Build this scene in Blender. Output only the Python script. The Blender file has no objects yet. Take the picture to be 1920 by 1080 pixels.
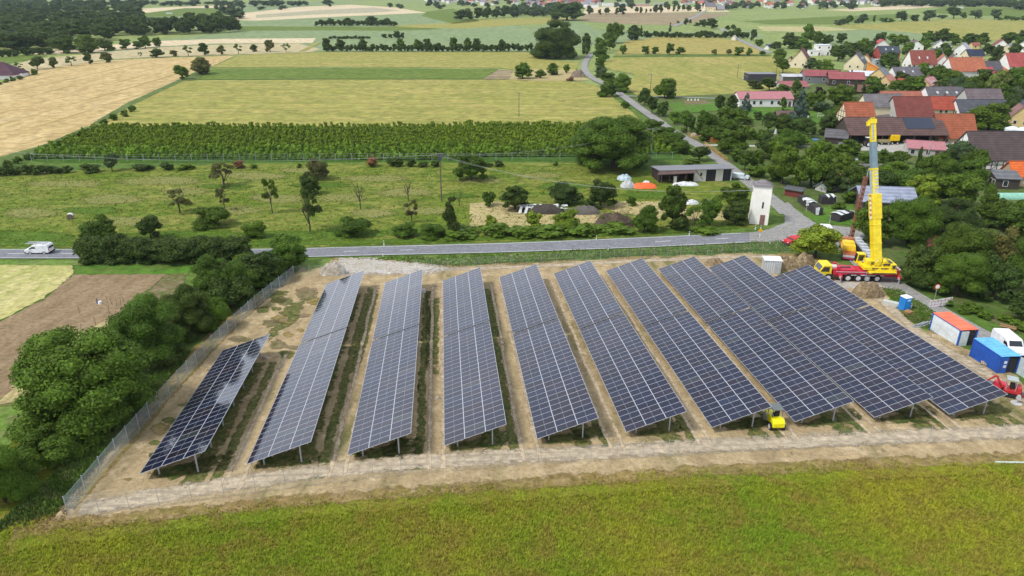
import bpy, bmesh, math, random
import numpy as np
from mathutils import Vector, Matrix, noise

R = math.radians
random.seed(7)
rng = np.random.default_rng(7)
S = bpy.context.scene
COL = S.collection

# ------------------------------------------------------------------ camera
CAM_Z = 42.0
PITCH = R(23.0)
FPX = 1331.0
cd = bpy.data.cameras.new("camera")
cam = bpy.data.objects.new("camera", cd)
COL.objects.link(cam)
cam.location = (0, 0, CAM_Z)
cam.rotation_euler = (R(90) - PITCH, 0, 0)
cd.sensor_width = 36
cd.lens = FPX / 1920 * 36
cd.clip_end = 12000
S.camera = cam
# ------------------------------------------------------------------ light
S.view_settings.view_transform = 'Standard'
S.view_settings.look = 'None'
S.view_settings.exposure = 0.58
S.view_settings.gamma = 1
SUN_EL, SUN_AZ = R(52), R(-115)      # azimuth from +Y, clockwise: from the left and a little behind
w = bpy.data.worlds.new("World")
S.world = w
w.use_nodes = True
nt = w.node_tree
nt.nodes.clear()
out = nt.nodes.new('ShaderNodeOutputWorld')
bg = nt.nodes.new('ShaderNodeBackground')
sky = nt.nodes.new('ShaderNodeTexSky')
sky.sky_type = 'NISHITA'
sky.sun_disc = False
sky.sun_elevation = SUN_EL
sky.sun_rotation = SUN_AZ
tc = nt.nodes.new('ShaderNodeTexCoord')
mp = nt.nodes.new('ShaderNodeMapping')
mp.inputs['Scale'].default_value = (1, 1, 3.0)
nz = nt.nodes.new('ShaderNodeTexNoise')
nz.inputs['Scale'].default_value = 2.3
nz.inputs['Detail'].default_value = 6
nz.inputs['Roughness'].default_value = 0.55
cr = nt.nodes.new('ShaderNodeValToRGB')
cr.color_ramp.elements[0].position = 0.30
cr.color_ramp.elements[0].color = (3.9, 4.4, 5.3, 1)
cr.color_ramp.elements[1].position = 0.68
cr.color_ramp.elements[1].color = (8.6, 8.9, 9.3, 1)
mx = nt.nodes.new('ShaderNodeMix')
mx.data_type = 'RGBA'
mx.inputs[0].default_value = 0.85
nt.links.new(tc.outputs['Generated'], mp.inputs[0])
nt.links.new(mp.outputs[0], nz.inputs['Vector'])
nt.links.new(nz.outputs['Fac'], cr.inputs[0])
nt.links.new(sky.outputs[0], mx.inputs[6])
nt.links.new(cr.outputs[0], mx.inputs[7])
sx_ = nt.nodes.new('ShaderNodeSeparateXYZ')
nt.links.new(tc.outputs['Generated'], sx_.inputs[0])
hr_ = nt.nodes.new('ShaderNodeValToRGB')
hr_.color_ramp.elements[0].position = 0.12
hr_.color_ramp.elements[0].color = (1.7, 1.68, 1.68, 1)
hr_.color_ramp.elements[1].position = 0.60
hr_.color_ramp.elements[1].color = (.62, .65, .76, 1)
e_ = hr_.color_ramp.elements.new(0.32)
e_.color = (1.45, 1.44, 1.47, 1)
e_ = hr_.color_ramp.elements.new(0.9)
e_.color = (1.15, 1.15, 1.15, 1)
nt.links.new(sx_.outputs[2], hr_.inputs[0])
mg = nt.nodes.new('ShaderNodeMix'); mg.data_type = 'RGBA'; mg.blend_type = 'MULTIPLY'
mg.inputs[0].default_value = 1
nt.links.new(mx.outputs[2], mg.inputs[6]); nt.links.new(hr_.outputs[0], mg.inputs[7])
nt.links.new(mg.outputs[2], bg.inputs[0])
bg.inputs[1].default_value = 0.092
nt.links.new(bg.outputs[0], out.inputs[0])
sd = bpy.data.lights.new("sun", 'SUN')
sd.energy = 2.3
sd.angle = R(11)
sd.color = (1.0, 0.96, 0.9)
sun = bpy.data.objects.new("sun", sd)
COL.objects.link(sun)
dv = Vector((math.sin(SUN_AZ) * math.cos(SUN_EL), math.cos(SUN_AZ) * math.cos(SUN_EL), math.sin(SUN_EL)))
sun.rotation_euler = dv.to_track_quat('Z', 'Y').to_euler()
sun.location = (0, 0, 200)

# ------------------------------------------------------------------ terrain and projection
KN = [(-400, 22.748), (125, -2.662), (170, -2.662), (6000, 38.148)]


def T(y):
    for (a, za), (b, zb) in zip(KN, KN[1:]):
        if y <= b:
            return za + (zb - za) * (y - a) / (b - a)
    return KN[-1][1]


CP, SP = math.cos(PITCH), math.sin(PITCH)


def at(px, py, lift=0.0):
    dx = (px - 960) / FPX
    v = (540 - py) / FPX
    d = (dx, CP + v * SP, -SP + v * CP)
    for (a, za), (b, zb) in zip(KN, KN[1:]):
        m = (zb - za) / (b - a)
        c = za - m * a
        den = d[2] - m * d[1]
        if abs(den) < 1e-9:
            continue
        t = (c - CAM_Z) / den
        y = t * d[1]
        if t > 0 and a <= y <= b + 1e-6:
            return Vector((t * d[0], y, T(y) + lift))
    y = 5000.0
    return Vector((dx / d[1] * y, y, T(y) + lift))


def depth(P):
    return P[1] * CP - (P[2] - CAM_Z) * SP


def proj(P):
    z = P[2] - CAM_Z
    d = P[1] * CP - z * SP
    return 960 + FPX * P[0] / d, 540 - FPX * (P[1] * SP + z * CP) / d


def mpp(P):
    return depth(P) / FPX


def height_to(P, ytop):
    """height above P whose image row is ytop"""
    v = (540 - ytop) / FPX
    # (y*SP+z*CP) = v*(y*CP - z*SP)
    z = (v * P[1] * CP - P[1] * SP) / (CP + v * SP)
    return max(0.3, z + CAM_Z - P[2])


# ------------------------------------------------------------------ tagging
def tag(o, label=None, cat=None, group=None, kind=None):
    if label:
        o['label'] = label
    if cat:
        o['category'] = cat
    if group:
        o['group'] = group
    if kind:
        o['kind'] = kind
    return o


def empty(name, loc, rz=0.0, label=None, cat=None, group=None):
    o = bpy.data.objects.new(name, None)
    COL.objects.link(o)
    o.empty_display_size = 0.2
    o.location = loc
    o.rotation_euler = (0, 0, rz)
    return tag(o, label, cat, group)


# ------------------------------------------------------------------ materials
MATS = {}


def newmat(name):
    m = bpy.data.materials.new(name)
    m.use_nodes = True
    n = m.node_tree
    b = n.nodes['Principled BSDF']
    return m, n, b


def N(n, t, **kw):
    x = n.nodes.new(t)
    for k, v in kw.items():
        if k in x.inputs:
            x.inputs[k].default_value = v
        else:
            setattr(x, k, v)
    return x


def mixc(n, fac, a, b, blend='MIX'):
    m = n.nodes.new('ShaderNodeMix')
    m.data_type = 'RGBA'
    m.blend_type = blend
    for i, v in ((0, fac), (6, a), (7, b)):
        if isinstance(v, bpy.types.NodeSocket):
            n.links.new(v, m.inputs[i])
        elif i == 0:
            m.inputs[0].default_value = v
        else:
            m.inputs[i].default_value = (*v[:3], 1)
    return m.outputs[2]


def ramp(n, fac, p0, p1, v0=0.0, v1=1.0):
    m = n.nodes.new('ShaderNodeMapRange')
    m.inputs[1].default_value = p0
    m.inputs[2].default_value = p1
    m.inputs[3].default_value = v0
    m.inputs[4].default_value = v1
    n.links.new(fac, m.inputs[0])
    return m.outputs[0]


def pos(n, rot=0.0, scale=(1, 1, 1)):
    g = n.nodes.new('ShaderNodeNewGeometry')
    m = n.nodes.new('ShaderNodeMapping')
    m.inputs['Rotation'].default_value = (0, 0, rot)
    m.inputs['Scale'].default_value = scale
    n.links.new(g.outputs['Position'], m.inputs[0])
    return m.outputs[0]


def objpos(n, rot=0.0, scale=(1, 1, 1)):
    g = n.nodes.new('ShaderNodeTexCoord')
    m = n.nodes.new('ShaderNodeMapping')
    m.inputs['Rotation'].default_value = (0, 0, rot)
    m.inputs['Scale'].default_value = scale
    n.links.new(g.outputs['Object'], m.inputs[0])
    return m.outputs[0]


def noi(n, vec, scale, detail=3, rough=0.55, dist=0.0):
    x = n.nodes.new('ShaderNodeTexNoise')
    x.inputs['Scale'].default_value = scale
    x.inputs['Detail'].default_value = detail
    x.inputs['Roughness'].default_value = rough
    x.inputs['Distortion'].default_value = dist
    n.links.new(vec, x.inputs['Vector'])
    return x.outputs['Fac']


def bump(n, b, h, strength=0.4, dist=0.1):
    x = n.nodes.new('ShaderNodeBump')
    x.inputs['Strength'].default_value = strength
    x.inputs['Distance'].default_value = dist
    n.links.new(h, x.inputs['Height'])
    n.links.new(x.outputs[0], b.inputs['Normal'])


def field_mat(name, a, b_, c=None, big=0.03, fine=2.0, rot=0.0, lines=0.0, gap=18.0, linecol=None, stretch=1.0, bmp=0.5, wob=2.0, lw=0.93):
    """crop or grass: three colours mixed at several scales, optional tramlines"""
    if name in MATS:
        return MATS[name]
    m, n, b = newmat(name)
    v = pos(n, rot, (1, stretch, 1))
    v0 = pos(n, rot)
    f1 = ramp(n, noi(n, v, big, 4), 0.35, 0.65)
    col = mixc(n, f1, a, b_)
    f2 = ramp(n, noi(n, v, big * 6, 4, 0.6, 0.4), 0.42, 0.68)
    col = mixc(n, f2, col, c or [x * 0.8 for x in a])
    f3 = ramp(n, noi(n, v0, fine, 4, 0.7), 0.3, 0.7, 0.62, 1.38)
    m3 = n.nodes.new('ShaderNodeMix'); m3.data_type = 'RGBA'; m3.blend_type = 'MULTIPLY'
    m3.inputs[0].default_value = 1
    n.links.new(col, m3.inputs[6]); n.links.new(f3, m3.inputs[7])
    col = m3.outputs[2]
    if lines:
        wv = n.nodes.new('ShaderNodeTexWave')
        wv.wave_type = 'BANDS'; wv.bands_direction = 'Y'; wv.wave_profile = 'SIN'
        wv.inputs['Scale'].default_value = 2 * math.pi / gap / 20 * 1.0 * 1.0
        wv.inputs['Scale'].default_value = 0.314159 / gap
        wv.inputs['Distortion'].default_value = wob
        wv.inputs['Detail'].default_value = 1.5
        wv.inputs['Detail Scale'].default_value = 0.35
        n.links.new(v0, wv.inputs['Vector'])
        fl = ramp(n, wv.outputs['Fac'], lw, 0.99, 0, lines)
        brk = ramp(n, noi(n, v, big * 2.5, 2), 0.35, 0.6)
        mm = n.nodes.new('ShaderNodeMath'); mm.operation = 'MULTIPLY'
        n.links.new(fl, mm.inputs[0]); n.links.new(brk, mm.inputs[1])
        col = mixc(n, mm.outputs[0], col, linecol or [x * 0.6 for x in a])
    n.links.new(col, b.inputs['Base Color'])
    b.inputs['Roughness'].default_value = 0.95
    b.inputs['Specular IOR Level'].default_value = 0.1
    if bmp:
        bump(n, b, noi(n, v0, fine * 0.8, 4, 0.7), bmp, 0.25)
    MATS[name] = m
    return m


def plain(name, c, rough=0.7, var=0.15, scale=1.5, metal=0.0, spec=0.3, bmp=0.0, objcol=False, bands=None):
    """flat colour with wear: noise on the colour; objcol reads the object's own colour"""
    if name in MATS:
        return MATS[name]
    m, n, b = newmat(name)
    v = objpos(n)
    if objcol:
        oi = n.nodes.new('ShaderNodeObjectInfo')
        base = oi.outputs['Color']
    else:
        rg = n.nodes.new('ShaderNodeRGB'); rg.outputs[0].default_value = (*c, 1)
        base = rg.outputs[0]
    f = ramp(n, noi(n, v, scale, 5, 0.65), 0.3, 0.7, 1 - var, 1 + var * 0.8)
    m3 = n.nodes.new('ShaderNodeMix'); m3.data_type = 'RGBA'; m3.blend_type = 'MULTIPLY'
    m3.inputs[0].default_value = 1
    n.links.new(base, m3.inputs[6]); n.links.new(f, m3.inputs[7])
    col = m3.outputs[2]
    if bands:
        wv = n.nodes.new('ShaderNodeTexWave')
        wv.wave_type = 'BANDS'; wv.bands_direction = bands[0]
        wv.inputs['Scale'].default_value = 0.314159 / bands[1]
        wv.inputs['Distortion'].default_value = bands[3] if len(bands) > 3 else 0.4
        n.links.new(v, wv.inputs['Vector'])
        f2 = ramp(n, wv.outputs['Fac'], 0, 1, 1 - bands[2], 1)
        m4 = n.nodes.new('ShaderNodeMix'); m4.data_type = 'RGBA'; m4.blend_type = 'MULTIPLY'
        m4.inputs[0].default_value = 1
        n.links.new(col, m4.inputs[6]); n.links.new(f2, m4.inputs[7])
        col = m4.outputs[2]
        bump(n, b, wv.outputs['Fac'], 0.5, 0.05)
    elif bmp:
        bump(n, b, noi(n, v, scale * 4, 4, 0.6), bmp, 0.1)
    n.links.new(col, b.inputs['Base Color'])
    b.inputs['Roughness'].default_value = rough
    b.inputs['Metallic'].default_value = metal
    b.inputs['Specular IOR Level'].default_value = spec
    MATS[name] = m
    return m


def foliage_mat():
    if 'foliage' in MATS:
        return MATS['foliage']
    m, n, b = newmat('foliage')
    oi = n.nodes.new('ShaderNodeObjectInfo')
    g = pos(n)
    f1 = ramp(n, noi(n, g, 0.55, 3, 0.6), 0.3, 0.7, 0.62, 1.4)
    m3 = n.nodes.new('ShaderNodeMix'); m3.data_type = 'RGBA'; m3.blend_type = 'MULTIPLY'
    m3.inputs[0].default_value = 1
    n.links.new(oi.outputs['Color'], m3.inputs[6]); n.links.new(f1, m3.inputs[7])
    f2 = ramp(n, noi(n, g, 2.6, 2, 0.7), 0.45, 0.75, 0, 0.45)
    warm = mixc(n, 1.0, m3.outputs[2], (1.5, 1.2, 0.75), 'MULTIPLY')
    col = mixc(n, f2, m3.outputs[2], warm)
    n.links.new(col, b.inputs['Base Color'])
    b.inputs['Roughness'].default_value = 0.6
    b.inputs['Specular IOR Level'].default_value = 0.12
    tr = n.nodes.new('ShaderNodeBsdfTranslucent')
    n.links.new(col, tr.inputs[0])
    ms = n.nodes.new('ShaderNodeMixShader')
    ms.inputs[0].default_value = 0.28
    n.links.new(b.outputs[0], ms.inputs[1]); n.links.new(tr.outputs[0], ms.inputs[2])
    n.links.new(ms.outputs[0], n.nodes['Material Output'].inputs[0])
    MATS['foliage'] = m
    return m


FOL = foliage_mat()
BARK = plain('bark', (0.075, 0.06, 0.045), 0.95, 0.35, 2.0, bmp=0.6)
ROOF = plain('roof_tiles', None, 0.85, 0.28, 0.55, objcol=True, bands=('Z', 0.5, 0.25, 1.2))
PAINT = plain('wall_render', None, 0.9, 0.10, 0.5, objcol=True, bmp=0.15)
METAL = plain('painted_metal', None, 0.45, 0.22, 1.3, objcol=True, spec=0.5)
CORR = plain('corrugated_metal', None, 0.5, 0.12, 0.6, objcol=True, bands=('X', 0.35, 0.3, 0.0))
WOOD = plain('weathered_wood', None, 0.9, 0.3, 1.2, objcol=True, bands=('X', 0.22, 0.35, 0.5))
GLASS = plain('window_glass', (0.02, 0.025, 0.03), 0.08, 0.2, 1, spec=0.8)
RUBBER = plain('rubber', (0.02, 0.02, 0.021), 0.9, 0.2, 4)
STEEL = plain('galvanised_steel', (0.42, 0.44, 0.46), 0.5, 0.15, 2, metal=0.3, spec=0.5)


# ------------------------------------------------------------------ mesh builder
class MB:
    def __init__(s):
        s.v = []; s.f = []; s.m = []

    def quad(s, a, b, c, d, mi=0):
        k = len(s.v); s.v += [tuple(a), tuple(b), tuple(c), tuple(d)]; s.f.append((k, k + 1, k + 2, k + 3)); s.m.append(mi)

    def poly(s, pts, mi=0):
        k = len(s.v); s.v += [tuple(p) for p in pts]; s.f.append(tuple(range(k, k + len(pts)))); s.m.append(mi)

    def hull8(s, p, mi=0):
        """8 points: bottom 4 ccw, top 4 ccw"""
        k = len(s.v); s.v += [tuple(q) for q in p]
        for f in ((3, 2, 1, 0), (4, 5, 6, 7), (0, 1, 5, 4), (1, 2, 6, 5), (2, 3, 7, 6), (3, 0, 4, 7)):
            s.f.append(tuple(k + i for i in f)); s.m.append(mi)

    def box(s, c, d, mi=0, rz=0.0, taper=(1, 1)):
        hx, hy, hz = d[0] / 2, d[1] / 2, d[2] / 2
        cs, sn = math.cos(rz), math.sin(rz)
        pts = []
        for z, tx, ty in ((-hz, 1, 1), (hz, taper[0], taper[1])):
            for x, y in ((-hx, -hy), (hx, -hy), (hx, hy), (-hx, hy)):
                x2, y2 = x * tx, y * ty
                pts.append((c[0] + x2 * cs - y2 * sn, c[1] + x2 * sn + y2 * cs, c[2] + z))
        s.hull8(pts, mi)

    def tube(s, a, b, r0, r1=None, n=8, mi=0, caps=True):
        r1 = r0 if r1 is None else r1
        a = Vector(a); b = Vector(b)
        d = (b - a)
        if d.length < 1e-6:
            return
        d.normalize()
        u = d.cross(Vector((0, 0, 1)) if abs(d.z) < 0.9 else Vector((1, 0, 0))).normalized()
        w_ = d.cross(u)
        k = len(s.v)
        for p, r in ((a, r0), (b, r1)):
            for i in range(n):
                t = 2 * math.pi * i / n
                s.v.append(tuple(p + (u * math.cos(t) + w_ * math.sin(t)) * r))
        for i in range(n):
            j = (i + 1) % n
            s.f.append((k + i, k + j, k + n + j, k + n + i)); s.m.append(mi)
        if caps:
            s.f.append(tuple(k + i for i in range(n - 1, -1, -1))); s.m.append(mi)
            s.f.append(tuple(k + n + i for i in range(n))); s.m.append(mi)

    def prism(s, prof, y0, y1, mi=0, axis='y'):
        """profile of (x,z) points extruded along y (or of (y,z) along x)"""
        n = len(prof); k = len(s.v)
        for t in (y0, y1):
            for p in prof:
                s.v.append((p[0], t, p[1]) if axis == 'y' else (t, p[0], p[1]))
        for i in range(n):
            j = (i + 1) % n
            s.f.append((k + i, k + j, k + n + j, k + n + i)); s.m.append(mi)
        s.f.append(tuple(k + i for i in range(n - 1, -1, -1))); s.m.append(mi)
        s.f.append(tuple(k + n + i for i in range(n))); s.m.append(mi)

    def mesh(s, name, mats, smooth=False):
        me = bpy.data.meshes.new(name)
        me.from_pydata(s.v, [], s.f)
        for m in mats:
            me.materials.append(m)
        me.polygons.foreach_set('material_index', s.m)
        bm = bmesh.new(); bm.from_mesh(me)
        bmesh.ops.recalc_face_normals(bm, faces=bm.faces)
        bm.to_mesh(me); bm.free()
        if smooth:
            me.polygons.foreach_set('use_smooth', [True] * len(me.polygons))
        me.update()
        return me

    def build(s, name, mats, parent=None, loc=(0, 0, 0), rz=0.0, color=None, bevel=0.0, smooth=False):
        if not isinstance(mats, (list, tuple)):
            mats = [mats]
        o = bpy.data.objects.new(name, s.mesh(name, mats, smooth))
        COL.objects.link(o)
        if parent:
            o.parent = parent
        o.location = loc
        o.rotation_euler = (0, 0, rz)
        if color:
            o.color = (*color[:3], 1)
        if bevel:
            md = o.modifiers.new('bevel', 'BEVEL'); md.width = bevel; md.segments = 2; md.limit_method = 'ANGLE'
        return o


def npmesh(name, V, F4, mats, mi=None):
    """fast mesh of quads"""
    me = bpy.data.meshes.new(name)
    V = np.asarray(V, dtype=np.float32); F4 = np.asarray(F4, dtype=np.int32)
    me.vertices.add(len(V)); me.vertices.foreach_set('co', V.ravel())
    me.loops.add(F4.size); me.loops.foreach_set('vertex_index', F4.ravel())
    me.polygons.add(len(F4))
    me.polygons.foreach_set('loop_start', np.arange(0, F4.size, F4.shape[1], dtype=np.int32))
    for m in mats:
        me.materials.append(m)
    if mi is not None:
        me.polygons.foreach_set('material_index', np.asarray(mi, dtype=np.int32))
    me.update(calc_edges=True)
    return me


def soft(mat, scale=1.2, amount=.9):
    """copy of a ground material that thins out towards the rim of its patch"""
    k = mat.name + '_thinning'
    if k in MATS:
        return MATS[k]
    m = mat.copy(); m.name = k
    n = m.node_tree
    a = n.nodes.new('ShaderNodeAttribute'); a.attribute_name = 'cover'
    f = noi(n, pos(n), scale, 5, .7)
    s1 = n.nodes.new('ShaderNodeMath'); s1.operation = 'MULTIPLY_ADD'
    n.links.new(f, s1.inputs[0]); s1.inputs[1].default_value = amount * 2; s1.inputs[2].default_value = -amount
    s2 = n.nodes.new('ShaderNodeMath'); s2.operation = 'ADD'
    n.links.new(s1.outputs[0], s2.inputs[0]); n.links.new(a.outputs['Fac'], s2.inputs[1])
    fac = ramp(n, s2.outputs[0], .30, .62)
    t = n.nodes.new('ShaderNodeBsdfTransparent'); x = n.nodes.new('ShaderNodeMixShader')
    n.links.new(fac, x.inputs[0]); n.links.new(t.outputs[0], x.inputs[1]); n.links.new(n.nodes['Principled BSDF'].outputs[0], x.inputs[2])
    n.links.new(x.outputs[0], n.nodes['Material Output'].inputs[0])
    MATS[k] = m
    return m


# ------------------------------------------------------------------ ground sheets
def sheet(name, px, mat, layer, rag=0.0, world=False, label=None, seg=None, solid=None):
    """flat patch of ground drawn from image-row landmarks, draped on the terrain"""
    P = [Vector(p) if world else at(*p) for p in px]
    pts = []
    for i, a in enumerate(P):
        b = P[(i + 1) % len(P)]
        L = (b - a).length
        if rag:
            sg = seg or max(0.7, mpp(a) * 8)
            k = max(1, min(90, int(L / sg)))
        else:
            k = 1
        for j in range(k):
            p = a.lerp(b, j / k)
            if rag:
                q = noise.noise_vector(Vector((p.x * 0.35 / rag, p.y * 0.35 / rag, layer)))
                q2 = noise.noise_vector(Vector((p.x * 1.7 / rag, p.y * 1.7 / rag, layer + 9)))
                p = p + Vector((q.x * rag * 1.3 + q2.x * rag * .6, q.y * rag * 1.3 + q2.y * rag * .6, 0))
            pts.append(p)
    bm = bmesh.new()
    vs = [bm.verts.new((p.x, p.y, 0)) for p in pts]
    for i in range(len(vs)):
        bm.edges.new((vs[i], vs[(i + 1) % len(vs)]))
    bmesh.ops.triangle_fill(bm, use_beauty=True, use_dissolve=False, edges=bm.edges[:], normal=(0, 0, 1))
    for ky, _ in KN[1:-1]:
        bmesh.ops.bisect_plane(bm, geom=bm.verts[:] + bm.edges[:] + bm.faces[:], plane_co=(0, ky, 0), plane_no=(0, 1, 0))
    for v in bm.verts:
        v.co.z = T(v.co.y) + layer * 0.008 * (1.0 if v.co.y < 250 else 3.5)
    for f in bm.faces:
        if f.normal.z < 0:
            f.normal_flip()
    me = bpy.data.meshes.new(name); bm.to_mesh(me); bm.free()
    me.materials.append(mat)
    o = bpy.data.objects.new(name, me); COL.objects.link(o)
    tag(o, label, None, None, 'structure')
    return o


def smooth_line(P, step=3.0):
    """Catmull-Rom through world points"""
    out = []
    Q = [P[0]] + P + [P[-1]]
    for i in range(1, len(Q) - 2):
        a, b, c, d = Q[i - 1], Q[i], Q[i + 1], Q[i + 2]
        k = max(1, int((c - b).length / step))
        for j in range(k):
            t = j / k
            out.append(0.5 * ((2 * b) + (c - a) * t + (2 * a - 5 * b + 4 * c - d) * t * t + (3 * b - a - 3 * c + d) * t ** 3))
    out.append(P[-1])
    return out


def ribbon(name, px, width, mat, layer, off=0.0, dash=None, rag=0.0, world=False, kind='structure', label=None):
    P = smooth_line([Vector(p) if world else at(*p) for p in px], 2.5)
    V = []; F = []
    n = len(P)
    L = 0
    for i, p in enumerate(P):
        a = P[max(0, i - 1)]; b = P[min(n - 1, i + 1)]
        t = (b - a); t.z = 0; t.normalize()
        s_ = Vector((-t.y, t.x, 0))
        r1 = noise.noise(Vector((p.x * .3, p.y * .3, layer))) * rag
        r2 = noise.noise(Vector((p.x * .3, p.y * .3, layer + 5))) * rag
        for q in (p + s_ * (off + width / 2 + r1), p + s_ * (off - width / 2 + r2)):
            V.append((q.x, q.y, T(q.y) + layer * 0.008 * (1.0 if q.y < 250 else 3.5)))
        if i:
            L += (P[i] - P[i - 1]).length
            if not dash or (L % (dash[0] + dash[1])) < dash[0]:
                F.append((2 * i - 2, 2 * i - 1, 2 * i + 1, 2 * i))
    me = bpy.data.meshes.new(name); me.from_pydata(V, [], F); me.materials.append(mat)
    o = bpy.data.objects.new(name, me); COL.objects.link(o)
    tag(o, label, None, None, kind)
    return o


def patch(name, px, mat, layer, label=None):
    """overlay whose cover fades from its middle to its ragged rim"""
    P = [at(*q) for q in px]
    c = sum(P, Vector()) / len(P)
    V = [(c.x, c.y)]; A_ = [1.15]
    n = 40
    ring = []
    tot = len(P)
    for i in range(n):
        f = i / n * tot; a = P[int(f) % tot]; b = P[(int(f) + 1) % tot]
        ring.append(a.lerp(b, f - int(f)))
    for s_, av in ((.6, .8), (1.0, .35), (1.25, -.35)):
        for r_ in ring:
            V.append((c.x + (r_.x - c.x) * s_, c.y + (r_.y - c.y) * s_)); A_.append(av)
    F = []
    for i in range(n):
        j = (i + 1) % n
        F.append((0, 1 + i, 1 + j))
        for k in range(2):
            F.append((1 + k * n + i, 1 + (k + 1) * n + i, 1 + (k + 1) * n + j, 1 + k * n + j))
    me = bpy.data.meshes.new(name); me.from_pydata([(x, y, T(y) + layer * .008) for x, y in V], [], F); me.materials.append(soft(mat))
    at_ = me.attributes.new('cover', 'FLOAT', 'POINT'); at_.data.foreach_set('value', A_)
    bm = bmesh.new(); bm.from_mesh(me); bmesh.ops.recalc_face_normals(bm, faces=bm.faces)
    if bm.faces and sum(f.normal.z for f in bm.faces) < 0:
        bmesh.ops.reverse_faces(bm, faces=bm.faces)
    bm.to_mesh(me); bm.free()
    o = bpy.data.objects.new(name, me); COL.objects.link(o)
    return tag(o, label, None, None, 'structure')


def soft_ribbon(name, px, width, mat, layer, label=None, scale=1.2, amount=.9):
    P = smooth_line([at(*q) for q in px], 2.0)
    V = []; F = []; A_ = []
    n = len(P)
    for i, p in enumerate(P):
        a = P[max(0, i - 1)]; b = P[min(n - 1, i + 1)]
        t = (b - a); t.z = 0; t.normalize(); s_ = Vector((-t.y, t.x, 0))
        for u, av in ((.95, -.45), (.5, .45), (0, 1.0), (-.5, .45), (-.95, -.45)):
            q = p + s_ * u * width
            V.append((q.x, q.y, T(q.y) + layer * .008)); A_.append(av)
        if i:
            for k in range(4):
                F.append((5 * i - 5 + k, 5 * i - 4 + k, 5 * i + 1 + k, 5 * i + k))
    me = bpy.data.meshes.new(name); me.from_pydata(V, [], F); me.materials.append(soft(mat, scale, amount))
    at_ = me.attributes.new('cover', 'FLOAT', 'POINT'); at_.data.foreach_set('value', A_)
    o = bpy.data.objects.new(name, me); COL.objects.link(o)
    return tag(o, label, None, None, 'structure')

# ================================================================== GROUND
meadow = field_mat('meadow_grass', (.115, .155, .016), (.20, .205, .045), (.07, .125, .010), .045, .7, bmp=0.9, stretch=1.8)
base_g = field_mat('rough_grass', (0.078, 0.138, 0.024), (0.12, 0.18, 0.036), (0.06, 0.102, 0.0216), .04, .8, bmp=0.9)
verge = field_mat('verge_grass', (0.091, 0.169, 0.0234), (0.13, 0.215, 0.0364), (0.169, 0.195, 0.065), .08, 1.1, bmp=0.9)
front = field_mat('front_meadow_grass', (.33, .33, .028), (.19, .28, .02), (.28, .235, .04), .07, 2.2, bmp=1.0)
lawn = field_mat('garden_lawn', (0.06, 0.16, 0.015), (0.09, 0.19, 0.025), (0.1, 0.14, 0.03), .05, .8)
frontg = field_mat('front_meadow_shaded_grass', (.20, .205, .02), (.14, .19, .016), (.20, .165, .035), .07, 2.6, bmp=1.0)  # front grass colour darkened to match the shade among the blades
gold = field_mat('ripe_wheat', (.43, .32, .14), (.385, .285, .125), (.47, .36, .175), .02, .35, R(89), .75, 15, (.25, .19, .06), .35, wob=1.2, lw=.95)
olive = field_mat('green_wheat', (.27, .25, .065), (.33, .28, .088), (.205, .225, .05), .014, .3, R(2), .75, 13, (.19, .21, .04), 4.0, wob=1.6, lw=.78)
olive2 = field_mat('barley', (.265, .25, .065), (.30, .265, .08), (.21, .225, .05), .012, .3, R(85), .6, 15, (.17, .20, .04), .4, wob=1.6, lw=.93)
ochre = field_mat('ochre_barley', (.33, .27, .075), (.29, .265, .08), None, .012, .3, R(5), .3, 10, (.23, .23, .06), 2.0)
pale = field_mat('pale_stubble', (.58, .48, .31), (.52, .43, .27), None, .02, .3, R(8), .2, 14, (.35, .3, .15), 2)
beige = field_mat('beige_wheat', (.42, .36, .20), (.45, .38, .22), None, .015, .3, R(4), .2, 16, (.30, .26, .12), 2)
teal = field_mat('blue_green_wheat', (.175, .235, .115), (.20, .255, .125), (.185, .24, .10), .008, .2, R(4), .25, 24, (.10, .17, .07), 3)
bright = field_mat('bright_green_crop', (.085, .15, .018), (.115, .175, .028), (.13, .15, .035), .03, .3, R(3), .15, 6, (.06, .11, .014), 3)
limeg = field_mat('light_green_crop', (.19, .24, .07), (.25, .28, .085), (.17, .24, .09), .006, .2, R(-3), .2, 20, (.13, .18, .045), 3)
brownf = field_mat('brown_far_field', (.24, .19, .11), (.30, .25, .13), (.20, .15, .10), .008, .2, R(2), 0, 10, None, 3)
soil = field_mat('tilled_soil', (.225, .16, .09), (.19, .135, .075), (.26, .19, .11), .06, 1.6, R(88), .35, 3.0, (.30, .23, .14), .3, wob=.6, lw=.6)
roughs = field_mat('weedy_soil', (.17, .125, .07), (.10, .12, .03), (.21, .16, .10), .16, 1.2, bmp=1.0)
mown = field_mat('mown_stubble', (.40, .37, .14), (.46, .41, .19), (.29, .31, .08), .07, 1.0, R(85), .4, 3.5, (.28, .29, .09), .4, wob=2, lw=.6)
hay = field_mat('dry_hay_ground', (.42, .33, .17), (.36, .29, .14), (.30, .28, .11), .12, 1.3, R(3), .3, 2.4, (.27, .22, .1), 1, wob=2, lw=.6)
garden = field_mat('garden_ground', (0.06, 0.11, 0.02), (0.09, 0.14, 0.03), (0.12, 0.12, 0.05), .07, .8, bmp=.8)
vineg = field_mat('vineyard_grass', (.045, .10, .014), (.065, .13, .02), None, .05, .8)


def asphalt_mat(name, c):
    m = field_mat(name, c, [x * 1.12 for x in c], [x * .86 for x in c], .12, 3.0, R(3), .35, 1.7, [x * .8 for x in c], 1, bmp=.15, wob=.3, lw=.5)
    return m


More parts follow.
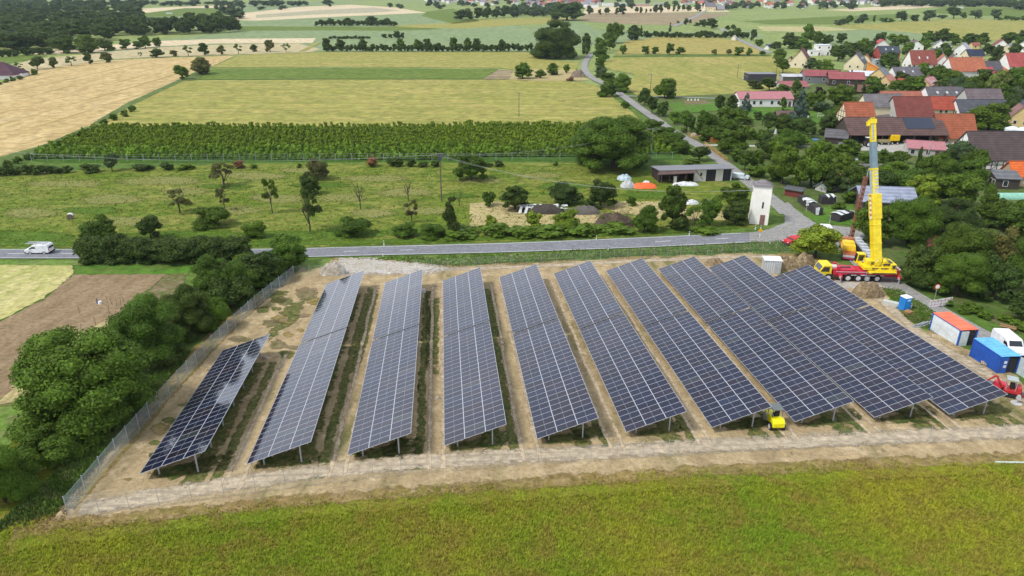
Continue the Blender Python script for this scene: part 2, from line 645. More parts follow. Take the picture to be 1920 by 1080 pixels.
tar = asphalt_mat('road_asphalt', (.19, .195, .21))
tar2 = asphalt_mat('lane_asphalt', (.26, .255, .24))
conc = asphalt_mat('concrete_yard', (.38, .365, .33))
gravel = field_mat('pale_gravel', (.50, .47, .42), (.42, .39, .34), (.36, .31, .23), .12, 2.5, bmp=.8)


def dirt_mat():
    m, n, b = newmat('site_dirt')
    v0 = pos(n)
    vr = pos(n, 0, (1.0, .16, 1))            # streaks run along the table rows
    c = mixc(n, ramp(n, noi(n, vr, .35, 5, .65), .38, .62), (.43, .33, .185), (.31, .235, .13))
    c = mixc(n, ramp(n, noi(n, v0, .5, 4, .6), .5, .7, 0, .8), c, (.53, .42, .255))
    g = ramp(n, noi(n, vr, .16, 4, .65, .5), .54, .66, 0, .85)
    c = mixc(n, g, c, (.13, .135, .045))
    g2 = ramp(n, noi(n, v0, 1.1, 3, .7), .60, .68, 0, .7)
    c = mixc(n, g2, c, (.12, .10, .05))
    f3 = ramp(n, noi(n, v0, 2.2, 5, .75), .3, .7, .7, 1.3)
    m3 = n.nodes.new('ShaderNodeMix'); m3.data_type = 'RGBA'; m3.blend_type = 'MULTIPLY'; m3.inputs[0].default_value = 1
    n.links.new(c, m3.inputs[6]); n.links.new(f3, m3.inputs[7])
    n.links.new(m3.outputs[2], b.inputs['Base Color'])
    b.inputs['Roughness'].default_value = 1; b.inputs['Specular IOR Level'].default_value = .05
    bump(n, b, noi(n, v0, 1.3, 6, .75), 1.0, .25)
    return m


DIRT = dirt_mat()
drygrass = field_mat('dry_brown_grass', (.22, .155, .055), (.17, .145, .04), (.29, .21, .10), .2, 1.6, bmp=1.0)
fringe = field_mat('dirt_fringe', (.36, .27, .145), (.22, .18, .07), (.42, .33, .19), .3, 1.8, bmp=1.0)
track = field_mat('compacted_track', (.41, .335, .235), (.33, .27, .185), (.46, .38, .265), .12, 1.4, R(-4), .6, .9, (.25, .21, .15), 4, bmp=.6, wob=2.5, lw=.4)
rut = field_mat('wheel_rut', (.46, .37, .25), (.40, .31, .2), None, .2, 1.5, bmp=.6)
weeds = field_mat('weed_patch', (.06, .10, .02), (.11, .12, .035), (.16, .13, .05), .3, 1.8, bmp=1)

# base sheet out to the horizon
sheet('ground', [(-3000, -60, 0), (3000, -60, 0), (4000, 6000, 0), (-4000, 6000, 0)], limeg, 0, world=True)
sheet('grassland', [(-400, -60, 0), (400, -60, 0), (400, 330, 0), (-400, 330, 0)], base_g, 1, world=True)
sheet('front_meadow', [(-80, -60, 0), (120, -60, 0), (120, 66, 0), (-80, 66, 0)], frontg, 2, world=True)
# far fields, back to front
sheet('field', [(-80, 18), (250, 18), (470, 6), (820, 0), (800, 10), (700, 12), (560, 16), (430, 34), (260, 50)], teal, 1)
sheet('field', [(245, 17), (330, 13), (440, 9), (438, 15), (345, 15), (335, 24), (255, 24)], pale, 2)
sheet('field', [(340, 16), (440, 15), (460, 28), (270, 32), (262, 26)], bright, 3)
sheet('field', [(445, 26), (560, 13), (660, 9), (740, 14), (800, 24), (620, 32), (480, 39), (440, 38)], pale, 4)
sheet('field', [(480, 28), (600, 19), (700, 14), (750, 20), (700, 24), (600, 27), (480, 34)], field_mat('grey_stubble', (.36, .33, .22), (.32, .33, .2), None, .01, .3), 5)
sheet('field', [(150, 100), (300, 75), (430, 62), (440, 41), (620, 32), (800, 25), (860, 36), (960, 44), (1040, 70), (1040, 97), (600, 97), (300, 100)], teal, 3)
sheet('field', [(440, 49), (560, 50), (800, 51), (830, 55), (730, 58), (590, 57), (445, 58)], bright, 4)
sheet('field', [(800, 22), (850, 16), (900, 40), (850, 45), (790, 30)], bright, 5)
sheet('field', [(560, 12), (700, 2), (860, 2), (900, 16), (850, 30), (740, 14), (660, 9)], limeg, 2)
sheet('field', [(715, 49), (850, 43), (870, 38), (960, 35), (1030, 33), (1100, 36), (1030, 43), (960, 48), (870, 54), (780, 52)], olive, 5)
sheet('field', [(960, 60), (1060, 40), (1130, 44), (1260, 50), (1400, 54), (1440, 72), (1300, 66), (1180, 78), (1000, 100)], teal, 2)
sheet('field', [(1090, 42), (1240, 48), (1300, 48), (1400, 56), (1400, 62), (1240, 60), (1120, 56)], limeg, 4)
sheet('field', [(1090, 30), (1120, 24), (1280, 24), (1372, 25), (1320, 40), (1270, 47), (1180, 46), (1090, 40)], brownf, 4)
sheet('field', [(1090, 27), (1100, 14), (1200, 11), (1350, 14), (1370, 22), (1280, 23), (1120, 27)], pale, 3)
sheet('field', [(1330, 42), (1380, 21), (1480, 18), (1560, 19), (1700, 12), (1960, 14), (1960, 62), (1600, 64), (1440, 60)], limeg, 3)
sheet('field', [(1390, 40), (1540, 32), (1690, 26), (1730, 30), (1640, 40), (1560, 46), (1440, 46)], bright, 4)
sheet('field', [(1545, 19), (1640, 13), (1700, 10), (1770, 12), (1700, 17), (1600, 21)], pale, 5)
sheet('field', [(1770, 14), (1960, 16), (1960, 36), (1850, 30), (1720, 24)], bright, 4)
sheet('field', [(1420, 50), (1540, 50), (1610, 56), (1500, 60), (1430, 58)], field_mat('sandy_strip', (.40, .38, .18), (.30, .32, .12), (.38, .28, .16), .02, .3), 5)
sheet('field', [(1560, 48), (1800, 36), (1960, 40), (1960, 75), (1820, 76), (1700, 60), (1600, 54)], olive2, 5)
sheet('field', [(1540, 62), (1640, 54), (1740, 56), (1820, 76), (1700, 90), (1560, 86)], teal, 4)
# middle fields
sheet('field', [(300, 77), (420, 73), (592, 72), (586, 81), (400, 82), (290, 88), (190, 97), (60, 105), (40, 98)], pale, 6, .3)
sheet('field', [(20, 125), (60, 112), (200, 98), (300, 89), (420, 84), (560, 82), (600, 92), (585, 98), (440, 103), (300, 107), (200, 112), (70, 132), (30, 140)], beige, 6, .3)
sheet('field', [(0, 108), (60, 102), (90, 105), (60, 112), (0, 122)], bright, 7)
sheet('field', [(-40, 175), (50, 136), (130, 122), (200, 114), (300, 109), (440, 105), (395, 126), (335, 152), (240, 195), (172, 235), (80, 274), (-60, 312)], gold, 6, .5)
sheet('field', [(395, 127), (450, 104), (600, 98), (985, 98), (1020, 112), (1085, 118), (1080, 132), (960, 131), (940, 128), (640, 126)], olive, 6, .4)
sheet('field', [(372, 150), (398, 129), (640, 128), (935, 130), (905, 149), (600, 149)], bright, 7, .3)
sheet('field', [(905, 149), (935, 131), (965, 133), (960, 149)], brownf, 7, .3)
sheet('field', [(955, 150), (965, 130), (1080, 132), (1104, 152), (1000, 152)], hay, 8, .5)
sheet('field', [(345, 152), (600, 150), (960, 150), (1060, 152), (1112, 158), (1145, 180), (1178, 205), (1212, 235), (1000, 236), (600, 238), (180, 238), (243, 200)], olive, 6, .4)
sheet('field_margin', [(395, 127), (372, 150), (345, 152), (243, 200), (180, 238), (100, 275), (-40, 325), (-40, 305), (80, 272), (172, 233), (240, 193), (335, 150), (388, 126)], field_mat('margin_grass', (.09, .14, .035), (.13, .17, .05), None, .05, .6), 8, .4)
sheet('field', [(1115, 125), (1160, 104), (1290, 105), (1450, 105), (1500, 128), (1520, 150), (1430, 172), (1380, 180), (1200, 183), (1172, 165), (1190, 140)], olive2, 6, .5)
sheet('field', [(1155, 102), (1172, 78), (1240, 69), (1330, 70), (1400, 79), (1440, 102)], ochre, 7, .4)
sheet('field_margin', [(1150, 105), (1290, 103), (1445, 103), (1445, 106), (1290, 107), (1150, 108)], base_g, 9, .2)
# vineyard, meadow
sheet('vineyard_ground', [(180, 238), (600, 238), (1000, 236), (1215, 234), (1262, 270), (1280, 300), (1100, 303), (600, 304), (100, 306), (40, 300), (100, 274)], vineg, 7, .5)
sheet('meadow', [(-60, 330), (170, 318), (420, 308), (700, 306), (1070, 306), (1240, 322), (1380, 345), (1400, 345), (1420, 400), (1420, 425), (1200, 443), (960, 452), (760, 458), (560, 463), (-60, 465)], meadow, 7, .8)
for q in ([(880, 382), (935, 378), (1000, 392), (1040, 402), (1120, 402), (1130, 418), (960, 428), (884, 424)], [(1150, 378), (1235, 378), (1290, 392), (1400, 400), (1400, 414), (1240, 410), (1160, 400), (1120, 385)]):
    sheet('dry_patch', q, hay, 9, .5)
tall = field_mat('pale_tall_grass', (.185, .19, .05), (.15, .175, .035), (.22, .21, .08), .25, 1.6, bmp=1)
lush = field_mat('lush_grass', (.07, .13, .012), (.10, .165, .02), None, .2, 1.4, bmp=1)
for i_, (x, y, a, b) in enumerate([(120, 345, 80, 8), (300, 340, 90, 9), (210, 375, 70, 10), (60, 400, 60, 10), (480, 330, 70, 8), (520, 372, 60, 10), (700, 335, 70, 8), (640, 372, 50, 9), (760, 362, 60, 9), (450, 395, 50, 8), (250, 415, 70, 9), (800, 395, 50, 8), (560, 320, 40, 6), (900, 340, 50, 6), (1010, 330, 50, 6), (350, 360, 50, 7), (700, 400, 50, 8)]):
    patch('tall_grass', [(x + a * math.cos(t * .785), y + b * math.sin(t * .785) * (1 + .3 * math.sin(t * 2 + i_))) for t in range(8)], tall, 9 + i_ % 3)
for i_, (x, y, a, b) in enumerate([(350, 440, 120, 9), (520, 445, 90, 12), (650, 440, 90, 12), (800, 436, 90, 10), (60, 445, 90, 14), (170, 395, 60, 8), (420, 350, 60, 6), (600, 348, 60, 6), (860, 368, 40, 6), (1060, 350, 60, 8), (1230, 366, 70, 7)]):
    patch('lush_grass', [(x + a * math.cos(t * .785), y + b * math.sin(t * .785) * (1 + .3 * math.sin(t * 2 + i_))) for t in range(8)], lush, 9 + i_ % 2 + .5)
soft_ribbon('lush_grass', [(-60, 458), (150, 458), (560, 457), (760, 452), (960, 446), (1200, 437), (1380, 425)], 2.6, lush, 12, scale=.6, amount=1.0)
# gardens and village ground
sheet('garden_ground', [(1180, 185), (1380, 176), (1600, 150), (2050, 100), (2300, 560), (1900, 600), (1700, 520), (1600, 425), (1500, 395), (1460, 370), (1385, 318), (1300, 268), (1215, 212)], garden, 7, .5)
sheet('lawn', [(1255, 196), (1320, 190), (1372, 200), (1378, 208), (1300, 212), (1262, 210)], lawn, 9, .4)
sheet('lawn', [(1400, 203), (1475, 202), (1560, 212), (1560, 236), (1480, 226), (1410, 225)], lawn, 9, .4)
sheet('lawn', [(1530, 395), (1600, 372), (1605, 420), (1540, 423), (1495, 402)], lawn, 9, .4)
sheet('lawn', [(1700, 318), (1880, 318), (1880, 352), (1780, 360), (1720, 345)], garden, 9, .4)
sheet('lawn', [(1640, 300), (1710, 310), (1700, 330), (1640, 320)], lawn, 9, .4)
sheet('farmyard', [(1590, 272), (1760, 268), (1790, 262), (1800, 285), (1690, 292), (1640, 282), (1590, 283)], conc, 9, .3)
sheet('farm_lane', [(1390, 148), (1400, 143), (1450, 152), (1520, 160), (1500, 168), (1420, 158)], conc, 9)
sheet('vegetable_bed', [(1280, 190), (1320, 188), (1335, 195), (1285, 198)], roughs, 10, .3)
# lower-left fields
sheet('field', [(-80, 497), (60, 497), (135, 498), (138, 514), (82, 560), (-80, 640)], mown, 8, .4)
sheet('field', [(136, 516), (222, 514), (312, 514), (262, 560), (222, 595), (100, 700), (20, 752), (-80, 790), (-80, 645), (82, 562)], soil, 7, .4)
sheet('grass_strip', [(138, 497), (370, 492), (352, 514), (140, 515)], lawn, 8, .4)
sheet('weedy_strip', [(312, 515), (352, 512), (330, 545), (262, 600), (235, 592), (262, 560)], roughs, 9, .5)
sheet('weedy_strip', [(120, 640), (205, 600), (260, 600), (240, 640), (130, 720), (20, 760), (-20, 770)], hay, 9, .6)
sheet('grass_strip', [(-80, 790), (20, 755), (70, 745), (70, 800), (-10, 850), (-80, 850)], verge, 9, .6)

# the building site
sheet('dry_grass_border', [(60, 1010), (90, 960), (150, 890), (250, 770), (400, 620), (520, 520), (560, 500), (610, 487), (720, 487), (860, 498), (1200, 482), (1500, 474), (1600, 500), (1680, 540), (1720, 600), (1960, 770), (1960, 868), (1700, 878), (1500, 890), (1300, 897), (1100, 912), (900, 925), (640, 948), (420, 972), (200, 1002)], drygrass, 8, 1.2)
sheet('site_dirt', [(100, 985), (132, 935), (222, 842), (380, 672), (500, 552), (560, 505), (605, 488), (720, 490), (860, 501), (1000, 495), (1200, 485), (1400, 475), (1490, 480), (1570, 500), (1640, 535), (1700, 600), (1740, 620), (1830, 665), (1960, 750), (1960, 858), (1700, 866), (1500, 876), (1300, 884), (1100, 898), (900, 913), (640, 933), (420, 954), (250, 970)], DIRT, 9, .9)
EDGE = [(20, 1010), (100, 993), (250, 978), (420, 960), (640, 939), (900, 919), (1100, 905), (1300, 890), (1500, 882), (1700, 871), (1960, 862)]
soft_ribbon('dry_grass_border', EDGE, 2.3, drygrass, 12, scale=.7, amount=1.2)
soft_ribbon('front_meadow_edge', [(x, y + 16) for x, y in EDGE], 1.6, frontg, 13, scale=.8, amount=1.2)
soft_ribbon('dry_grass_border', [(132, 955), (170, 915), (235, 838), (330, 730), (430, 622), (520, 540)], .9, drygrass, 10, scale=.9, amount=1.2)
soft_ribbon('fence_track', [(150, 958), (300, 930), (450, 905), (640, 880), (860, 862), (1100, 850), (1300, 838), (1500, 829), (1700, 820), (1960, 808)], 2.3, track, 11)
soft_ribbon('fence_track', [(600, 512), (720, 505), (860, 505), (1000, 500), (1200, 490), (1400, 482), (1480, 484)], 1.6, track, 11)
soft_ribbon('site_track', [(1600, 535), (1660, 570), (1730, 630), (1800, 672), (1880, 720), (1960, 775)], 1.8, track, 11)
_th = R(95.386)


def row_pt(q, s_):
    return Vector((math.sin(_th) * q + math.cos(_th) * s_, -math.cos(_th) * q + math.sin(_th) * s_, 0))


for i_, (q, s0, s2) in enumerate([(-28.4, 55, 81), (-19.2, 56, 104), (-10.2, 56.5, 104), (-1.1, 57, 104), (7.9, 57.5, 105), (16.8, 58, 106), (25.6, 58, 106), (34.4, 58, 106), (42.9, 58, 106), (51, 58, 100)]):
    n_ = 12
    for w_, off, mt, ly, am in ((1.7, 4.6, weeds, 10, 1.25), (.9, 6.6, weeds, 10, 1.5), (.40, 7.5 if i_ < 4 else 7.0, rut, 12, 1.0), (.40, 8.9 if i_ < 4 else 8.2, rut, 12, 1.0)):
        if i_ == 9 and mt is rut:
            continue
        P_ = []
        for k_ in range(n_ + 1):
            s_ = s0 - 2 + (s2 - s0 + (2 if mt is rut else 0)) * k_ / n_
            P_.append(proj(row_pt(q + off + .25 * noise.noise(Vector((s_ * .15, q, off))), s_) + Vector((0, 0, T(s_)))))
        soft_ribbon('wheel_rut' if mt is rut else 'weed_strip', P_, w_, mt, ly + (i_ % 2) * .3, scale=.75, amount=am)
patch('gravel_apron', [(640, 484), (700, 483), (728, 489), (800, 494), (860, 505), (800, 516), (640, 518), (600, 513), (602, 500), (625, 492)], gravel, 12)
sheet('gravel_apron', [(1530, 520), (1600, 530), (1640, 522), (1690, 530), (1700, 542), (1640, 545), (1560, 540)], gravel, 12, .4)
for q in ([(505, 640), (560, 600), (575, 560), (540, 570), (500, 615)], [(270, 890), (300, 880), (420, 850), (420, 872), (320, 902)], [(470, 862), (580, 838), (600, 850), (590, 872), (480, 884)], [(660, 850), (770, 822), (790, 835), (770, 862), (680, 866)],
          [(840, 835), (950, 808), (965, 822), (940, 842), (850, 848)], [(1020, 822), (1120, 798), (1135, 812), (1100, 830), (1030, 834)], [(1190, 812), (1290, 785), (1300, 800), (1270, 816), (1200, 820)], [(1350, 800), (1430, 780), (1460, 795), (1420, 808), (1360, 808)],
          [(1500, 795), (1600, 765), (1620, 780), (1590, 800), (1510, 802)], [(1650, 785), (1745, 760), (1765, 775), (1740, 792), (1660, 796)], [(1790, 782), (1885, 752), (1900, 770), (1870, 788), (1800, 790)],
          [(690, 540), (712, 540), (690, 640), (665, 720), (650, 700)], [(800, 560), (824, 560), (822, 700), (800, 700)], [(912, 545), (926, 545), (945, 640), (930, 640)], [(1012, 560), (1030, 560), (1060, 640), (1045, 640)]):
    patch('weed_patch', q, weeds, 10)
sheet('grass_verge', [(700, 483), (860, 480), (1200, 467), (1400, 458), (1480, 452), (1500, 470), (1400, 470), (1200, 478), (1000, 488), (860, 497), (760, 492)], verge, 10, .4)
sheet('grass_verge', [(580, 487), (625, 486), (612, 500), (585, 506), (560, 500)], verge, 10, .4)
sheet('grass_verge', [(-60, 489), (150, 489), (560, 487), (560, 497), (150, 498), (-60, 497)], verge, 9, .2)
sheet('grass_bank', [(1650, 538), (1690, 545), (1760, 588), (1745, 600), (1740, 625), (1700, 600)], verge, 12, .5)
sheet('grass_bank', [(1690, 520), (1720, 530), (1800, 575), (1960, 650), (1960, 560), (1800, 500)], garden, 8, .5)
for k_ in range(46):
    px_ = rng.uniform(150, 1900); 
    if k_ < 22:
        f_ = rng.uniform(0, 1); x_, y_ = 190 + 330 * f_ + rng.uniform(0, 60), 925 - 375 * f_
    elif k_ < 34:
        x_ = rng.uniform(200, 1900); y_ = 975 - (x_ - 150) * .062 + rng.uniform(-8, 8)
    else:
        x_ = rng.uniform(500, 600); y_ = rng.uniform(545, 690)
    a_ = rng.uniform(8, 26); b_ = a_ * rng.uniform(.3, .6)
    patch('weed_patch', [(x_ + a_ * math.cos(t * .785) * rng.uniform(.7, 1.3), y_ + b_ * math.sin(t * .785) * rng.uniform(.7, 1.3)) for t in range(8)], [weeds, drygrass, roughs][k_ % 3], 10.3 + .2 * (k_ % 4))
# roads
ribbon('road', [(-80, 476.5), (150, 476.5), (480, 476), (700, 471), (960, 465), (1200, 455.5), (1400, 446), (1500, 440)], 5.6, tar, 13)
sheet('junction', [(1405, 437.5), (1440, 431), (1470, 419), (1472, 405), (1455, 385), (1478, 380), (1500, 400), (1532, 421), (1592, 427), (1625, 440), (1600, 470), (1570, 470), (1540, 458), (1480, 454), (1405, 455)], tar2, 14, .15)
ribbon('lane', [(1478, 402), (1452, 378), (1415, 350), (1385, 328), (1362, 310), (1335, 290), (1308, 272), (1272, 252), (1240, 232), (1205, 208), (1172, 184), (1140, 162), (1112, 148), (1097, 132), (1098, 116), (1110, 100)], 3.7, tar2, 13)
ribbon('lane', [(1168, 181), (1200, 182), (1260, 183), (1345, 186)], 2.5, tar2, 12)
ribbon('farm_lane', [(1320, 272), (1400, 274), (1500, 274), (1590, 277)], 2.4, conc, 12, rag=.3)
ribbon('lane', [(1590, 440), (1598, 470), (1630, 505), (1700, 550), (1770, 592), (1850, 636), (1960, 690)], 4.0, tar2, 15)
ribbon('lane', [(1350, 53), (1376, 70), (1404, 83), (1442, 100)], 5, tar2, 12)
ribbon('lane', [(1262, 50), (1290, 38), (1325, 20)], 6, tar2, 12)
ribbon('lane', [(1860, 420), (1920, 418), (2000, 420)], 3.5, tar2, 12)
ribbon('field_track', [(565, 97), (580, 90), (598, 80)], 4, olive, 12)
wht = plain('road_paint', (.75, .75, .72), .8, .2, 2)
for off in (2.55, -2.55):
    ribbon('edge_line', [(-80, 476.5), (150, 476.5), (480, 476), (700, 471), (960, 465), (1200, 455.5), (1400, 446)], .13, wht, 15, off)
ribbon('centre_line', [(-80, 476.5), (150, 476.5), (480, 476), (700, 471), (960, 465), (1200, 455.5), (1400, 446)], .15, wht, 15, 0, dash=(3.5, 6.5))


# ================================================================== VEGETATION
def leaf_quads(P, Nrm, size, asp=1.0):
    """quads centred at P facing Nrm"""
    n = len(P)
    a = rng.normal(size=(n, 3)); u = np.cross(Nrm, a); u /= np.linalg.norm(u, axis=1, keepdims=True) + 1e-9
    v = np.cross(Nrm, u); v /= np.linalg.norm(v, axis=1, keepdims=True) + 1e-9
    s = (size * rng.uniform(.6, 1.3, n))[:, None]
    q = np.stack([P - u * s * .5, P + v * s * .42 * asp, P + u * s * .5, P - v * s * .42 * asp], axis=1)
    return q.reshape(-1, 3)


def blob(nu=8, nv=5):
    V = []; F = []
    for j in range(nv + 1):
        t = math.pi * j / nv
        for i in range(nu):
            p = 2 * math.pi * i / nu
            V.append((math.sin(t) * math.cos(p), math.sin(t) * math.sin(p), math.cos(t)))
    for j in range(nv):
        for i in range(nu):
            k = (i + 1) % nu
            F.append((j * nu + i, j * nu + k, (j + 1) * nu + k, (j + 1) * nu + i))
    return np.array(V), np.array(F)


BV, BF = blob()


def crown_arrays(kind, lod, seed):
    r = np.random.default_rng(seed)
    nl, size = {'A': (38000, .0215), 'B': (5200, .050), 'C': (620, .125), 'D': (170, .22)}[lod]
    lobes = []
    if kind in ('broad', 'round'):
        k = {'A': 34, 'B': 20, 'C': 12, 'D': 7}[lod]
        for i in range(k):
            t = r.uniform(0, 2 * math.pi); z = r.uniform(.12, .9)
            env = math.sqrt(max(0, 1 - ((z - .46) / .52) ** 2))
            rr = .33 * env * (math.sqrt(r.uniform(.25, 1)))
            lobes.append((rr * math.cos(t), rr * math.sin(t), z, r.uniform(.11, .19) if kind == 'broad' else r.uniform(.13, .17)))
        lobes.append((0, 0, .48, .30))
        lobes.append((0, 0, .72, .20))
    elif kind == 'dome':
        for i in range({'A': 60, 'B': 30, 'C': 16, 'D': 8}[lod]):
            t = r.uniform(0, 2 * math.pi); z = r.uniform(.06, .88); rr = .40 * math.sqrt(r.uniform(.35, 1)) * math.sqrt(max(.02, 1 - ((z - .3) / .66) ** 2))
            lobes.append((rr * math.cos(t), rr * math.sin(t), z, r.uniform(.08, .155)))
        lobes.append((0, 0, .42, .34))
    elif kind == 'bush':
        for i in range({'A': 22, 'B': 14, 'C': 9, 'D': 6}[lod]):
            t = r.uniform(0, 2 * math.pi); z = r.uniform(.1, .78); rr = .36 * math.sqrt(r.uniform(.1, 1)) * math.sqrt(max(.05, 1 - (z - .3) ** 2 * 2.2))
            lobes.append((rr * math.cos(t), rr * math.sin(t), z, r.uniform(.13, .23)))
        lobes.append((0, 0, .35, .32))
    elif kind == 'airy':
        nl = int(nl * .62)
        for i in range(13):
            t = r.uniform(0, 2 * math.pi); z = r.uniform(.3, .92); rr = .36 * math.sqrt(r.uniform(.2, 1)) * math.sqrt(max(.1, 1 - ((z - .5) / .55) ** 2))
            lobes.append((rr * math.cos(t), rr * math.sin(t), z, r.uniform(.08, .15)))
    elif kind == 'column':
        for i in range(16):
            z = r.uniform(.08, .93); t = r.uniform(0, 2 * math.pi); rr = .27 * math.sqrt(r.uniform(0, 1)) * (1 - .7 * max(0, z - .4))
            lobes.append((rr * math.cos(t), rr * math.sin(t), z, .17 * (1.15 - .75 * z)))
        lobes.append((0, 0, .4, .2))
    elif kind == 'conifer':
        for i in range(46):
            z = r.uniform(.06, .97); t = r.uniform(0, 2 * math.pi); rr = .40 * (1 - z) * r.uniform(.5, 1)
            lobes.append((rr * math.cos(t), rr * math.sin(t), z, .055 + .07 * (1 - z)))
        lobes.append((0, 0, .25, .2))
    elif kind == 'bare':
        return None
    L = np.array(lobes)
    w = L[:, 3] ** 2; w /= w.sum()
    idx = r.choice(len(L), nl, p=w)
    d = r.normal(size=(nl, 3)); d /= np.linalg.norm(d, axis=1, keepdims=True)
    d[:, 2] = np.where(d[:, 2] < -.2, -d[:, 2] * .6, d[:, 2])
    d /= np.linalg.norm(d, axis=1, keepdims=True)
    rad = L[idx, 3] * r.uniform(.72, 1.12, nl)
    P = L[idx, :3] + d * rad[:, None]
    Nn = d + r.normal(size=(nl, 3)) * .55
    Nn /= np.linalg.norm(Nn, axis=1, keepdims=True)
    if kind == 'airy':
        size *= .85
    V = leaf_quads(P, Nn, size)
    V[:, 2] = np.clip(V[:, 2], .015, 1.02)
    F = np.arange(len(V)).reshape(-1, 4)
    parts = [(V, F)]
    if kind != 'airy':
        for l in lobes:                                   # dark hearts so the crown is not see-through
            parts.append((BV * l[3] * .74 + np.array(l[:3]), BF))
    VV = []; FF = []; o = 0
    for v, f in parts:
        VV.append(v); FF.append(f + o); o += len(v)
    return np.vstack(VV), np.vstack(FF)


def trunk_mb(kind, seed, n=7):
    m = MB()
    rnd = random.Random(seed)
    if kind == 'bush':
        for i in range(5):
            t = rnd.uniform(0, 6.28)
            m.tube((0, 0, 0), (.16 * math.cos(t), .16 * math.sin(t), .4), .014, .006, 5)
        return m
    top = .45 if kind != 'bare' else .55
    r0 = .032
    m.tube((0, 0, -.02), (.01, 0, .16), r0, r0 * .8, n)
    m.tube((.01, 0, .16), (0, .01, top), r0 * .8, r0 * .55, n)
    if kind in ('conifer', 'column'):
        m.tube((0, .01, top), (0, 0, .97), r0 * .55, .004, n)
        return m
    for i in range(7 if kind != 'bare' else 12):
        t = rnd.uniform(0, 6.28) if kind != 'bare' else i * .9
        z = rnd.uniform(.18, top); e = (.30 * math.cos(t) * rnd.uniform(.5, 1), .30 * math.sin(t) * rnd.uniform(.5, 1), min(.95, z + rnd.uniform(.2, .45)))
        m.tube((0, .005, z), e, r0 * .42, r0 * .14, 5)
        for k in range(3):
            q = (e[0] + rnd.uniform(-.13, .13), e[1] + rnd.uniform(-.13, .13), min(1.0, e[2] + rnd.uniform(.0, .16)))
            f = rnd.uniform(.3, .9)
            m.tube([e[j] * f + (0, .005, z)[j] * (1 - f) for j in range(3)], q, r0 * .16, r0 * .05, 4)
    return m


CM = {}


def crown_mesh(kind, lod, seed):
    k = (kind, lod, seed)
    if k not in CM:
        V, F = crown_arrays(kind, lod, seed + 11 * len(kind))
        CM[k] = npmesh('crown', V, F, [FOL])
    return CM[k]


def trunk_mesh(kind, seed):
    k = ('t', kind, seed)
    if k not in CM:
        CM[k] = trunk_mb(kind, seed).mesh('trunk', [BARK])
    return CM[k]


def small_mesh(kind, lod, seed):
    """crown and trunk in one mesh, for trees a few pixels high"""
    k = ('s', kind, lod, seed)
    if k not in CM:
        V, F = crown_arrays(kind, lod, seed)
        m = MB(); m.tube((0, 0, -.02), (0, 0, .5), .035, .02, 4, caps=False)
        V2 = np.vstack([V, np.array(m.v)]); F2 = np.vstack([F, np.array(m.f) + len(V)])
        CM[k] = npmesh('crown', V2, F2, [FOL, BARK], [0] * len(F) + [1] * len(m.f))
    return CM[k]


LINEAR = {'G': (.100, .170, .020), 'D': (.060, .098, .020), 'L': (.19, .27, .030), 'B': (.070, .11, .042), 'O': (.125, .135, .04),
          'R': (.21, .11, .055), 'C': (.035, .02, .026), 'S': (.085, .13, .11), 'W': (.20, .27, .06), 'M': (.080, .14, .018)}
AUTO = []
KNAME = {'dome': 'tree', 'broad': 'tree', 'round': 'tree', 'airy': 'orchard_tree', 'bush': 'shrub', 'column': 'columnar_tree', 'conifer': 'conifer', 'bare': 'bare_tree'}
KCAT = {'dome': 'tree', 'broad': 'tree', 'round': 'tree', 'airy': 'tree', 'bush': 'shrub', 'column': 'tree', 'conifer': 'conifer', 'bare': 'tree'}
tcount = 0


def tree(x0, y0, x1, y1, kind='broad', c='G', label=None, group=None, lod=None):
    global tcount
    tcount += 1
    s = tcount % 3
    if kind == 'broad' and tcount % 2 and x1 - x0 > 36:
        kind = 'dome'
    wpx = x1 - x0; xc = (x0 + x1) / 2
    P = at(xc, y1)
    sinE = math.sin(math.atan2(CAM_Z - P.z, P.y))
    fr = {'dome': .36, 'bush': .38, 'broad': .26, 'round': .26}.get(kind, .15)
    P = at(xc, y1 - fr * wpx * sinE)
    wm = wpx * mpp(P) * (1.12 if kind in ('broad', 'round') else 1.04)
    h = height_to(P, y0 + wpx * .10 * sinE)
    rz = rng.uniform(0, 6.28)
    area = wpx * (y1 - y0)
    lod = lod or ('A' if area > 7500 else 'B' if area > 1300 else 'C' if area > 220 else 'D')
    k = rng.uniform(.85, 1.15)
    col = [a * k * b for a, b in zip(LINEAR[c], (rng.uniform(.92, 1.08), 1, rng.uniform(.9, 1.1)))]
    nm = KNAME[kind]
    if lod in ('C', 'D') and kind != 'bare' and area < 600:
        o = bpy.data.objects.new(nm, small_mesh(kind, lod, s)); COL.objects.link(o)
        o.location = P; o.rotation_euler = (0, 0, rz); o.scale = (wm, wm, h); o.color = (*col, 1)
    else:
        o = empty(nm, P, rz)
        tr_ = bpy.data.objects.new('trunk', trunk_mesh(kind, s)); COL.objects.link(tr_)
        tr_.parent = o; tr_.scale = (wm, wm, h)
        if kind != 'bare':
            cr_ = bpy.data.objects.new('crown', crown_mesh(kind, lod, s)); COL.objects.link(cr_)
            cr_.parent = o; cr_.scale = (wm, wm, h); cr_.color = (*col, 1)
    tag(o, label, KCAT[kind], group)
    if not label:
        AUTO.append((o, xc, y1, kind, c, wpx, y1 - y0))
    return o


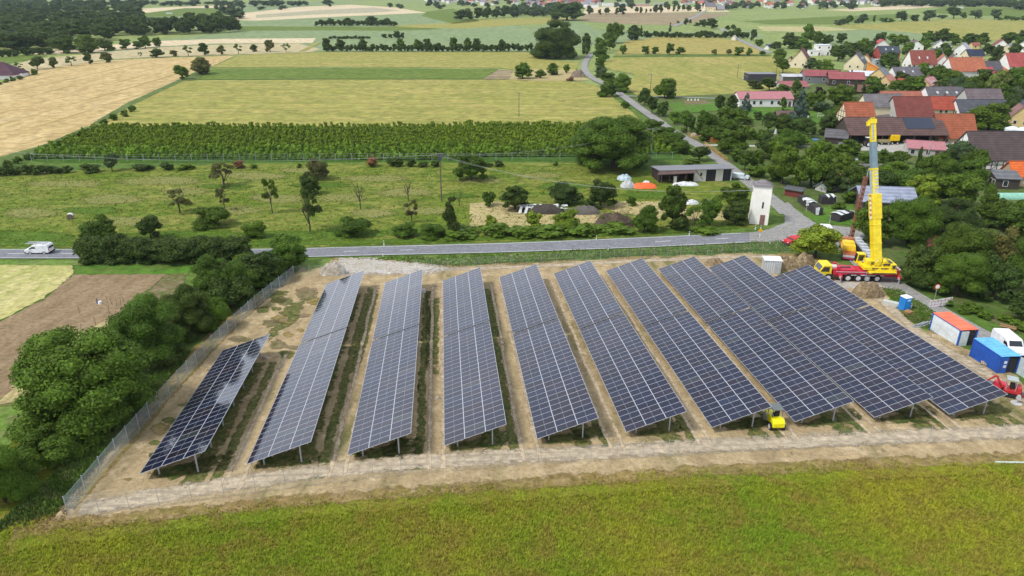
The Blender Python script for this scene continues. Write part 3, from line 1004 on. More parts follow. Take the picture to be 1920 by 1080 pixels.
def clumps(name, boxes, kind='bush', c='D', lod='B', label=None, cat='hedge', group=None, stuff=False, world=None):
    """one hedge or wood: many crowns merged in one mesh"""
    VV = []; FF = []; o_ = 0
    items = []
    for b in boxes:
        x0, y0, x1, y1 = b[:4]
        P = at((x0 + x1) / 2, y1)
        sinE = math.sin(math.atan2(CAM_Z - P.z, P.y))
        P = at((x0 + x1) / 2, y1 - .3 * (x1 - x0) * sinE)
        items.append((P, (x1 - x0) * mpp(P) * 1.1, height_to(P, y0)))
    for P, wm, h in (world or []):
        items.append((P, wm, h))
    origin = items[0][0].copy()
    for P, wm, h in items:
        V, F = crown_arrays(kind, lod, int(rng.integers(0, 5)))
        a = rng.uniform(0, 6.28); cs, sn = math.cos(a), math.sin(a)
        X = (V[:, 0] * cs - V[:, 1] * sn) * wm; Y = (V[:, 0] * sn + V[:, 1] * cs) * wm
        VV.append(np.stack([X + P.x - origin.x, Y + P.y - origin.y, V[:, 2] * h + P.z - origin.z], 1)); FF.append(F + o_); o_ += len(V)
    me = npmesh(name, np.vstack(VV), np.vstack(FF), [FOL])
    o = bpy.data.objects.new(name, me); COL.objects.link(o); o.location = origin
    o.color = (*LINEAR[c], 1)
    tag(o, label, cat, group, 'stuff' if stuff else None)
    return o


def hedge_px(x0, x1, ytop, ybot, step, **kw):
    """boxes along an image-row baseline; ytop/ybot may be pairs (left, right)"""
    yt = ytop if isinstance(ytop, tuple) else (ytop, ytop)
    yb = ybot if isinstance(ybot, tuple) else (ybot, ybot)
    n = max(2, int((x1 - x0) / step))
    bs = []
    for i in range(n):
        t = i / (n - 1)
        x = x0 + (x1 - x0) * t
        a = yt[0] + (yt[1] - yt[0]) * t; b = yb[0] + (yb[1] - yb[0]) * t
        hh = (b - a) * rng.uniform(.65, 1.12)
        wd = step * rng.uniform(1.2, 1.8)
        bs.append((x - wd / 2, b - hh, x + wd / 2, b + rng.uniform(-.6, .6)))
    return bs

# ------------------------------------------------------------------ trees along the site fence, lower left
tree(46, 612, 290, 842, 'dome', 'G', 'biggest tree at lower left, a broad round bright green crown beside the wire fence')
tree(224, 556, 345, 702, 'broad', 'M', 'tall feathery tree just behind the biggest round tree at lower left')
tree(306, 536, 405, 644, 'broad', 'D', 'dark leafy tree in the middle of the belt beside the wire fence')
tree(384, 556, 434, 626, 'bush', 'G', 'yellowish green shrub touching the wire fence under dark trees', lod='B')
tree(365, 472, 470, 580, 'broad', 'M', 'round tree of the fence belt nearest the brown field corner')
tree(392, 510, 480, 592, 'bush', 'D', 'dark wide shrub of the belt next to the upper wire fence')
tree(445, 468, 535, 545, 'broad', 'D', 'dark tree in front of the road beside the fence corner')
tree(505, 441, 578, 508, 'broad', 'M', 'last tree of the belt, closest to the road at the fence corner')
tree(278, 632, 355, 705, 'bush', 'D', 'dark low shrub between the biggest lower left tree and the fence')
tree(0 - 40, 832, 64, 968, 'bush', 'G', 'bright green bush cut by the left edge of the photo', lod='A')
clumps('undergrowth', [(40, 800, 120, 870), (80, 815, 160, 880), (20, 850, 90, 915)], 'bush', 'M', 'B', 'low dark brambles under the biggest lower left tree', 'undergrowth')
clumps('undergrowth', [(x, y - 46, x + 56, y) for x, y in ((258, 690), (292, 660), (322, 632), (352, 618), (374, 600), (396, 580), (418, 566), (440, 552), (462, 540), (486, 528), (508, 514), (380, 560), (410, 540), (440, 520), (350, 590))], 'bush', 'M', 'B', 'leafy undergrowth between the trees along the left wire fence', 'undergrowth')
# dark hedge along the road
clumps('hedge', [(148, 440, 215, 497), (190, 436, 260, 497), (235, 440, 300, 497), (285, 448, 350, 498), (320, 445, 390, 497), (360, 440, 430, 496), (405, 446, 474, 494)] + [(x, 446 + 4 * math.sin(x), x + 62, 496) for x in range(150, 420, 22)], 'bush', 'D', 'B', 'long dark overgrown hedge hiding the road at left')
tree(155, 403, 222, 462, 'broad', 'M', 'pale leaved tree rising above the left end of the dark roadside hedge')
tree(260, 402, 308, 452, 'broad', 'D', 'small round tree behind the middle of the dark roadside hedge')
# meadow behind the road
MT = [(362, 384, 432, 432, 'bush', 'M'), (455, 413, 502, 452, 'bush', 'G'), (392, 303, 450, 352, 'airy', 'O'), (408, 348, 436, 396, 'airy', 'O'), (310, 352, 365, 402, 'airy', 'O'),
      (494, 335, 528, 402, 'airy', 'M'), (562, 322, 602, 368, 'broad', 'D'), (575, 297, 620, 340, 'broad', 'O'), (555, 358, 608, 436, 'airy', 'D'), (630, 405, 697, 448, 'bush', 'M'),
      (757, 375, 788, 420, 'airy', 'O'), (735, 415, 782, 449, 'bush', 'M'), (780, 417, 832, 451, 'bush', 'G'), (823, 366, 870, 444, 'column', 'D'), (851, 286, 916, 344, 'broad', 'M'),
      (902, 355, 930, 390, 'bush', 'M'), (934, 344, 997, 400, 'broad', 'D'), (1018, 342, 1090, 388, 'bush', 'D'), (1096, 335, 1157, 394, 'broad', 'D'), (985, 393, 1016, 430, 'bush', 'L'),
      (1036, 389, 1087, 434, 'bush', 'L'), (1183, 384, 1234, 439, 'broad', 'M'), (1230, 342, 1290, 430, 'broad', 'M'), (1176, 365, 1194, 388, 'bush', 'M'), (1281, 385, 1320, 432, 'airy', 'M'),
      (1308, 368, 1352, 427, 'broad', 'M'), (1343, 343, 1406, 400, 'broad', 'M'), (1352, 375, 1402, 424, 'broad', 'D'), (908, 402, 936, 430, 'bush', 'L'), (1122, 402, 1150, 428, 'bush', 'M'), (1250, 400, 1285, 436, 'bush', 'D')]
for t in MT:
    tree(*t)
tree(658, 338, 694, 394, 'bare', 'O', 'leafless forked dead tree in the middle of the meadow')
tree(752, 335, 780, 378, 'bare', 'O', 'thin leafless dead tree just left of the tall utility pole')
tree(852, 355, 872, 388, 'bare', 'O', 'short bare crooked stump tree right of the tall utility pole')
clumps('roadside_scrub', [(900, 418, 960, 446), (950, 424, 1010, 448), (1000, 424, 1070, 448), (1060, 420, 1120, 446), (1110, 420, 1180, 442), (820, 425, 900, 448), (1290, 425, 1350, 440)], 'bush', 'G', 'C', 'low green scrub on the bank behind the main road', 'scrub')
# foot of the vineyard
clumps('hedge', hedge_px(0, 128, (304, 308), (331, 326), 16), 'bush', 'D', 'C', 'low dark hedge at the left edge below the golden field')
for b in [(153, 305, 190, 326, 'bush', 'D'), (195, 289, 227, 323, 'broad', 'B'), (250, 304, 292, 322, 'bush', 'D'), (300, 303, 330, 321, 'bush', 'D'), (332, 304, 366, 320, 'bush', 'G'), (435, 299, 460, 318, 'bush', 'R'),
          (468, 306, 485, 317, 'bush', 'G'), (681, 292, 712, 315, 'bush', 'R'), (556, 306, 568, 316, 'bush', 'D'), (725, 295, 755, 314, 'bush', 'D'), (1036, 302, 1048, 312, 'bush', 'D')]:
    tree(*b)
clumps('hedge', hedge_px(750, 815, 297, 314, 14), 'bush', 'D', 'C', 'dark low hedge at the vineyard foot left of the tall utility pole')
clumps('hedge', hedge_px(895, 935, 300, 314, 12), 'bush', 'D', 'C', 'dark low hedge at the vineyard foot right of the tall utility pole')
clumps('hedge', [(x, y - 12, x + 16, y + 3) for x, y in ((240, 208), (225, 217), (205, 224), (188, 234), (172, 243), (155, 252), (138, 259), (120, 267), (103, 275), (85, 283), (65, 290), (45, 298), (25, 305), (8, 311))], 'bush', 'M', 'C', 'shrubby hedge running down between the golden field and the vineyard')
tree(1070, 214, 1226, 328, 'dome', 'M', 'large dark spreading tree at the right end of the vineyard')
# beech grove and the bushes along the winding lane
tree(992, 36, 1092, 112, 'dome', 'D', 'huge dark dome shaped grove beside the bend of the lane')
tree(1028, 2, 1098, 39, 'dome', 'D', 'dark rounded wood standing behind the huge dome shaped grove')
for b in [(1088, 62, 1113, 102, 'broad', 'D'), (1110, 70, 1142, 100, 'broad', 'G'), (1130, 40, 1172, 82, 'broad', 'G'), (1168, 47, 1202, 76, 'broad', 'D'), (1132, 62, 1155, 95, 'broad', 'M'), (1112, 87, 1142, 116, 'bush', 'M'),
          (1112, 106, 1135, 130, 'bush', 'M'), (1114, 122, 1140, 146, 'bush', 'B'), (1122, 132, 1158, 160, 'bush', 'M'), (1150, 137, 1188, 174, 'broad', 'G'), (1120, 150, 1155, 184, 'bush', 'M'), (1135, 155, 1160, 182, 'bush', 'D'),
          (1163, 188, 1181, 204, 'bush', 'M'), (1194, 164, 1222, 200, 'broad', 'D'), (1208, 180, 1236, 216, 'broad', 'D'), (1224, 146, 1268, 186, 'broad', 'G'), (1228, 190, 1256, 220, 'broad', 'D'),
          (1270, 208, 1304, 250, 'broad', 'M'), (1298, 206, 1345, 256, 'broad', 'M'), (1342, 198, 1388, 238, 'broad', 'M'), (1252, 205, 1278, 235, 'bush', 'G'), (1310, 235, 1352, 268, 'broad', 'M'), (1340, 238, 1385, 266, 'bush', 'G')]:
    tree(*b)
clumps('hedge', [(1205, 222, 1245, 252), (1225, 235, 1268, 265), (1242, 245, 1285, 280), (1258, 262, 1296, 290), (1215, 245, 1240, 262)], 'bush', 'M', 'B', 'bushy strip on the left of the lane above the long shed')
tree(1290, 274, 1331, 304, 'broad', 'D', 'dark round tree beside the lane just above the long shed')
tree(1280, 297, 1316, 313, 'bush', 'M', 'clipped low round bush behind the roof of the long shed')
clumps('hedge', hedge_px(1200, 1400, 57, (70, 72), 9), 'bush', 'D', 'C', 'dark hedgerow across the fields right of the huge dome grove')
tree(1252, 42, 1260, 60, 'conifer', 'D'); tree(1198, 48, 1206, 62, 'conifer', 'D')
# long tree belt behind the pale fields
clumps('tree_belt', hedge_px(610, 995, 82, 97, 8), 'broad', 'D', 'C', 'long dark belt of trees along the far edge of the pale green field', 'tree belt')
for x in (612, 640, 682, 752, 785, 802, 850, 876, 895, 942):
    tree(x - 9, 71 + rng.uniform(-1, 3), x + 9, 96, 'broad', rng.choice(['D', 'D', 'M']))
clumps('wood', hedge_px(594, 740, 36, 49, 8) + [(612, 34, 630, 48), (640, 33, 662, 48), (685, 30, 712, 48), (715, 34, 735, 48)], 'broad', 'D', 'C', 'dark island of trees in the blue green field, top centre', 'wood')
clumps('wood', hedge_px(620, 690, 66, 73, 7), 'bush', 'D', 'C', 'thin low hedge above the left end of the long tree belt')
clumps('wood', hedge_px(720, 754, 61, 72, 7) + [(738, 56, 752, 72)], 'bush', 'D', 'C', 'small dark copse above the middle of the long tree belt', 'wood')
clumps('wood', [(848, 18, 880, 38), (862, 16, 892, 38), (885, 14, 912, 37), (905, 14, 925, 35), (918, 16, 940, 34), (935, 10, 958, 33), (950, 12, 975, 32)], 'broad', 'D', 'C', 'rounded dark wood on the slope below the far village', 'wood')
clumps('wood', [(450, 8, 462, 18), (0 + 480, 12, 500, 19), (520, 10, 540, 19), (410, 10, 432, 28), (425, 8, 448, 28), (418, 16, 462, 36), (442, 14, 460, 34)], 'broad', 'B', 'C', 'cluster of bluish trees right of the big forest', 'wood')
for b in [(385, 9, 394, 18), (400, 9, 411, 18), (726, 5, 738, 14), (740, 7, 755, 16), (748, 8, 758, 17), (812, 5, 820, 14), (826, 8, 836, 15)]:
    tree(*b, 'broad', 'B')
# woodland at far left
W = []
for i in range(250):
    y = rng.uniform(10, 98); x = rng.uniform(-60, 275)
    lim = 260 - (y - 30) * 1.3 if y > 60 else 265
    if x < lim and not (y > 80 and x > 120):
        s_ = 16 + y * .30
        W.append((x - s_ * .55, y - s_ * .75, x + s_ * .55, y))
for i in range(60):
    x = rng.uniform(205, 445); yb = 70 - (x - 205) * .035 + rng.uniform(-9, 0)
    W.append((x - 14, yb - rng.uniform(24, 34), x + 14, yb))
clumps('forest', W, 'broad', 'D', 'C', 'dark dense deciduous forest filling the upper left', 'forest', stuff=True)
F2 = []
for i in range(90):
    x = rng.uniform(-40, 640); F2.append((x - 10, 1 + rng.uniform(-2, 3), x + 10, 9 + rng.uniform(-2, 4)))
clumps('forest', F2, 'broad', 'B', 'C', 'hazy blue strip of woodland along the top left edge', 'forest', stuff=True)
F3 = []
for i in range(130):
    x = rng.uniform(1640, 1990); y = rng.uniform(2, 12) + max(0, (x - 1860) * .1); F3.append((x - 11, y - 11, x + 11, y + 2))
clumps('forest', F3, 'broad', 'D', 'C', 'dark woodland along the top right edge behind the fields', 'forest', stuff=True)
F4 = []
for i in range(70):
    x = rng.uniform(800, 1640); y = rng.uniform(1, 17); F4.append((x - 7, y - 9, x + 7, y + 1))
for i in range(46):
    x = rng.uniform(930, 1110) if i % 2 else rng.uniform(1340, 1600); y = rng.uniform(13, 24) if i % 2 else rng.uniform(8, 18); F4.append((x - 8, y - 10, x + 8, y + 2))
for i in range(30):
    x = rng.uniform(950, 1035); y = rng.uniform(22, 31); F4.append((x - 8, y - 12, x + 8, y + 2))
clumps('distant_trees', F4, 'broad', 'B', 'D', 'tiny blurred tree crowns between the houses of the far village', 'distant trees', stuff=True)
# trees in front of the forest
for b in [(98, 68, 142, 101, 'broad', 'M'), (138, 65, 186, 101, 'broad', 'M'), (178, 72, 216, 96, 'broad', 'M'), (224, 73, 250, 93, 'broad', 'M'), (249, 77, 270, 93, 'broad', 'D'), (260, 67, 286, 91, 'broad', 'M'), (285, 70, 304, 89, 'broad', 'M'), (5, 55, 42, 88, 'broad', 'S')]:
    tree(*b)
clumps('hedge', hedge_px(2, 92, 88, (108, 102), 12), 'bush', 'D', 'C', 'dark bushes at the foot of the forest on the left edge')
clumps('hedge', hedge_px(44, 66, 127, 142, 9), 'bush', 'M', 'C', 'bushes beside the purple roofed house at the left edge')
clumps('hedge', hedge_px(0, 38, (150, 142), (160, 150), 8), 'bush', 'M', 'D', 'garden bushes in front of the purple roofed house at the left edge')
ROWT = [(28, 117, 45, 131), (57, 106, 85, 131), (94, 107, 111, 128), (122, 105, 147, 124), (159, 97, 176, 121), (188, 98, 212, 118), (259, 97, 268, 108), (281, 91, 307, 109), (317, 94, 334, 106), (343, 85, 364, 106),
        (374, 80, 394, 104), (407, 85, 424, 103), (438, 82, 457, 102), (470, 83, 485, 98), (496, 75, 518, 98), (527, 81, 546, 98)]
ORD = ['first', 'second', 'third', 'fourth', 'fifth', 'sixth', 'seventh', 'eighth', 'ninth', 'tenth', 'eleventh', 'twelfth', 'thirteenth', 'fourteenth', 'fifteenth', 'sixteenth', 'seventeenth', 'eighteenth', 'nineteenth', 'twentieth']
ORD += ['twenty-' + o for o in ORD[:9]] + ['thirtieth'] + ['thirty-' + o for o in ORD[:9]] + ['fortieth'] + ['forty-' + o for o in ORD[:9]] + ['fiftieth'] + ['fifty-' + o for o in ORD[:9]]
for i, b in enumerate(ROWT):
    tree(*b, 'broad' if i % 3 else 'airy', ['M', 'D', 'O'][i % 3], '%s tree from the left in the row along the golden field' % ORD[i], 'row of field trees', lod='C')
tree(328, 122, 358, 150, 'broad', 'G', 'bright green tree at the corner of the golden field', lod='B')
tree(355, 107, 397, 141, 'broad', 'O', 'olive grey tree right of the bright one at the golden field corner')
RT = [(1160, 84, 1175, 102), (1201, 86, 1219, 102), (1221, 88, 1237, 102), (1246, 80, 1265, 103), (1265, 88, 1284, 103), (1332, 92, 1345, 103), (1358, 92, 1372, 104), (1374, 88, 1397, 105), (1398, 90, 1412, 105), (1420, 95, 1435, 105)]
for i, b in enumerate(RT):
    tree(*b, 'broad', 'M' if i not in (5, 6) else 'O', '%s tree from the left in the row dividing the two barley fields' % ORD[i], 'row between barley fields')
TT = [(1098, 10, 1108, 28), (1120, 17, 1128, 28), (1130, 14, 1143, 28), (1152, 14, 1160, 28), (1158, 7, 1175, 28), (1190, 13, 1199, 25), (1198, 13, 1206, 25), (1209, 16, 1214, 25), (1217, 16, 1223, 24), (1222, 8, 1235, 24), (1233, 8, 1243, 24),
      (1250, 8, 1258, 22), (1260, 9, 1267, 22), (1268, 8, 1276, 22), (1276, 8, 1284, 22), (1285, 9, 1298, 21), (1300, 9, 1316, 22)]
for i, b in enumerate(TT):
    tree(*b, 'broad', 'D', '%s tree from the left in the avenue below the far village' % ORD[i], 'avenue below the far village')
for b in [(960, 118, 1000, 149, 'broad', 'G'), (1001, 130, 1023, 148, 'broad', 'G'), (1020, 118, 1049, 142, 'broad', 'M'), (1055, 120, 1068, 138, 'broad', 'G'), (1060, 143, 1078, 153, 'bush', 'R'),
          (1281, 34, 1291, 47, 'broad', 'D'), (1290, 36, 1297, 46, 'broad', 'D'), (1268, 38, 1276, 44, 'bush', 'M'), (1300, 42, 1318, 49, 'bush', 'D'), (1308, 36, 1326, 51, 'broad', 'D'), (1322, 34, 1347, 54, 'broad', 'D'), (1358, 47, 1370, 56, 'bush', 'D'), (1368, 46, 1381, 58, 'broad', 'D'), (1374, 52, 1391, 70, 'broad', 'M'),
          (1405, 55, 1420, 77, 'broad', 'B'), (1412, 72, 1430, 87, 'bush', 'M'), (1560, 36, 1578, 48, 'bush', 'B'), (1572, 34, 1590, 46, 'bush', 'B'), (1582, 28, 1599, 46, 'broad', 'M'), (1598, 33, 1614, 44, 'bush', 'B'), (1608, 26, 1627, 44, 'broad', 'B'), (1635, 26, 1641, 42, 'column', 'D'),
          (1645, 32, 1665, 42, 'bush', 'M'), (1664, 34, 1680, 42, 'bush', 'M'), (1677, 20, 1702, 40, 'round', 'D'), (1702, 26, 1722, 40, 'bush', 'D'), (1728, 19, 1755, 40, 'broad', 'B'), (1757, 25, 1777, 36, 'bush', 'B'), (1772, 13, 1803, 35, 'broad', 'D'), (1798, 22, 1812, 34, 'bush', 'M'), (1815, 18, 1842, 35, 'broad', 'B'), (1852, 17, 1876, 37, 'broad', 'B')]:
    tree(*b)
clumps('hedge', hedge_px(1876, 1960, 29, (38, 41), 9), 'bush', 'M', 'C', 'low hedge at the right edge in front of the top right woodland')
# village trees
VT = [(1500, 45, 1528, 82, 'broad', 'G'), (1463, 62, 1502, 92, 'broad', 'D'), (1522, 58, 1545, 84, 'broad', 'M'), (1540, 64, 1565, 84, 'bush', 'D'), (1484, 70, 1520, 98, 'bush', 'M'), (1444, 92, 1474, 122, 'broad', 'M'), (1450, 106, 1467, 126, 'broad', 'G'), (1536, 110, 1558, 132, 'round', 'L'), (1552, 84, 1590, 116, 'broad', 'D'),
      (1580, 80, 1612, 110, 'broad', 'D'), (1598, 72, 1632, 108, 'broad', 'M'), (1565, 62, 1590, 82, 'broad', 'D'), (1645, 60, 1662, 76, 'broad', 'M'), (1660, 63, 1686, 82, 'broad', 'G'), (1686, 68, 1703, 83, 'broad', 'M'), (1722, 58, 1750, 85, 'broad', 'M'), (1745, 53, 1782, 84, 'broad', 'D'),
      (1772, 62, 1800, 84, 'broad', 'M'), (1800, 62, 1832, 82, 'broad', 'D'), (1825, 61, 1855, 84, 'broad', 'D'), (1872, 60, 1905, 86, 'broad', 'M'), (1900, 56, 1935, 82, 'broad', 'D'), (1845, 84, 1882, 124, 'conifer', 'D'), (1740, 122, 1772, 146, 'broad', 'M'), (1718, 118, 1742, 142, 'broad', 'G'), (1688, 80, 1703, 102, 'conifer', 'D'), (1660, 106, 1682, 120, 'bush', 'M'),
      (1745, 90, 1766, 112, 'bush', 'M'), (1765, 88, 1788, 108, 'bush', 'M'), (1544, 157, 1600, 207, 'broad', 'G'), (1518, 163, 1548, 206, 'round', 'C'), (1478, 168, 1517, 224, 'conifer', 'S'), (1384, 174, 1411, 210, 'conifer', 'S'), (1597, 148, 1607, 178, 'column', 'D'), (1612, 154, 1623, 176, 'column', 'D'),
      (1660, 150, 1694, 174, 'broad', 'M'), (1640, 156, 1660, 170, 'bush', 'G'), (1685, 175, 1692, 188, 'column', 'M'), (1768, 133, 1812, 172, 'broad', 'G'), (1806, 135, 1852, 185, 'broad', 'G'), (1842, 130, 1886, 190, 'broad', 'W'), (1878, 135, 1925, 192, 'broad', 'G'), (1810, 191, 1894, 250, 'dome', 'G'),
      (1400, 148, 1432, 168, 'bush', 'D'), (1425, 145, 1458, 172, 'broad', 'D'), (1455, 156, 1480, 174, 'bush', 'M'), (1480, 148, 1502, 176, 'broad', 'M'), (1336, 178, 1360, 214, 'broad', 'D'), (1354, 178, 1384, 214, 'broad', 'D'), (1342, 204, 1372, 236, 'bush', 'G'), (1366, 206, 1402, 240, 'broad', 'M'), (1386, 216, 1412, 234, 'bush', 'M'), (1410, 207, 1428, 226, 'bush', 'D'),
      (1422, 212, 1456, 250, 'broad', 'D'), (1450, 212, 1488, 252, 'broad', 'D'), (1386, 234, 1420, 262, 'bush', 'G'), (1412, 240, 1440, 268, 'bush', 'M'), (1455, 244, 1490, 270, 'broad', 'M'), (1512, 235, 1532, 254, 'round', 'M'), (1484, 250, 1520, 276, 'bush', 'G'), (1460, 182, 1474, 208, 'broad', 'M'),
      (1362, 275, 1396, 306, 'bush', 'M'), (1380, 282, 1412, 322, 'broad', 'M'), (1402, 280, 1432, 318, 'broad', 'G'), (1396, 306, 1436, 336, 'bush', 'M'), (1430, 266, 1500, 352, 'broad', 'G'), (1480, 262, 1558, 356, 'broad', 'G'), (1555, 270, 1585, 296, 'bush', 'M'), (1558, 288, 1606, 334, 'broad', 'G'), (1535, 318, 1580, 362, 'round', 'D'),
      (1570, 332, 1618, 368, 'bush', 'B'), (1572, 354, 1604, 384, 'bush', 'G'), (1608, 282, 1650, 314, 'bush', 'M'), (1645, 278, 1672, 312, 'bush', 'M'), (1666, 280, 1704, 310, 'bush', 'M'), (1612, 322, 1640, 352, 'broad', 'G'), (1645, 320, 1700, 352, 'bush', 'M'), (1708, 272, 1724, 332, 'column', 'D'), (1716, 292, 1772, 334, 'broad', 'M'), (1758, 278, 1792, 318, 'broad', 'D'),
      (1794, 278, 1846, 330, 'broad', 'M'), (1692, 326, 1762, 392, 'broad', 'L'), (1745, 322, 1832, 396, 'broad', 'G'), (1590, 376, 1668, 466, 'broad', 'G'), (1650, 368, 1752, 468, 'broad', 'G'), (1740, 372, 1834, 458, 'broad', 'D'), (1832, 345, 1862, 412, 'broad', 'M'), (1858, 376, 1896, 420, 'bush', 'M'), (1892, 368, 1940, 425, 'broad', 'M'),
      (1684, 452, 1760, 546, 'broad', 'D'), (1745, 418, 1850, 530, 'broad', 'M'), (1830, 422, 1900, 520, 'broad', 'O'), (1740, 470, 1840, 565, 'broad', 'M'), (1820, 480, 1900, 572, 'broad', 'D'), (1880, 430, 1980, 560, 'broad', 'M'), (1700, 500, 1752, 552, 'bush', 'D'), (1880, 540, 1960, 606, 'broad', 'D'),
      (1482, 420, 1572, 492, 'round', 'L'), (1870, 410, 1912, 440, 'bush', 'D'), (1840, 408, 1870, 430, 'bush', 'D')]
for b in VT:
    tree(*b, lod='A' if (b[2] - b[0]) > 90 else None)
clumps('hedge', [(1800, 568, 1830, 585), (1815, 574, 1845, 592), (1832, 582, 1860, 600)], 'bush', 'M', 'C', 'clipped low hedge on the verge right of the barrier')
clumps('hedge', [(1870, 590, 1900, 606), (1890, 600, 1925, 618), (1910, 610, 1945, 628)], 'bush', 'G', 'C', 'low hedge beyond the wooden bench at the right edge')
clumps('garden_undergrowth', [(x, y - 16, x + 26, y) for x, y in [(1345, 285), (1400, 262), (1450, 275), (1560, 318), (1600, 330), (1640, 345), (1700, 400), (1720, 350), (1560, 395), (1440, 340), (1850, 460), (1880, 460), (1700, 470), (1760, 575), (1790, 590), (1700, 530), (1470, 250), (1500, 240), (1375, 250), (1830, 400), (1850, 420)]], 'bush', 'M', 'C', 'scattered low shrubs between the garden trees', 'undergrowth', stuff=True)

for (x, y) in [(1455, 92), (1478, 78), (1512, 96), (1530, 80), (1560, 104), (1575, 112), (1588, 96), (1610, 102), (1625, 112), (1632, 92), (1648, 78), (1676, 96), (1690, 84), (1700, 104), (1734, 96), (1748, 80), (1756, 108), (1770, 102), (1790, 86), (1812, 84), (1838, 90), (1850, 104), (1868, 112), (1886, 88), (1900, 106), (1912, 90),
               (1676, 140), (1686, 160), (1732, 150), (1756, 146), (1750, 160), (1776, 152), (1700, 176), (1720, 178), (1628, 168), (1640, 178), (1560, 150), (1548, 140), (1520, 130), (1536, 134), (1470, 138), (1900, 150), (1890, 170), (1915, 176), (1930, 150), (1888, 222), (1760, 176), (1790, 180), (1812, 190), (1880, 196), (1905, 200), (1660, 128), (1672, 118), (1850, 150),
               (1500, 200), (1528, 210), (1544, 214), (1575, 200), (1590, 186), (1566, 232), (1500, 262), (1480, 280), (1552, 256), (1590, 300), (1795, 318), (1740, 345), (1764, 350), (1812, 352), (1700, 372), (1860, 430), (1900, 450), (1668, 350), (1640, 368), (1600, 366), (1460, 306), (1440, 300), (1372, 292), (1360, 262)]:
    s_ = 9 + (y - 75) * .085
    tree(x - s_ * rng.uniform(.8, 1.2), y - s_ * rng.uniform(1.4, 2.2), x + s_ * rng.uniform(.8, 1.2), y, rng.choice(['broad', 'broad', 'bush']), rng.choice(['D', 'M', 'M', 'G', 'B']))

# ------------------------------------------------------------------ vineyard
poly = [(190, 242), (600, 241), (1000, 239), (1200, 238), (1255, 268), (1262, 292), (1100, 299), (600, 300), (95, 302), (60, 298), (110, 274)]


def inside(x, y, P):
    r = False
    for i in range(len(P)):
        (x1, y1), (x2, y2) = P[i], P[(i + 1) % len(P)]
        if (y1 > y) != (y2 > y) and x < (x2 - x1) * (y - y1) / (y2 - y1) + x1:
            r = not r
    return r


A = at(60, 300); B = at(1262, 240)
vp = []
yy = A.y
row = 0
while yy < B.y + 6:
    xx = -160 + (row % 2) * .9
    while xx < 60:
        p = Vector((xx + rng.uniform(-.35, .35), yy + rng.uniform(-.3, .3) - .06 * xx * .2, 0))
        p.z = T(p.y)
        a, b = proj(p)
        if inside(a, b, poly):
            vp.append(p)
        xx += 1.9
    yy += 3.9
    row += 1
vp.sort(key=lambda p: p.y)
VG = 'vine bushes nearest the meadow'
vm = []
for i in range(4):
    V, F = crown_arrays('bush', 'D', 40 + i)
    vm.append(npmesh('vine', V, F, [FOL]))
for i, p in enumerate(vp[:300]):
    o = bpy.data.objects.new('vine_bush', vm[i % 4]); COL.objects.link(o)
    o.location = p; s_ = rng.uniform(.85, 1.15)
    o.scale = (2.1 * s_, 2.1 * s_, 2.6 * s_ * rng.uniform(.85, 1.15)); o.rotation_euler = (0, 0, rng.uniform(0, 6))
    k = rng.uniform(.75, 1.35)
    o.color = (.15 * k, .25 * k, .028 * k, 1)
    tag(o, 'bushy green vine in the front rows of the vineyard above the meadow', 'vine', VG)
VV = []; FF = []; o_ = 0
for p in vp[300:]:
    V, F = crown_arrays('bush', 'D', int(rng.integers(0, 6)))
    s_ = rng.uniform(1.8, 2.5)
    V = V * np.array([s_, s_, rng.uniform(2.1, 3.0)]) + np.array(p)
    VV.append(V); FF.append(F + o_); o_ += len(V)
o = bpy.data.objects.new('vineyard_rows', npmesh('vineyard_rows', np.vstack(VV), np.vstack(FF), [FOL])); COL.objects.link(o)
o.color = (.17, .25, .026, 1)
tag(o, 'bright green rows of vines in the back of the vineyard', 'vineyard', None, 'stuff')
# wire trellis posts at the vineyard foot
pm = MB(); pm.tube((0, 0, 0), (0, 0, 2.1), .05, .05, 6); PMESH = pm.mesh('post', [STEEL])
t = empty('trellis_fence', at(60, 304), 0, 'thin wire trellis fence with pale posts along the foot of the vineyard', 'fence')
prev = None
wm = MB()
for x in range(60, 1262, 30):
    p = at(x, 303.5 - (x - 60) * .003)
    o = bpy.data.objects.new('post', PMESH); COL.objects.link(o); o.parent = t; o.location = p - t.location
    q = p - t.location
    if prev is not None:
        for z in (.7, 1.4, 2.0):
            wm.tube(prev + Vector((0, 0, z)), q + Vector((0, 0, z)), .012, None, 3, caps=False)
    prev = q
wm.build('wire', STEEL, t)


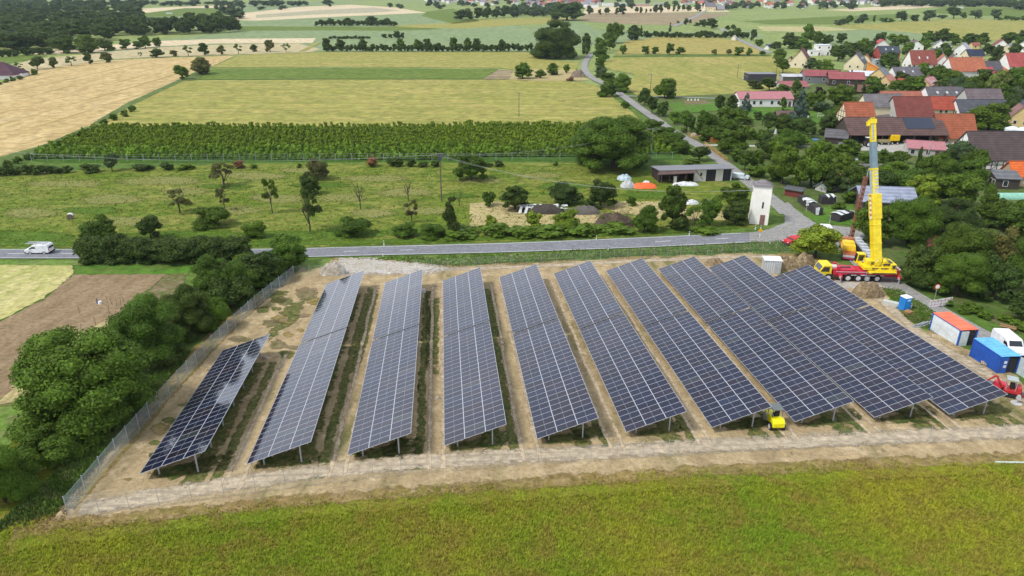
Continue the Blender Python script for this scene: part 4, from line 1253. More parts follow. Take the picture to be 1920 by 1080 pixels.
# ------------------------------------------------------------------ grass tufts
def tufts(name, px, n, h, wd, mat, label, blades=4, cat='grass', lean=.5, rag=.5):
    P3 = [at(*p) for p in px]
    xs = [p.x for p in P3]; ys = [p.y for p in P3]
    poly_ = [(p.x, p.y) for p in P3]
    X = rng.uniform(min(xs), max(xs), n * 3); Y = rng.uniform(min(ys), max(ys), n * 3)
    keep = np.zeros(len(X), bool)
    X0, Y0 = X, Y
    Y = Y + rag * (rng.normal(size=len(X)) * .8 + np.sin(X * .37) * .7 + np.sin(X * 1.31 + 1) * .6 + np.sin(X * 3.1) * .3)
    for i in range(len(poly_)):
        (x1, y1), (x2, y2) = poly_[i], poly_[(i + 1) % len(poly_)]
        c = ((y1 > Y) != (y2 > Y)) & (X < (x2 - x1) * (Y - y1) / (y2 - y1 + 1e-12) + x1)
        keep ^= c
    X = X0[keep][:n]; Y = Y0[keep][:n]; m = len(X)
    Z = np.interp(Y, [k[0] for k in KN], [k[1] for k in KN])
    B0 = np.stack([X, Y, Z], 1).repeat(blades, 0)
    M = m * blades
    hh = (h * rng.uniform(.45, 1.25, m)).repeat(blades) * rng.uniform(.6, 1.1, M)
    th = rng.uniform(0, 2 * math.pi, M)
    d = np.stack([np.cos(th), np.sin(th), np.zeros(M)], 1)
    s_ = np.stack([-d[:, 1], d[:, 0], np.zeros(M)], 1) * (wd * rng.uniform(.6, 1.3, M))[:, None]
    top = B0 + d * (hh * lean * rng.uniform(.2, 1, M))[:, None] + np.array([0, 0, 1]) * hh[:, None]
    B1 = B0 + d * (wd * .6)
    V = np.stack([B1 - s_, B1 + s_, top + s_ * .35, top - s_ * .35], 1).reshape(-1, 3)
    o = bpy.data.objects.new(name, npmesh(name, V, np.arange(len(V)).reshape(-1, 4), [mat])); COL.objects.link(o)
    tag(o, label, cat, None, 'stuff')


tufts('meadow_grass', [(-20, 1100), (-20, 1016), (250, 986), (640, 948), (900, 927), (1300, 897), (1700, 877), (1940, 868), (1940, 1100)], 90000, .24, .022, front, 'long yellow green grass of the meadow in the foreground', blades=3, lean=1.3, rag=.9)
tufts('dry_grass', [(0, 1010), (60, 960), (150, 880), (240, 800), (120, 985), (250, 975), (640, 938), (900, 918), (1300, 888), (1700, 868), (1700, 878), (1300, 898), (900, 926), (640, 950), (250, 995)], 16000, .22, .03, drygrass, 'dry brown grass along the edge of the dirt')
tufts('verge_grass', [(860, 500), (700, 486), (860, 480), (1200, 467), (1480, 452), (1490, 470), (1200, 480)], 9000, .3, .05, verge, 'rough green grass between the main road and the solar site')
tufts('meadow_grass', [(-20, 463), (-20, 335), (420, 315), (1060, 312), (1230, 340), (1380, 400), (1380, 430), (960, 450), (560, 460)], 9000, .26, .10, meadow, 'tufted grass of the orchard meadow behind the main road', 3, lean=1.5)
tufts('bank_grass', [(-20, 1000), (60, 930), (200, 800), (330, 660), (360, 660), (240, 800), (110, 960)], 8000, .4, .08, verge, 'green grass on the bank outside the wire fence')
tufts('bank_grass', [(1652, 540), (1690, 547), (1758, 590), (1742, 600), (1735, 620), (1700, 600)], 2500, .35, .06, verge, 'green grass bank between the site track and the lane')

# ================================================================== SOLAR TABLES
TH, TILT, TW = R(95.386), R(18.53), 6.338
UX, UY = math.cos(TH), math.sin(TH)
NX, NY = math.sin(TH), -math.cos(TH)
GY = -0.04844


def module_mat():
    m, n, b = newmat('solar_cells')
    oi = n.nodes.new('ShaderNodeObjectInfo')
    v = objpos(n)
    f = ramp(n, noi(n, v, 6, 2), .3, .7, .85, 1.15)
    m3 = n.nodes.new('ShaderNodeMix'); m3.data_type = 'RGBA'; m3.blend_type = 'MULTIPLY'; m3.inputs[0].default_value = 1
    n.links.new(oi.outputs['Color'], m3.inputs[6]); n.links.new(f, m3.inputs[7])
    n.links.new(m3.outputs[2], b.inputs['Base Color'])
    b.inputs['Roughness'].default_value = .07
    b.inputs['Specular IOR Level'].default_value = .62
    b.inputs['IOR'].default_value = 1.5
    g = pos(n)
    bump(n, b, noi(n, g, .35, 2), .05, .3)
    return m


CELL = module_mat()
FRAME = plain('module_frame', (.50, .52, .55), .45, .08, 2, metal=.2, spec=.5)
MIDL = plain('module_busbar', (.27, .29, .33), .35, .1, 2, spec=.5)
PITCHM = 1.0
ML = TW / 3
mm = MB()     # module: origin at its low front corner, x along the slope, y along the row, z normal to the glass
fw = .020
mm.quad((fw, fw, .036), (ML - fw, fw, .036), (ML - fw, PITCHM - fw, .036), (fw, PITCHM - fw, .036), 0)
mm.box((ML / 2, fw / 2 + .003, .02), (ML - .012, fw, .04), 1)
mm.box((ML / 2, PITCHM - fw / 2 - .003, .02), (ML - .012, fw, .04), 1)
mm.box((fw / 2 + .008, PITCHM / 2, .0205), (fw + .012, PITCHM - .065, .041), 1)
mm.box((ML - fw / 2 - .008, PITCHM / 2, .0205), (fw + .012, PITCHM - .065, .041), 1)
mm.quad((ML / 2 - .010, fw, .0395), (ML / 2 + .010, fw, .0395), (ML / 2 + .010, PITCHM - fw, .0395), (ML / 2 - .010, PITCHM - fw, .0395), 2)
mm.quad((fw, PITCHM - fw, .002), (ML - fw, PITCHM - fw, .002), (ML - fw, fw, .002), (fw, fw, .002), 1)
MODM = mm.mesh('module', [CELL, FRAME, MIDL])
q_rows = [(-28.44, 55.09, 81.29, None), (-19.24, 55.76, 82.27, 104.83), (-10.18, 56.36, 82.4, 104.51), (-1.14, 57.11, 82.79, 104.68), (7.87, 57.46, 82.91, 105.39),
          (16.82, 57.86, 83.59, 106.4), (25.57, 57.91, 83.61, 106.9), (34.37, 58.18, 84.03, 106.97), (42.91, 58.24, 83.93, 106.84), (51.02, 58.11, 83.42, 101.0)]
RAILM = {}


def solar_table(q, s0, s1, label):
    nmod = int(round((s1 - s0 - .15)))
    L = s1 - s0 - .24
    sc = L / nmod / PITCHM
    ox, oy = NX * q + UX * s0, NY * q + UY * s0
    oz = .8 + GY * (oy - 70)
    root = empty('solar_table', (ox, oy, oz), 0, label, 'solar table', 'solar tables on the fenced site')
    ct, st = math.cos(TILT), math.sin(TILT)
    ax = Vector((NX * ct, NY * ct, st))                       # up the slope of the glass
    ay = Vector((UX, UY, GY * UY)).normalized()               # along the row
    az = ax.cross(ay).normalized()
    ax = ay.cross(az).normalized()
    M = Matrix((ax, ay, az)).transposed().to_4x4()
    for j in range(nmod):
        for i in range(3):
            o = bpy.data.objects.new('solar_module', MODM); COL.objects.link(o)
            o.parent = root
            p = ax * (i * ML) + ay * (j * PITCHM * sc)
            o.matrix_local = Matrix.Translation(p) @ M @ Matrix.Diagonal((1, sc, 1, 1))
            k = rng.uniform(.8, 1.25); z = rng.random()
            c = (.012 * k, .014 * k, .032 * k)
            if z < .04:
                c = (.015, .024, .050)
            elif z < .06:
                c = (.03, .035, .04)
            elif z > .70:
                c = (.018 * k, .015 * k, .027 * k)
            o.color = (*c, 1)
    r = MB()
    for u in (.35, 1.75, 2.5, 3.9, 4.6, 5.95):
        a = ax * u - az * .07; b = a + ay * L
        r.tube(a, b, .045, None, 4)
    r.build('purlin', STEEL, root)
    r = MB()
    npost = 7
    for k in range(npost):
        y = .9 + (L - 1.8) * k / (npost - 1)
        r.tube(ax * .5 + ay * y - az * .15, ax * 5.9 + ay * y - az * .15, .05, None, 4)
    r.build('rafter', STEEL, root)
    for k in range(npost):
        y = .9 + (L - 1.8) * k / (npost - 1)
        for u in (1.3, 4.9):
            a = ax * u + ay * y - az * .17
            g = GY * (a.y + oy - 70) - oz
            o = MB(); o.box((a.x, a.y, (a.z + g) / 2 - .05), (.12, .10, a.z - g + .1))
            o.build('post', STEEL, root)
    return root


NAMES = ['leftmost row', 'second row from the left', 'third row from the left', 'fourth row from the left', 'fifth row from the left', 'sixth row from the left', 'seventh row from the left', 'third row from the right', 'second row from the right', 'rightmost row']
for (q, a, b, c), nme in zip(q_rows, NAMES):
    solar_table(q, a, b, 'tilted blue solar table nearest the viewer in the %s' % nme if c else 'short lone solar table in the leftmost row, dark with a bright reflection')
    if c:
        solar_table(q, b + .1, c, 'tilted blue solar table at the road end of the %s' % nme)

# ================================================================== FENCES
fp = MB(); fp.tube((0, 0, -.1), (0, 0, 2.05), .036, None, 8); fp.box((0, 0, 2.06), (.08, .08, .03)); FPOST = fp.mesh('post', [STEEL])
WIRE = plain('fence_wire', (.36, .42, .43), .5, .1, 2, metal=.2)


def wire_fence(px, label, hgt=1.95, step=2.5, vert=.16, r=.007, world=False):
    P = [Vector(p) if world else at(*p) for p in px]
    root = empty('wire_fence', P[0], 0, label, 'fence')
    w_ = MB()
    for a, b in zip(P, P[1:]):
        L = (b - a).length; n = max(1, round(L / step))
        for i in range(n + 1):
            p = a.lerp(b, i / n); p.z = T(p.y)
            if i < n or b is P[-1]:
                o = bpy.data.objects.new('post', FPOST); COL.objects.link(o); o.parent = root; o.location = p - P[0]
                o.scale = (min(1, r / .0055), min(1, r / .0055), hgt / 1.95)
            if i < n:
                q = a.lerp(b, (i + 1) / n); q.z = T(q.y)
                p0 = p - P[0]; q0 = q - P[0]
                for k in range(11):
                    z = .06 + (hgt - .1) * k / 10
                    w_.tube(p0 + Vector((0, 0, z)), q0 + Vector((0, 0, z)), r if k % 5 else r * 1.8, None, 3, caps=False)
                m_ = int((q - p).length / vert)
                for k in range(1, m_):
                    s_ = p0.lerp(q0, k / m_)
                    w_.tube(s_ + Vector((0, 0, .05)), s_ + Vector((0, 0, hgt)), r, None, 3, caps=False)
    w_.build('wire_mesh', WIRE, root)
    return root


wire_fence([(129, 968), (220, 857), (300, 765), (400, 655), (480, 578), (552, 520)], 'galvanised wire mesh fence running diagonally along the left side of the solar site', vert=.11, r=.008)
wire_fence([(552, 520), (640, 516), (810, 507), (900, 502), (1100, 492), (1300, 481), (1480, 473)], 'wire fence between the solar site and the main road', r=.0035)
wire_fence([(129, 968), (300, 951), (480, 926), (700, 898), (960, 876), (1300, 855), (1560, 840), (1960, 824)], 'low contrast wire fence along the dirt track at the front of the solar site', r=.0032, vert=.25)

# ================================================================== SITE OBJECTS
def bbox_obj(px, py, lift=0):
    return at(px, py, lift)


def plank(root, name, a, b, wd, th, col, mat=None):
    m = MB(); a = Vector(a); b = Vector(b)
    m.tube(a, b, wd / 2, None, 4)
    return m.build(name, mat or PAINT, root, color=col)


def direction(a, b):
    A_ = at(*a); B_ = at(*b)
    return A_, math.atan2(B_.y - A_.y, B_.x - A_.x), (B_ - A_).length


def wheel(root, x, y, z, r, wd, name='wheel', rim=(.5, .5, .5)):
    m = MB(); m.tube((0, -wd / 2, 0), (0, wd / 2, 0), r, None, 18)
    t_ = m.build(name, RUBBER, root, (x, y, z), bevel=.03)
    m = MB(); m.tube((0, -wd / 2 - .012, 0), (0, wd / 2 + .012, 0), r * .55, None, 12)
    m.tube((0, -wd / 2 - .03, 0), (0, wd / 2 + .03, 0), r * .2, None, 8)
    m.build('rim', METAL, t_, color=rim)
    return t_


def container(a, b, W, H, col, roofc, label, cat='container', doors='open', frame=None):
    """a,b: image points of the near long-side base, a = far end"""
    A_, rz, L = direction(a, b)
    root = empty('container', A_, rz, label, cat)
    m = MB()
    n = int(L / .28)
    # corrugated long walls
    for yy, s_ in ((0, -1), (W, 1)):
        for i in range(n):
            x0 = .08 + (L - .16) * i / n; x1 = .08 + (L - .16) * (i + .5) / n; x2 = .08 + (L - .16) * (i + 1) / n
            d_ = .035 if frame is None else .006
            m.quad((x0, yy, .15), (x1, yy, .15), (x1, yy, H - .1), (x0, yy, H - .1))
            m.quad((x1, yy - s_ * d_, .15), (x2, yy - s_ * d_, .15), (x2, yy - s_ * d_, H - .1), (x1, yy - s_ * d_, H - .1))
            m.quad((x1, yy, .15), (x1, yy - s_ * d_, .15), (x1, yy - s_ * d_, H - .1), (x1, yy, H - .1))
            m.quad((x2, yy, .15), (x2, yy - s_ * d_, .15), (x2, yy - s_ * d_, H - .1), (x2, yy, H - .1))
    m.box((.05, W / 2, H / 2), (.08, W - .1, H - .2))
    m.box((L / 2, W / 2, .12), (L - .1, W - .1, .08))
    m.build('wall', METAL, root, color=col)
    fr = MB()
    for x in (0.04, L - .04):
        for y in (.04, W - .04):
            fr.box((x, y, H / 2), (.14, .14, H))
    for y in (.02, W - .02):
        fr.box((L / 2, y, H - .06), (L, .1, .12)); fr.box((L / 2, y, .08), (L, .1, .16))
    for x in (.02, L - .02):
        fr.box((x, W / 2, .08), (.1, W - .16, .158))
    fr.build('corner_frame', METAL, root, color=frame or [c * .85 for c in col])
    rf = MB()
    rf.box((L / 2, W / 2, H + .02), (L + .04, W + .04, .05))
    k = int(L / .6)
    for i in range(k):
        rf.box((.3 + (L - .6) * i / (k - 1), W / 2, H + .058), (.12, W - .15, .03))
    rf.build('roof', METAL, root, color=roofc)
    return root, L, W, H


BLUE = (.015, .09, .42); LBLUE = (.12, .42, .80)
# white container with orange roof
rt, L, W, H = container((1741, 632), (1788, 650), 2.4, 2.5, (.62, .68, .70), (.85, .16, .07), 'white site container with an orange red roof and open end door', frame=(.02, .10, .38))
rt.location = at(1742, 618); A0 = at(1742, 618); B0 = at(1794, 649)
rt.rotation_euler.z = math.atan2(B0.y - A0.y, B0.x - A0.x)
Lr = (B0 - A0).length
rt.scale.x = Lr / L
m = MB(); m.box((L - .02, .62, 1.2), (.05, 1.1, 2.2)); m.build('panel', METAL, rt, color=(.66, .72, .72))
m = MB(); m.box((L - .06, 1.72, 1.15), (.05, 1.0, 2.1)); m.build('doorway', plain('dark_inside', (.03, .03, .035), .9), rt)
m = MB(); m.box((L + .02, 1.15, 1.15), (.06, .12, 2.2)); m.build('door_frame', METAL, rt, color=(.5, .6, .62))
# blue container
rt, L, W, H = container((1815, 670), (1875, 700), 2.4, 2.5, BLUE, LBLUE, 'blue corrugated shipping container with its end door swung open')
A0 = at(1817, 668); B0 = at(1869, 701)
rt.location = A0; rt.rotation_euler.z = math.atan2(B0.y - A0.y, B0.x - A0.x); rt.scale.x = (B0 - A0).length / L
m = MB(); m.box((L + .0, .5, 1.25), (.06, .95, 2.3)); m.build('door', METAL, rt, color=BLUE)
m = MB()
for z in (1.75, 1.2):
    m.box((L + .04, .65, z), (.012, .35, .35))
m.build('notice', METAL, rt, color=(.75, .75, .78))
m = MB(); m.box((L - .5, 1.65, 1.2), (.8, 1.2, 2.1)); m.build('dark_interior', MATS['dark_inside'], rt)
m = MB()
for i in range(8):
    m.box((L + .1 + i * .15, 2.42, 1.25), (.14, .05 + .04 * (i % 2), 2.3))
m.build('open_door', METAL, rt, color=(.50, .58, .60))
# small white service cabin
P = at(1431, 513)
rt = empty('service_cabin', P, R(-8), 'small white flat roofed cabin between the solar tables and the road', 'cabin')
m = MB(); m.box((1.35, 1.0, 1.15), (2.7, 2.0, 2.3)); m.build('wall', CORR, rt, color=(.62, .66, .68))
m = MB(); m.box((1.35, 1.0, 2.36), (2.9, 2.2, .1)); m.build('roof', METAL, rt, color=(.78, .80, .82))
m = MB(); m.box((2.2, -.02, 1.05), (.8, .05, 1.9)); m.build('door', METAL, rt, color=(.45, .48, .5))
# portable toilet
P = at(1694, 585)
rt = empty('portable_toilet', P, R(18), 'bright blue portable toilet with a white roof beside the concrete slabs', 'toilet cabin')
m = MB(); m.box((.6, .6, 1.05), (1.15, 1.15, 2.0), taper=(.97, .97)); m.build('body', METAL, rt, color=(.01, .20, .60), bevel=.04)
m = MB(); m.box((.6, .6, 2.12), (1.2, 1.2, .16), taper=(.85, .85)); m.build('roof', METAL, rt, color=(.78, .82, .84), bevel=.03)
m = MB(); m.box((.6, .01, 1.05), (.75, .04, 1.75)); m.build('door', METAL, rt, color=(.015, .26, .68))
m = MB(); m.box((.6, -.02, 1.72), (.6, .02, .28)); m.build('sign', METAL, rt, color=(.45, .7, .85))
P = at(1702, 590)
m = MB()
for i in range(4):
    m.box((0, 0, .10 + i * .14), (1.2 - .05 * i, .9, .10), rz=.1 * i)
tag(m.build('pallet_stack', WOOD, None, P, .25, (.40, .22, .10)), 'brown wooden pallets piled against the blue portable toilet', 'pallets')
# concrete slabs
A0 = at(1654, 571); B0 = at(1690, 578)
m = MB()
for i in range(2):
    m.box((1.9, i * .45, .35), (3.8, .35, .7))
tag(m.build('concrete_block', PAINT, None, A0, math.atan2(B0.y - A0.y, B0.x - A0.x), (.50, .52, .48), bevel=.03), 'pale long concrete barrier block left of the blue portable toilet', 'concrete block')
for i in range(3):
    P = at(1722 + i * 7, 612 - i * 1)
    m = MB(); m.box((0, 0, .12), (.5, 2.4, .22)); m.box((0, 0, .34), (.12, 2.4, .22)); 
    tag(m.build('steel_beam', METAL, None, P, R(-60), (.30, .32, .33)), ['left', 'middle', 'right'][i] + ' grey steel beam of the three lying behind the white container', 'beam', 'steel beams by the container')
P = at(1760, 635)
m = MB()
for i in range(5):
    m.box((0, i * .24, .06), (1.6, .16, .1))
tag(m.build('pallet', WOOD, None, P, R(-28), (.55, .45, .28)), 'light wooden pallet flat on the dirt before the white container', 'pallet')
P = at(1849, 686)
m = MB(); m.box((0, 0, .35), (1.2, .8, .08)); m.box((0, 0, .16), (.9, .6, .3)); m.box((-.2, .1, .43), (.5, .4, .12), rz=.4)
tag(m.build('work_bench', WOOD, None, P, R(-30), (.5, .42, .3)), 'low wooden work table beside the long wall of the blue container', 'work table')
P = at(1862, 692)
m = MB()
m.tube((0, 0, .0), (0, 0, .45), .42, .42, 12); m.tube((0, 0, .45), (0, 0, .62), .42, .3, 12)
tag(m.build('cable_drum', METAL, None, P, 0, (.08, .3, .26)), 'green cable drum at the near corner of the blue container', 'cable drum')

# road barrier with red and white boards, round sign behind it
A0 = at(1741, 579); B0 = at(1783, 573)
rz = math.atan2(B0.y - A0.y, B0.x - A0.x); LL = (B0 - A0).length
rt = empty('road_barrier', A0, rz, 'red and white striped road closure barrier across the lane', 'barrier')
nb = 7
bw = MB(); br = MB()
for i in range(nb):
    x = (i + .5) * LL / nb
    bw.box((x, 0, .75), (LL / nb * .9, .04, 1.15))
    for k in range(2):
        z = .5 + k * .5
        c = [(x - .16, z - .12), (x + .16, z + .04), (x + .16, z + .16), (x - .16, z)]
        br.poly([(p[0], -.026, p[1]) for p in c]); br.poly([(p[0], .026, p[1]) for p in c])
bw.build('board', METAL, rt, color=(.85, .84, .82))
br.build('stripe', METAL, rt, color=(.65, .06, .04))
m = MB()
for x in (.3, LL / 2, LL - .3):
    m.box((x, 0, .06), (.25, .8, .12)); m.tube((x, 0, 0), (x, 0, 1.1), .03, None, 6)
m.build('foot', RUBBER, rt)
m = MB()
for x in (.5, LL * .33, LL * .66, LL - .4):
    m.tube((x, 0, 1.05), (x, 0, 1.12), .05, .05, 6); m.tube((x, -.03, 1.2), (x, .03, 1.2), .1, None, 10)
m.build('warning_lamp', METAL, rt, color=(.7, .25, .03))
P = at(1759, 572)
rt = empty('road_sign', P + Vector((0, 1.2, 0)), 0, 'round white traffic sign with red rim behind the striped barrier', 'road sign')
m = MB(); m.tube((0, 0, 0), (0, 0, 2.5), .035, None, 6); m.build('pole', STEEL, rt)
m = MB(); m.tube((0, -.03, 2.45), (0, -.05, 2.45), .42, None, 20); m.build('rim', METAL, rt, color=(.6, .04, .03))
m = MB(); m.tube((0, -.05, 2.45), (0, -.062, 2.45), .30, None, 20); m.build('sign_face', METAL, rt, color=(.8, .8, .78))
P = at(1424, 446)
rt = empty('road_sign', P, 0, 'small yellow diamond shaped traffic sign where the lane meets the main road', 'road sign')
m = MB(); m.tube((0, 0, 0), (0, 0, 1.3), .05, None, 6); m.build('pole', METAL, rt, color=(.8, .8, .8))
m = MB(); m.prism([(-.45, 1.5), (0, 1.05), (.45, 1.5), (0, 1.95)], -.07, -.04); m.build('sign_face', METAL, rt, color=(.85, .42, .02))


# roadside marker posts, white with black band
def marker(px, py, label):
    rt = empty('marker_post', at(px, py), 0, label, 'marker post', 'road marker posts')
    m = MB(); m.box((0, 0, .5), (.14, .14, 1.0), taper=(.8, .8)); m.build('post', METAL, rt, color=(.8, .8, .8))
    m = MB(); m.box((0, 0, .78), (.15, .15, .16)); m.build('band', RUBBER, rt)


for (x, y), l in zip([(720, 461), (718, 481), (1118, 451), (1140, 471), (1292, 443), (1416, 431), (1426, 431), (1443, 459), (560, 464)],
                     ['far side of the road, left of centre', 'gravel entrance side of the road', 'far side, at the middle of the photo', 'near side, right of the middle', 'far side, before the trees and tower', 'left one of the pair in front of the white tower', 'right one of the pair in front of the white tower', 'near side by the lane junction', 'far side by the dark tree belt end']):
    marker(x, y, 'white road marker post, ' + l)


# ------------------------------------------------------------------ vehicles
def van(P, rz, label, body=(.78, .79, .80), L=4.9, W=1.9, H=1.95, rack=False, cat='van', name='van', hood=.9):
    rt = empty(name, P, rz, label, cat)           # front is +x
    x0, x1 = -L / 2, L / 2
    prof = [(x0 + .05, .38), (x1 - .12, .34), (x1, .55), (x1 - .05, .95), (x1 - hood, 1.12), (x1 - hood - .65, H - .08), (x1 - hood - 1.0, H), (x0 + .2, H), (x0 + .03, H - .25), (x0, .9)]
    m = MB(); m.prism(prof, -W / 2, W / 2)
    b = m.build('body', METAL, rt, color=body, bevel=.07)
    m = MB()
    a_ = (x1 - hood - .08, 1.17); c_ = (x1 - hood - .58, H - .14)
    m.poly([(a_[0] + .03, -W / 2 + .14, a_[1]), (a_[0] + .03, W / 2 - .14, a_[1]), (c_[0] + .03, W / 2 - .22, c_[1]), (c_[0] + .03, -W / 2 + .22, c_[1])])
    m.build('windscreen', GLASS, rt)
    m = MB()
    for s_ in (-1, 1):
        y = s_ * (W / 2 + .012)
        m.poly([(x1 - hood - .15, y, 1.18), (x1 - hood - .55, y, H - .35), (x1 - hood - 1.15, y, H - .35), (x1 - hood - 1.2, y, 1.18)])
    m.build('side_window', GLASS, rt)
    m = MB(); m.quad((x0 - .012, -W / 2 + .2, 1.15), (x0 - .012, W / 2 - .2, 1.15), (x0 + .03, W / 2 - .25, H - .32), (x0 + .03, -W / 2 + .25, H - .32)); m.build('rear_window', GLASS, rt)
    m = MB(); m.box((x1 - .1, 0, .42), (.3, W + .02, .22)); m.box((x0 + .06, 0, .42), (.25, W + .02, .22)); m.build('bumper', RUBBER, rt, bevel=.03)
    for s_ in (-1, 1):
        m = MB(); m.box((x1 - .12, s_ * (W / 2 - .22), .78), (.2, .3, .18)); m.build('headlight', plain('lamp_glass', (.7, .72, .75), .15, .1), rt)
        m = MB(); m.box((x0 + .0, s_ * (W / 2 - .1), 1.0), (.08, .12, .4)); m.build('tail_light', METAL, rt, color=(.45, .02, .02))
        m = MB(); m.box((x1 - hood - .2, s_ * (W / 2 + .12), 1.2), (.12, .18, .2)); m.build('mirror', RUBBER, rt)
    for x in (x0 + .95, x1 - .95):
        for s_ in (-1, 1):
            wheel(rt, x, s_ * (W / 2 - .12), .34, .34, .24)
    if rack:
        m = MB()
        for x in (-1.4, 0, 1.2):
            m.box((x, 0, H + .12), (.06, W - .2, .06))
            for s_ in (-1, 1):
                m.box((x, s_ * (W / 2 - .15), H + .05), (.06, .06, .12))
        m.build('roof_rack', STEEL, rt)
        m = MB()
        for y in (-.5, -.1, .35, .6):
            m.tube((-2.0, y, H + .2), (1.9, y, H + .2), .045, None, 5)
        for i in range(10):
            m.tube((-1.8 + i * .4, -.5, H + .2), (-1.8 + i * .4, -.1, H + .2), .025, None, 4)
            m.tube((-1.8 + i * .4, .35, H + .2), (-1.8 + i * .4, .6, H + .2), .025, None, 4)
        m.build('ladder', STEEL, rt)
    return rt


A0 = at(50, 479); B0 = at(102, 479)
van(at(76, 474.8), math.pi, 'white van carrying ladders on its roof, driving on the main road at the left', rack=True, L=4.4, W=1.8, H=1.85)
van(at(1888, 656), math.atan2(*(at(1910, 672) - at(1868, 640))[:2][::-1]), 'white van parked on the lane behind the blue container', L=5.0)
van(at(1545, 446), R(80), 'white box shaped van mostly hidden behind the light green round bush', H=2.5, hood=.5)
van(at(1488, 458), R(-160), 'small red car with a dark windscreen beside the light green round bush', body=(.50, .015, .02), L=4.0, W=1.7, H=1.5, cat='car', name='car')
van(at(1388, 336), R(-25), 'pale blue grey car half hidden by trees right of the long shed', body=(.55, .62, .64), L=4.3, W=1.75, H=1.5, cat='car', name='car')
P = at(1548, 452)
m = MB(); m.box((0, 0, .9), (1.8, .9, .9)); m.box((0, 0, .4), (1.6, .8, .1))
t_ = tag(m.build('trailer', METAL, None, P + Vector((1.5, -.5, 0)), R(10), (.28, .07, .03)), 'small rusty brown trailer behind the light green round bush', 'trailer')

YEL = (.78, .60, .015); RED = (.50, .02, .05)
# ------------------------------------------------------------------ mobile crane
CP0 = at(1534, 528); CP1 = at(1688, 531)
crz = math.atan2(CP1.y - CP0.y, CP1.x - CP0.x)
CL = (CP1 - CP0).length
rt = empty('mobile_crane', CP0, crz, 'large mobile crane with a red five axle carrier and tall raised yellow boom', 'crane')
m = MB()
m.box((CL / 2 + .9, 1.4, 1.45), (CL - 2.6, 2.5, .5)); m.box((CL / 2 + 1.0, 1.4, 1.0), (CL - 3.4, 1.3, .6))
m.box((4.0, 1.4, 1.85), (3.8, 2.1, .35)); m.box((CL - 1.3, 1.4, 1.85), (2.4, 2.4, .4))
m.box((3.0, .5, 2.25), (.5, .4, .6)); m.box((3.0, 2.3, 2.25), (.5, .4, .6)); m.box((7.2, 1.4, 1.78), (2.2, 2.5, .2))
m.build('carrier', METAL, rt, color=RED, bevel=.04)
m = MB(); m.box((CL / 2 + .8, .12, 1.72), (CL - 3.6, .05, .08)); m.box((CL / 2 + .8, .1, 1.2), (CL - 7, .1, .1)); m.box((CL + .05 - .2, 1.4, 1.9), (.25, 2.3, .45)); m.box((2.7, 1.5, 2.1), (.9, 1.2, .3)); m.build('deck_trim', METAL, rt, color=(.55, .55, .57))
m = MB(); m.prism([(.0, .75), (1.9, .75), (1.9, 2.75), (.55, 2.75), (.0, 1.75)], .1, 2.7); m.build('driver_cab', METAL, rt, color=YEL, bevel=.06)
m = MB(); m.poly([(.0, .3, 1.8), (.0, 2.5, 1.8), (.5, 2.45, 2.65), (.5, .35, 2.65)]); m.poly([(.12, .085, 1.7), (1.5, .085, 1.7), (1.5, .085, 2.5), (.58, .085, 2.5)]); m.build('cab_window', GLASS, rt)
for x in (1.2, 4.3, 5.9, CL - 5.6, CL - 4.0):
    for y in (.3, 2.5):
        wheel(rt, x + .3, y, .68, .68, .5, rim=(.6, .58, .58))
for x in (3.1, CL - .7):
    for y, s_ in ((.0, -1), (2.8, 1)):
        m = MB(); m.box((x, y + s_ * .3, 1.25), (.5, .7, .45)); m.box((x, y + s_ * .75, 1.2), (.4, .4, .4)); o = m.build('outrigger', METAL, rt, color=RED, bevel=.02)
        m = MB(); m.tube((x, y + s_ * .85, 1.2), (x, y + s_ * .85, .15), .1, None, 8); m.box((x, y + s_ * .85, .08), (.9, .9, .12)); m.build('jack', STEEL, o)
        m = MB()
        for k in range(3):
            m.box((x - .21 + .02, y + s_ * .96, 1.05 + k * .16), (.3, .02, .08))
        m.build('warning_stripe', METAL, o, color=(.75, .72, .7))
m = MB()
for k in range(5):
    m.box((7.6, .0, .35 + k * .3), (.6, .06, .05))
m.tube((7.3, 0, .2), (7.3, 0, 1.7), .03, None, 5); m.tube((7.9, 0, .2), (7.9, 0, 1.7), .03, None, 5)
m.build('ladder', STEEL, rt)
# superstructure
sx = CL * .63
up = MB()
up.box((sx + .9, 1.4, 2.35), (4.4, 2.6, .5)); up.box((sx - .1, 1.5, 3.0), (1.3, 1.5, .9)); up.box((sx + 1.7, 2.3, 2.95), (2.6, .5, .9)); up.box((sx + 1.7, .6, 2.85), (2.4, .35, .7))
up.box((sx + 2.2, 1.4, 2.05), (3.2, 3.0, .35)); up.box((sx + 1.5, -.2, 1.9), (4.2, .9, .25)); up.box((sx + 3.2, 1.4, 2.7), (.9, 2.8, .9))
up.tube((sx + .9, 0.3, 3.2), (sx + .9, 2.5, 3.2), .42, None, 12)
up.tube((sx + 2.1, 0.4, 3.3), (sx + 2.1, 2.4, 3.3), .35, None, 12)
up.build('superstructure', METAL, rt, color=YEL, bevel=.04)
m = MB(); m.tube((sx + .9, .6, 3.2), (sx + .9, 2.2, 3.2), .47, None, 12); m.tube((sx - .6, 1.9, 2.75), (sx - .6, 2.1, 2.95), .35, None, 12); m.box((sx + 1.6, 1.4, 2.7), (.9, .8, .6)); m.build('winch', METAL, rt, color=(.42, .36, .25))
m = MB(); m.prism([(sx - 1.7, 2.3), (sx - .3, 2.3), (sx - .3, 4.0), (sx - 1.5, 4.0)], 2.5, 3.5); o = m.build('crane_cab', METAL, rt, color=YEL, bevel=.05)
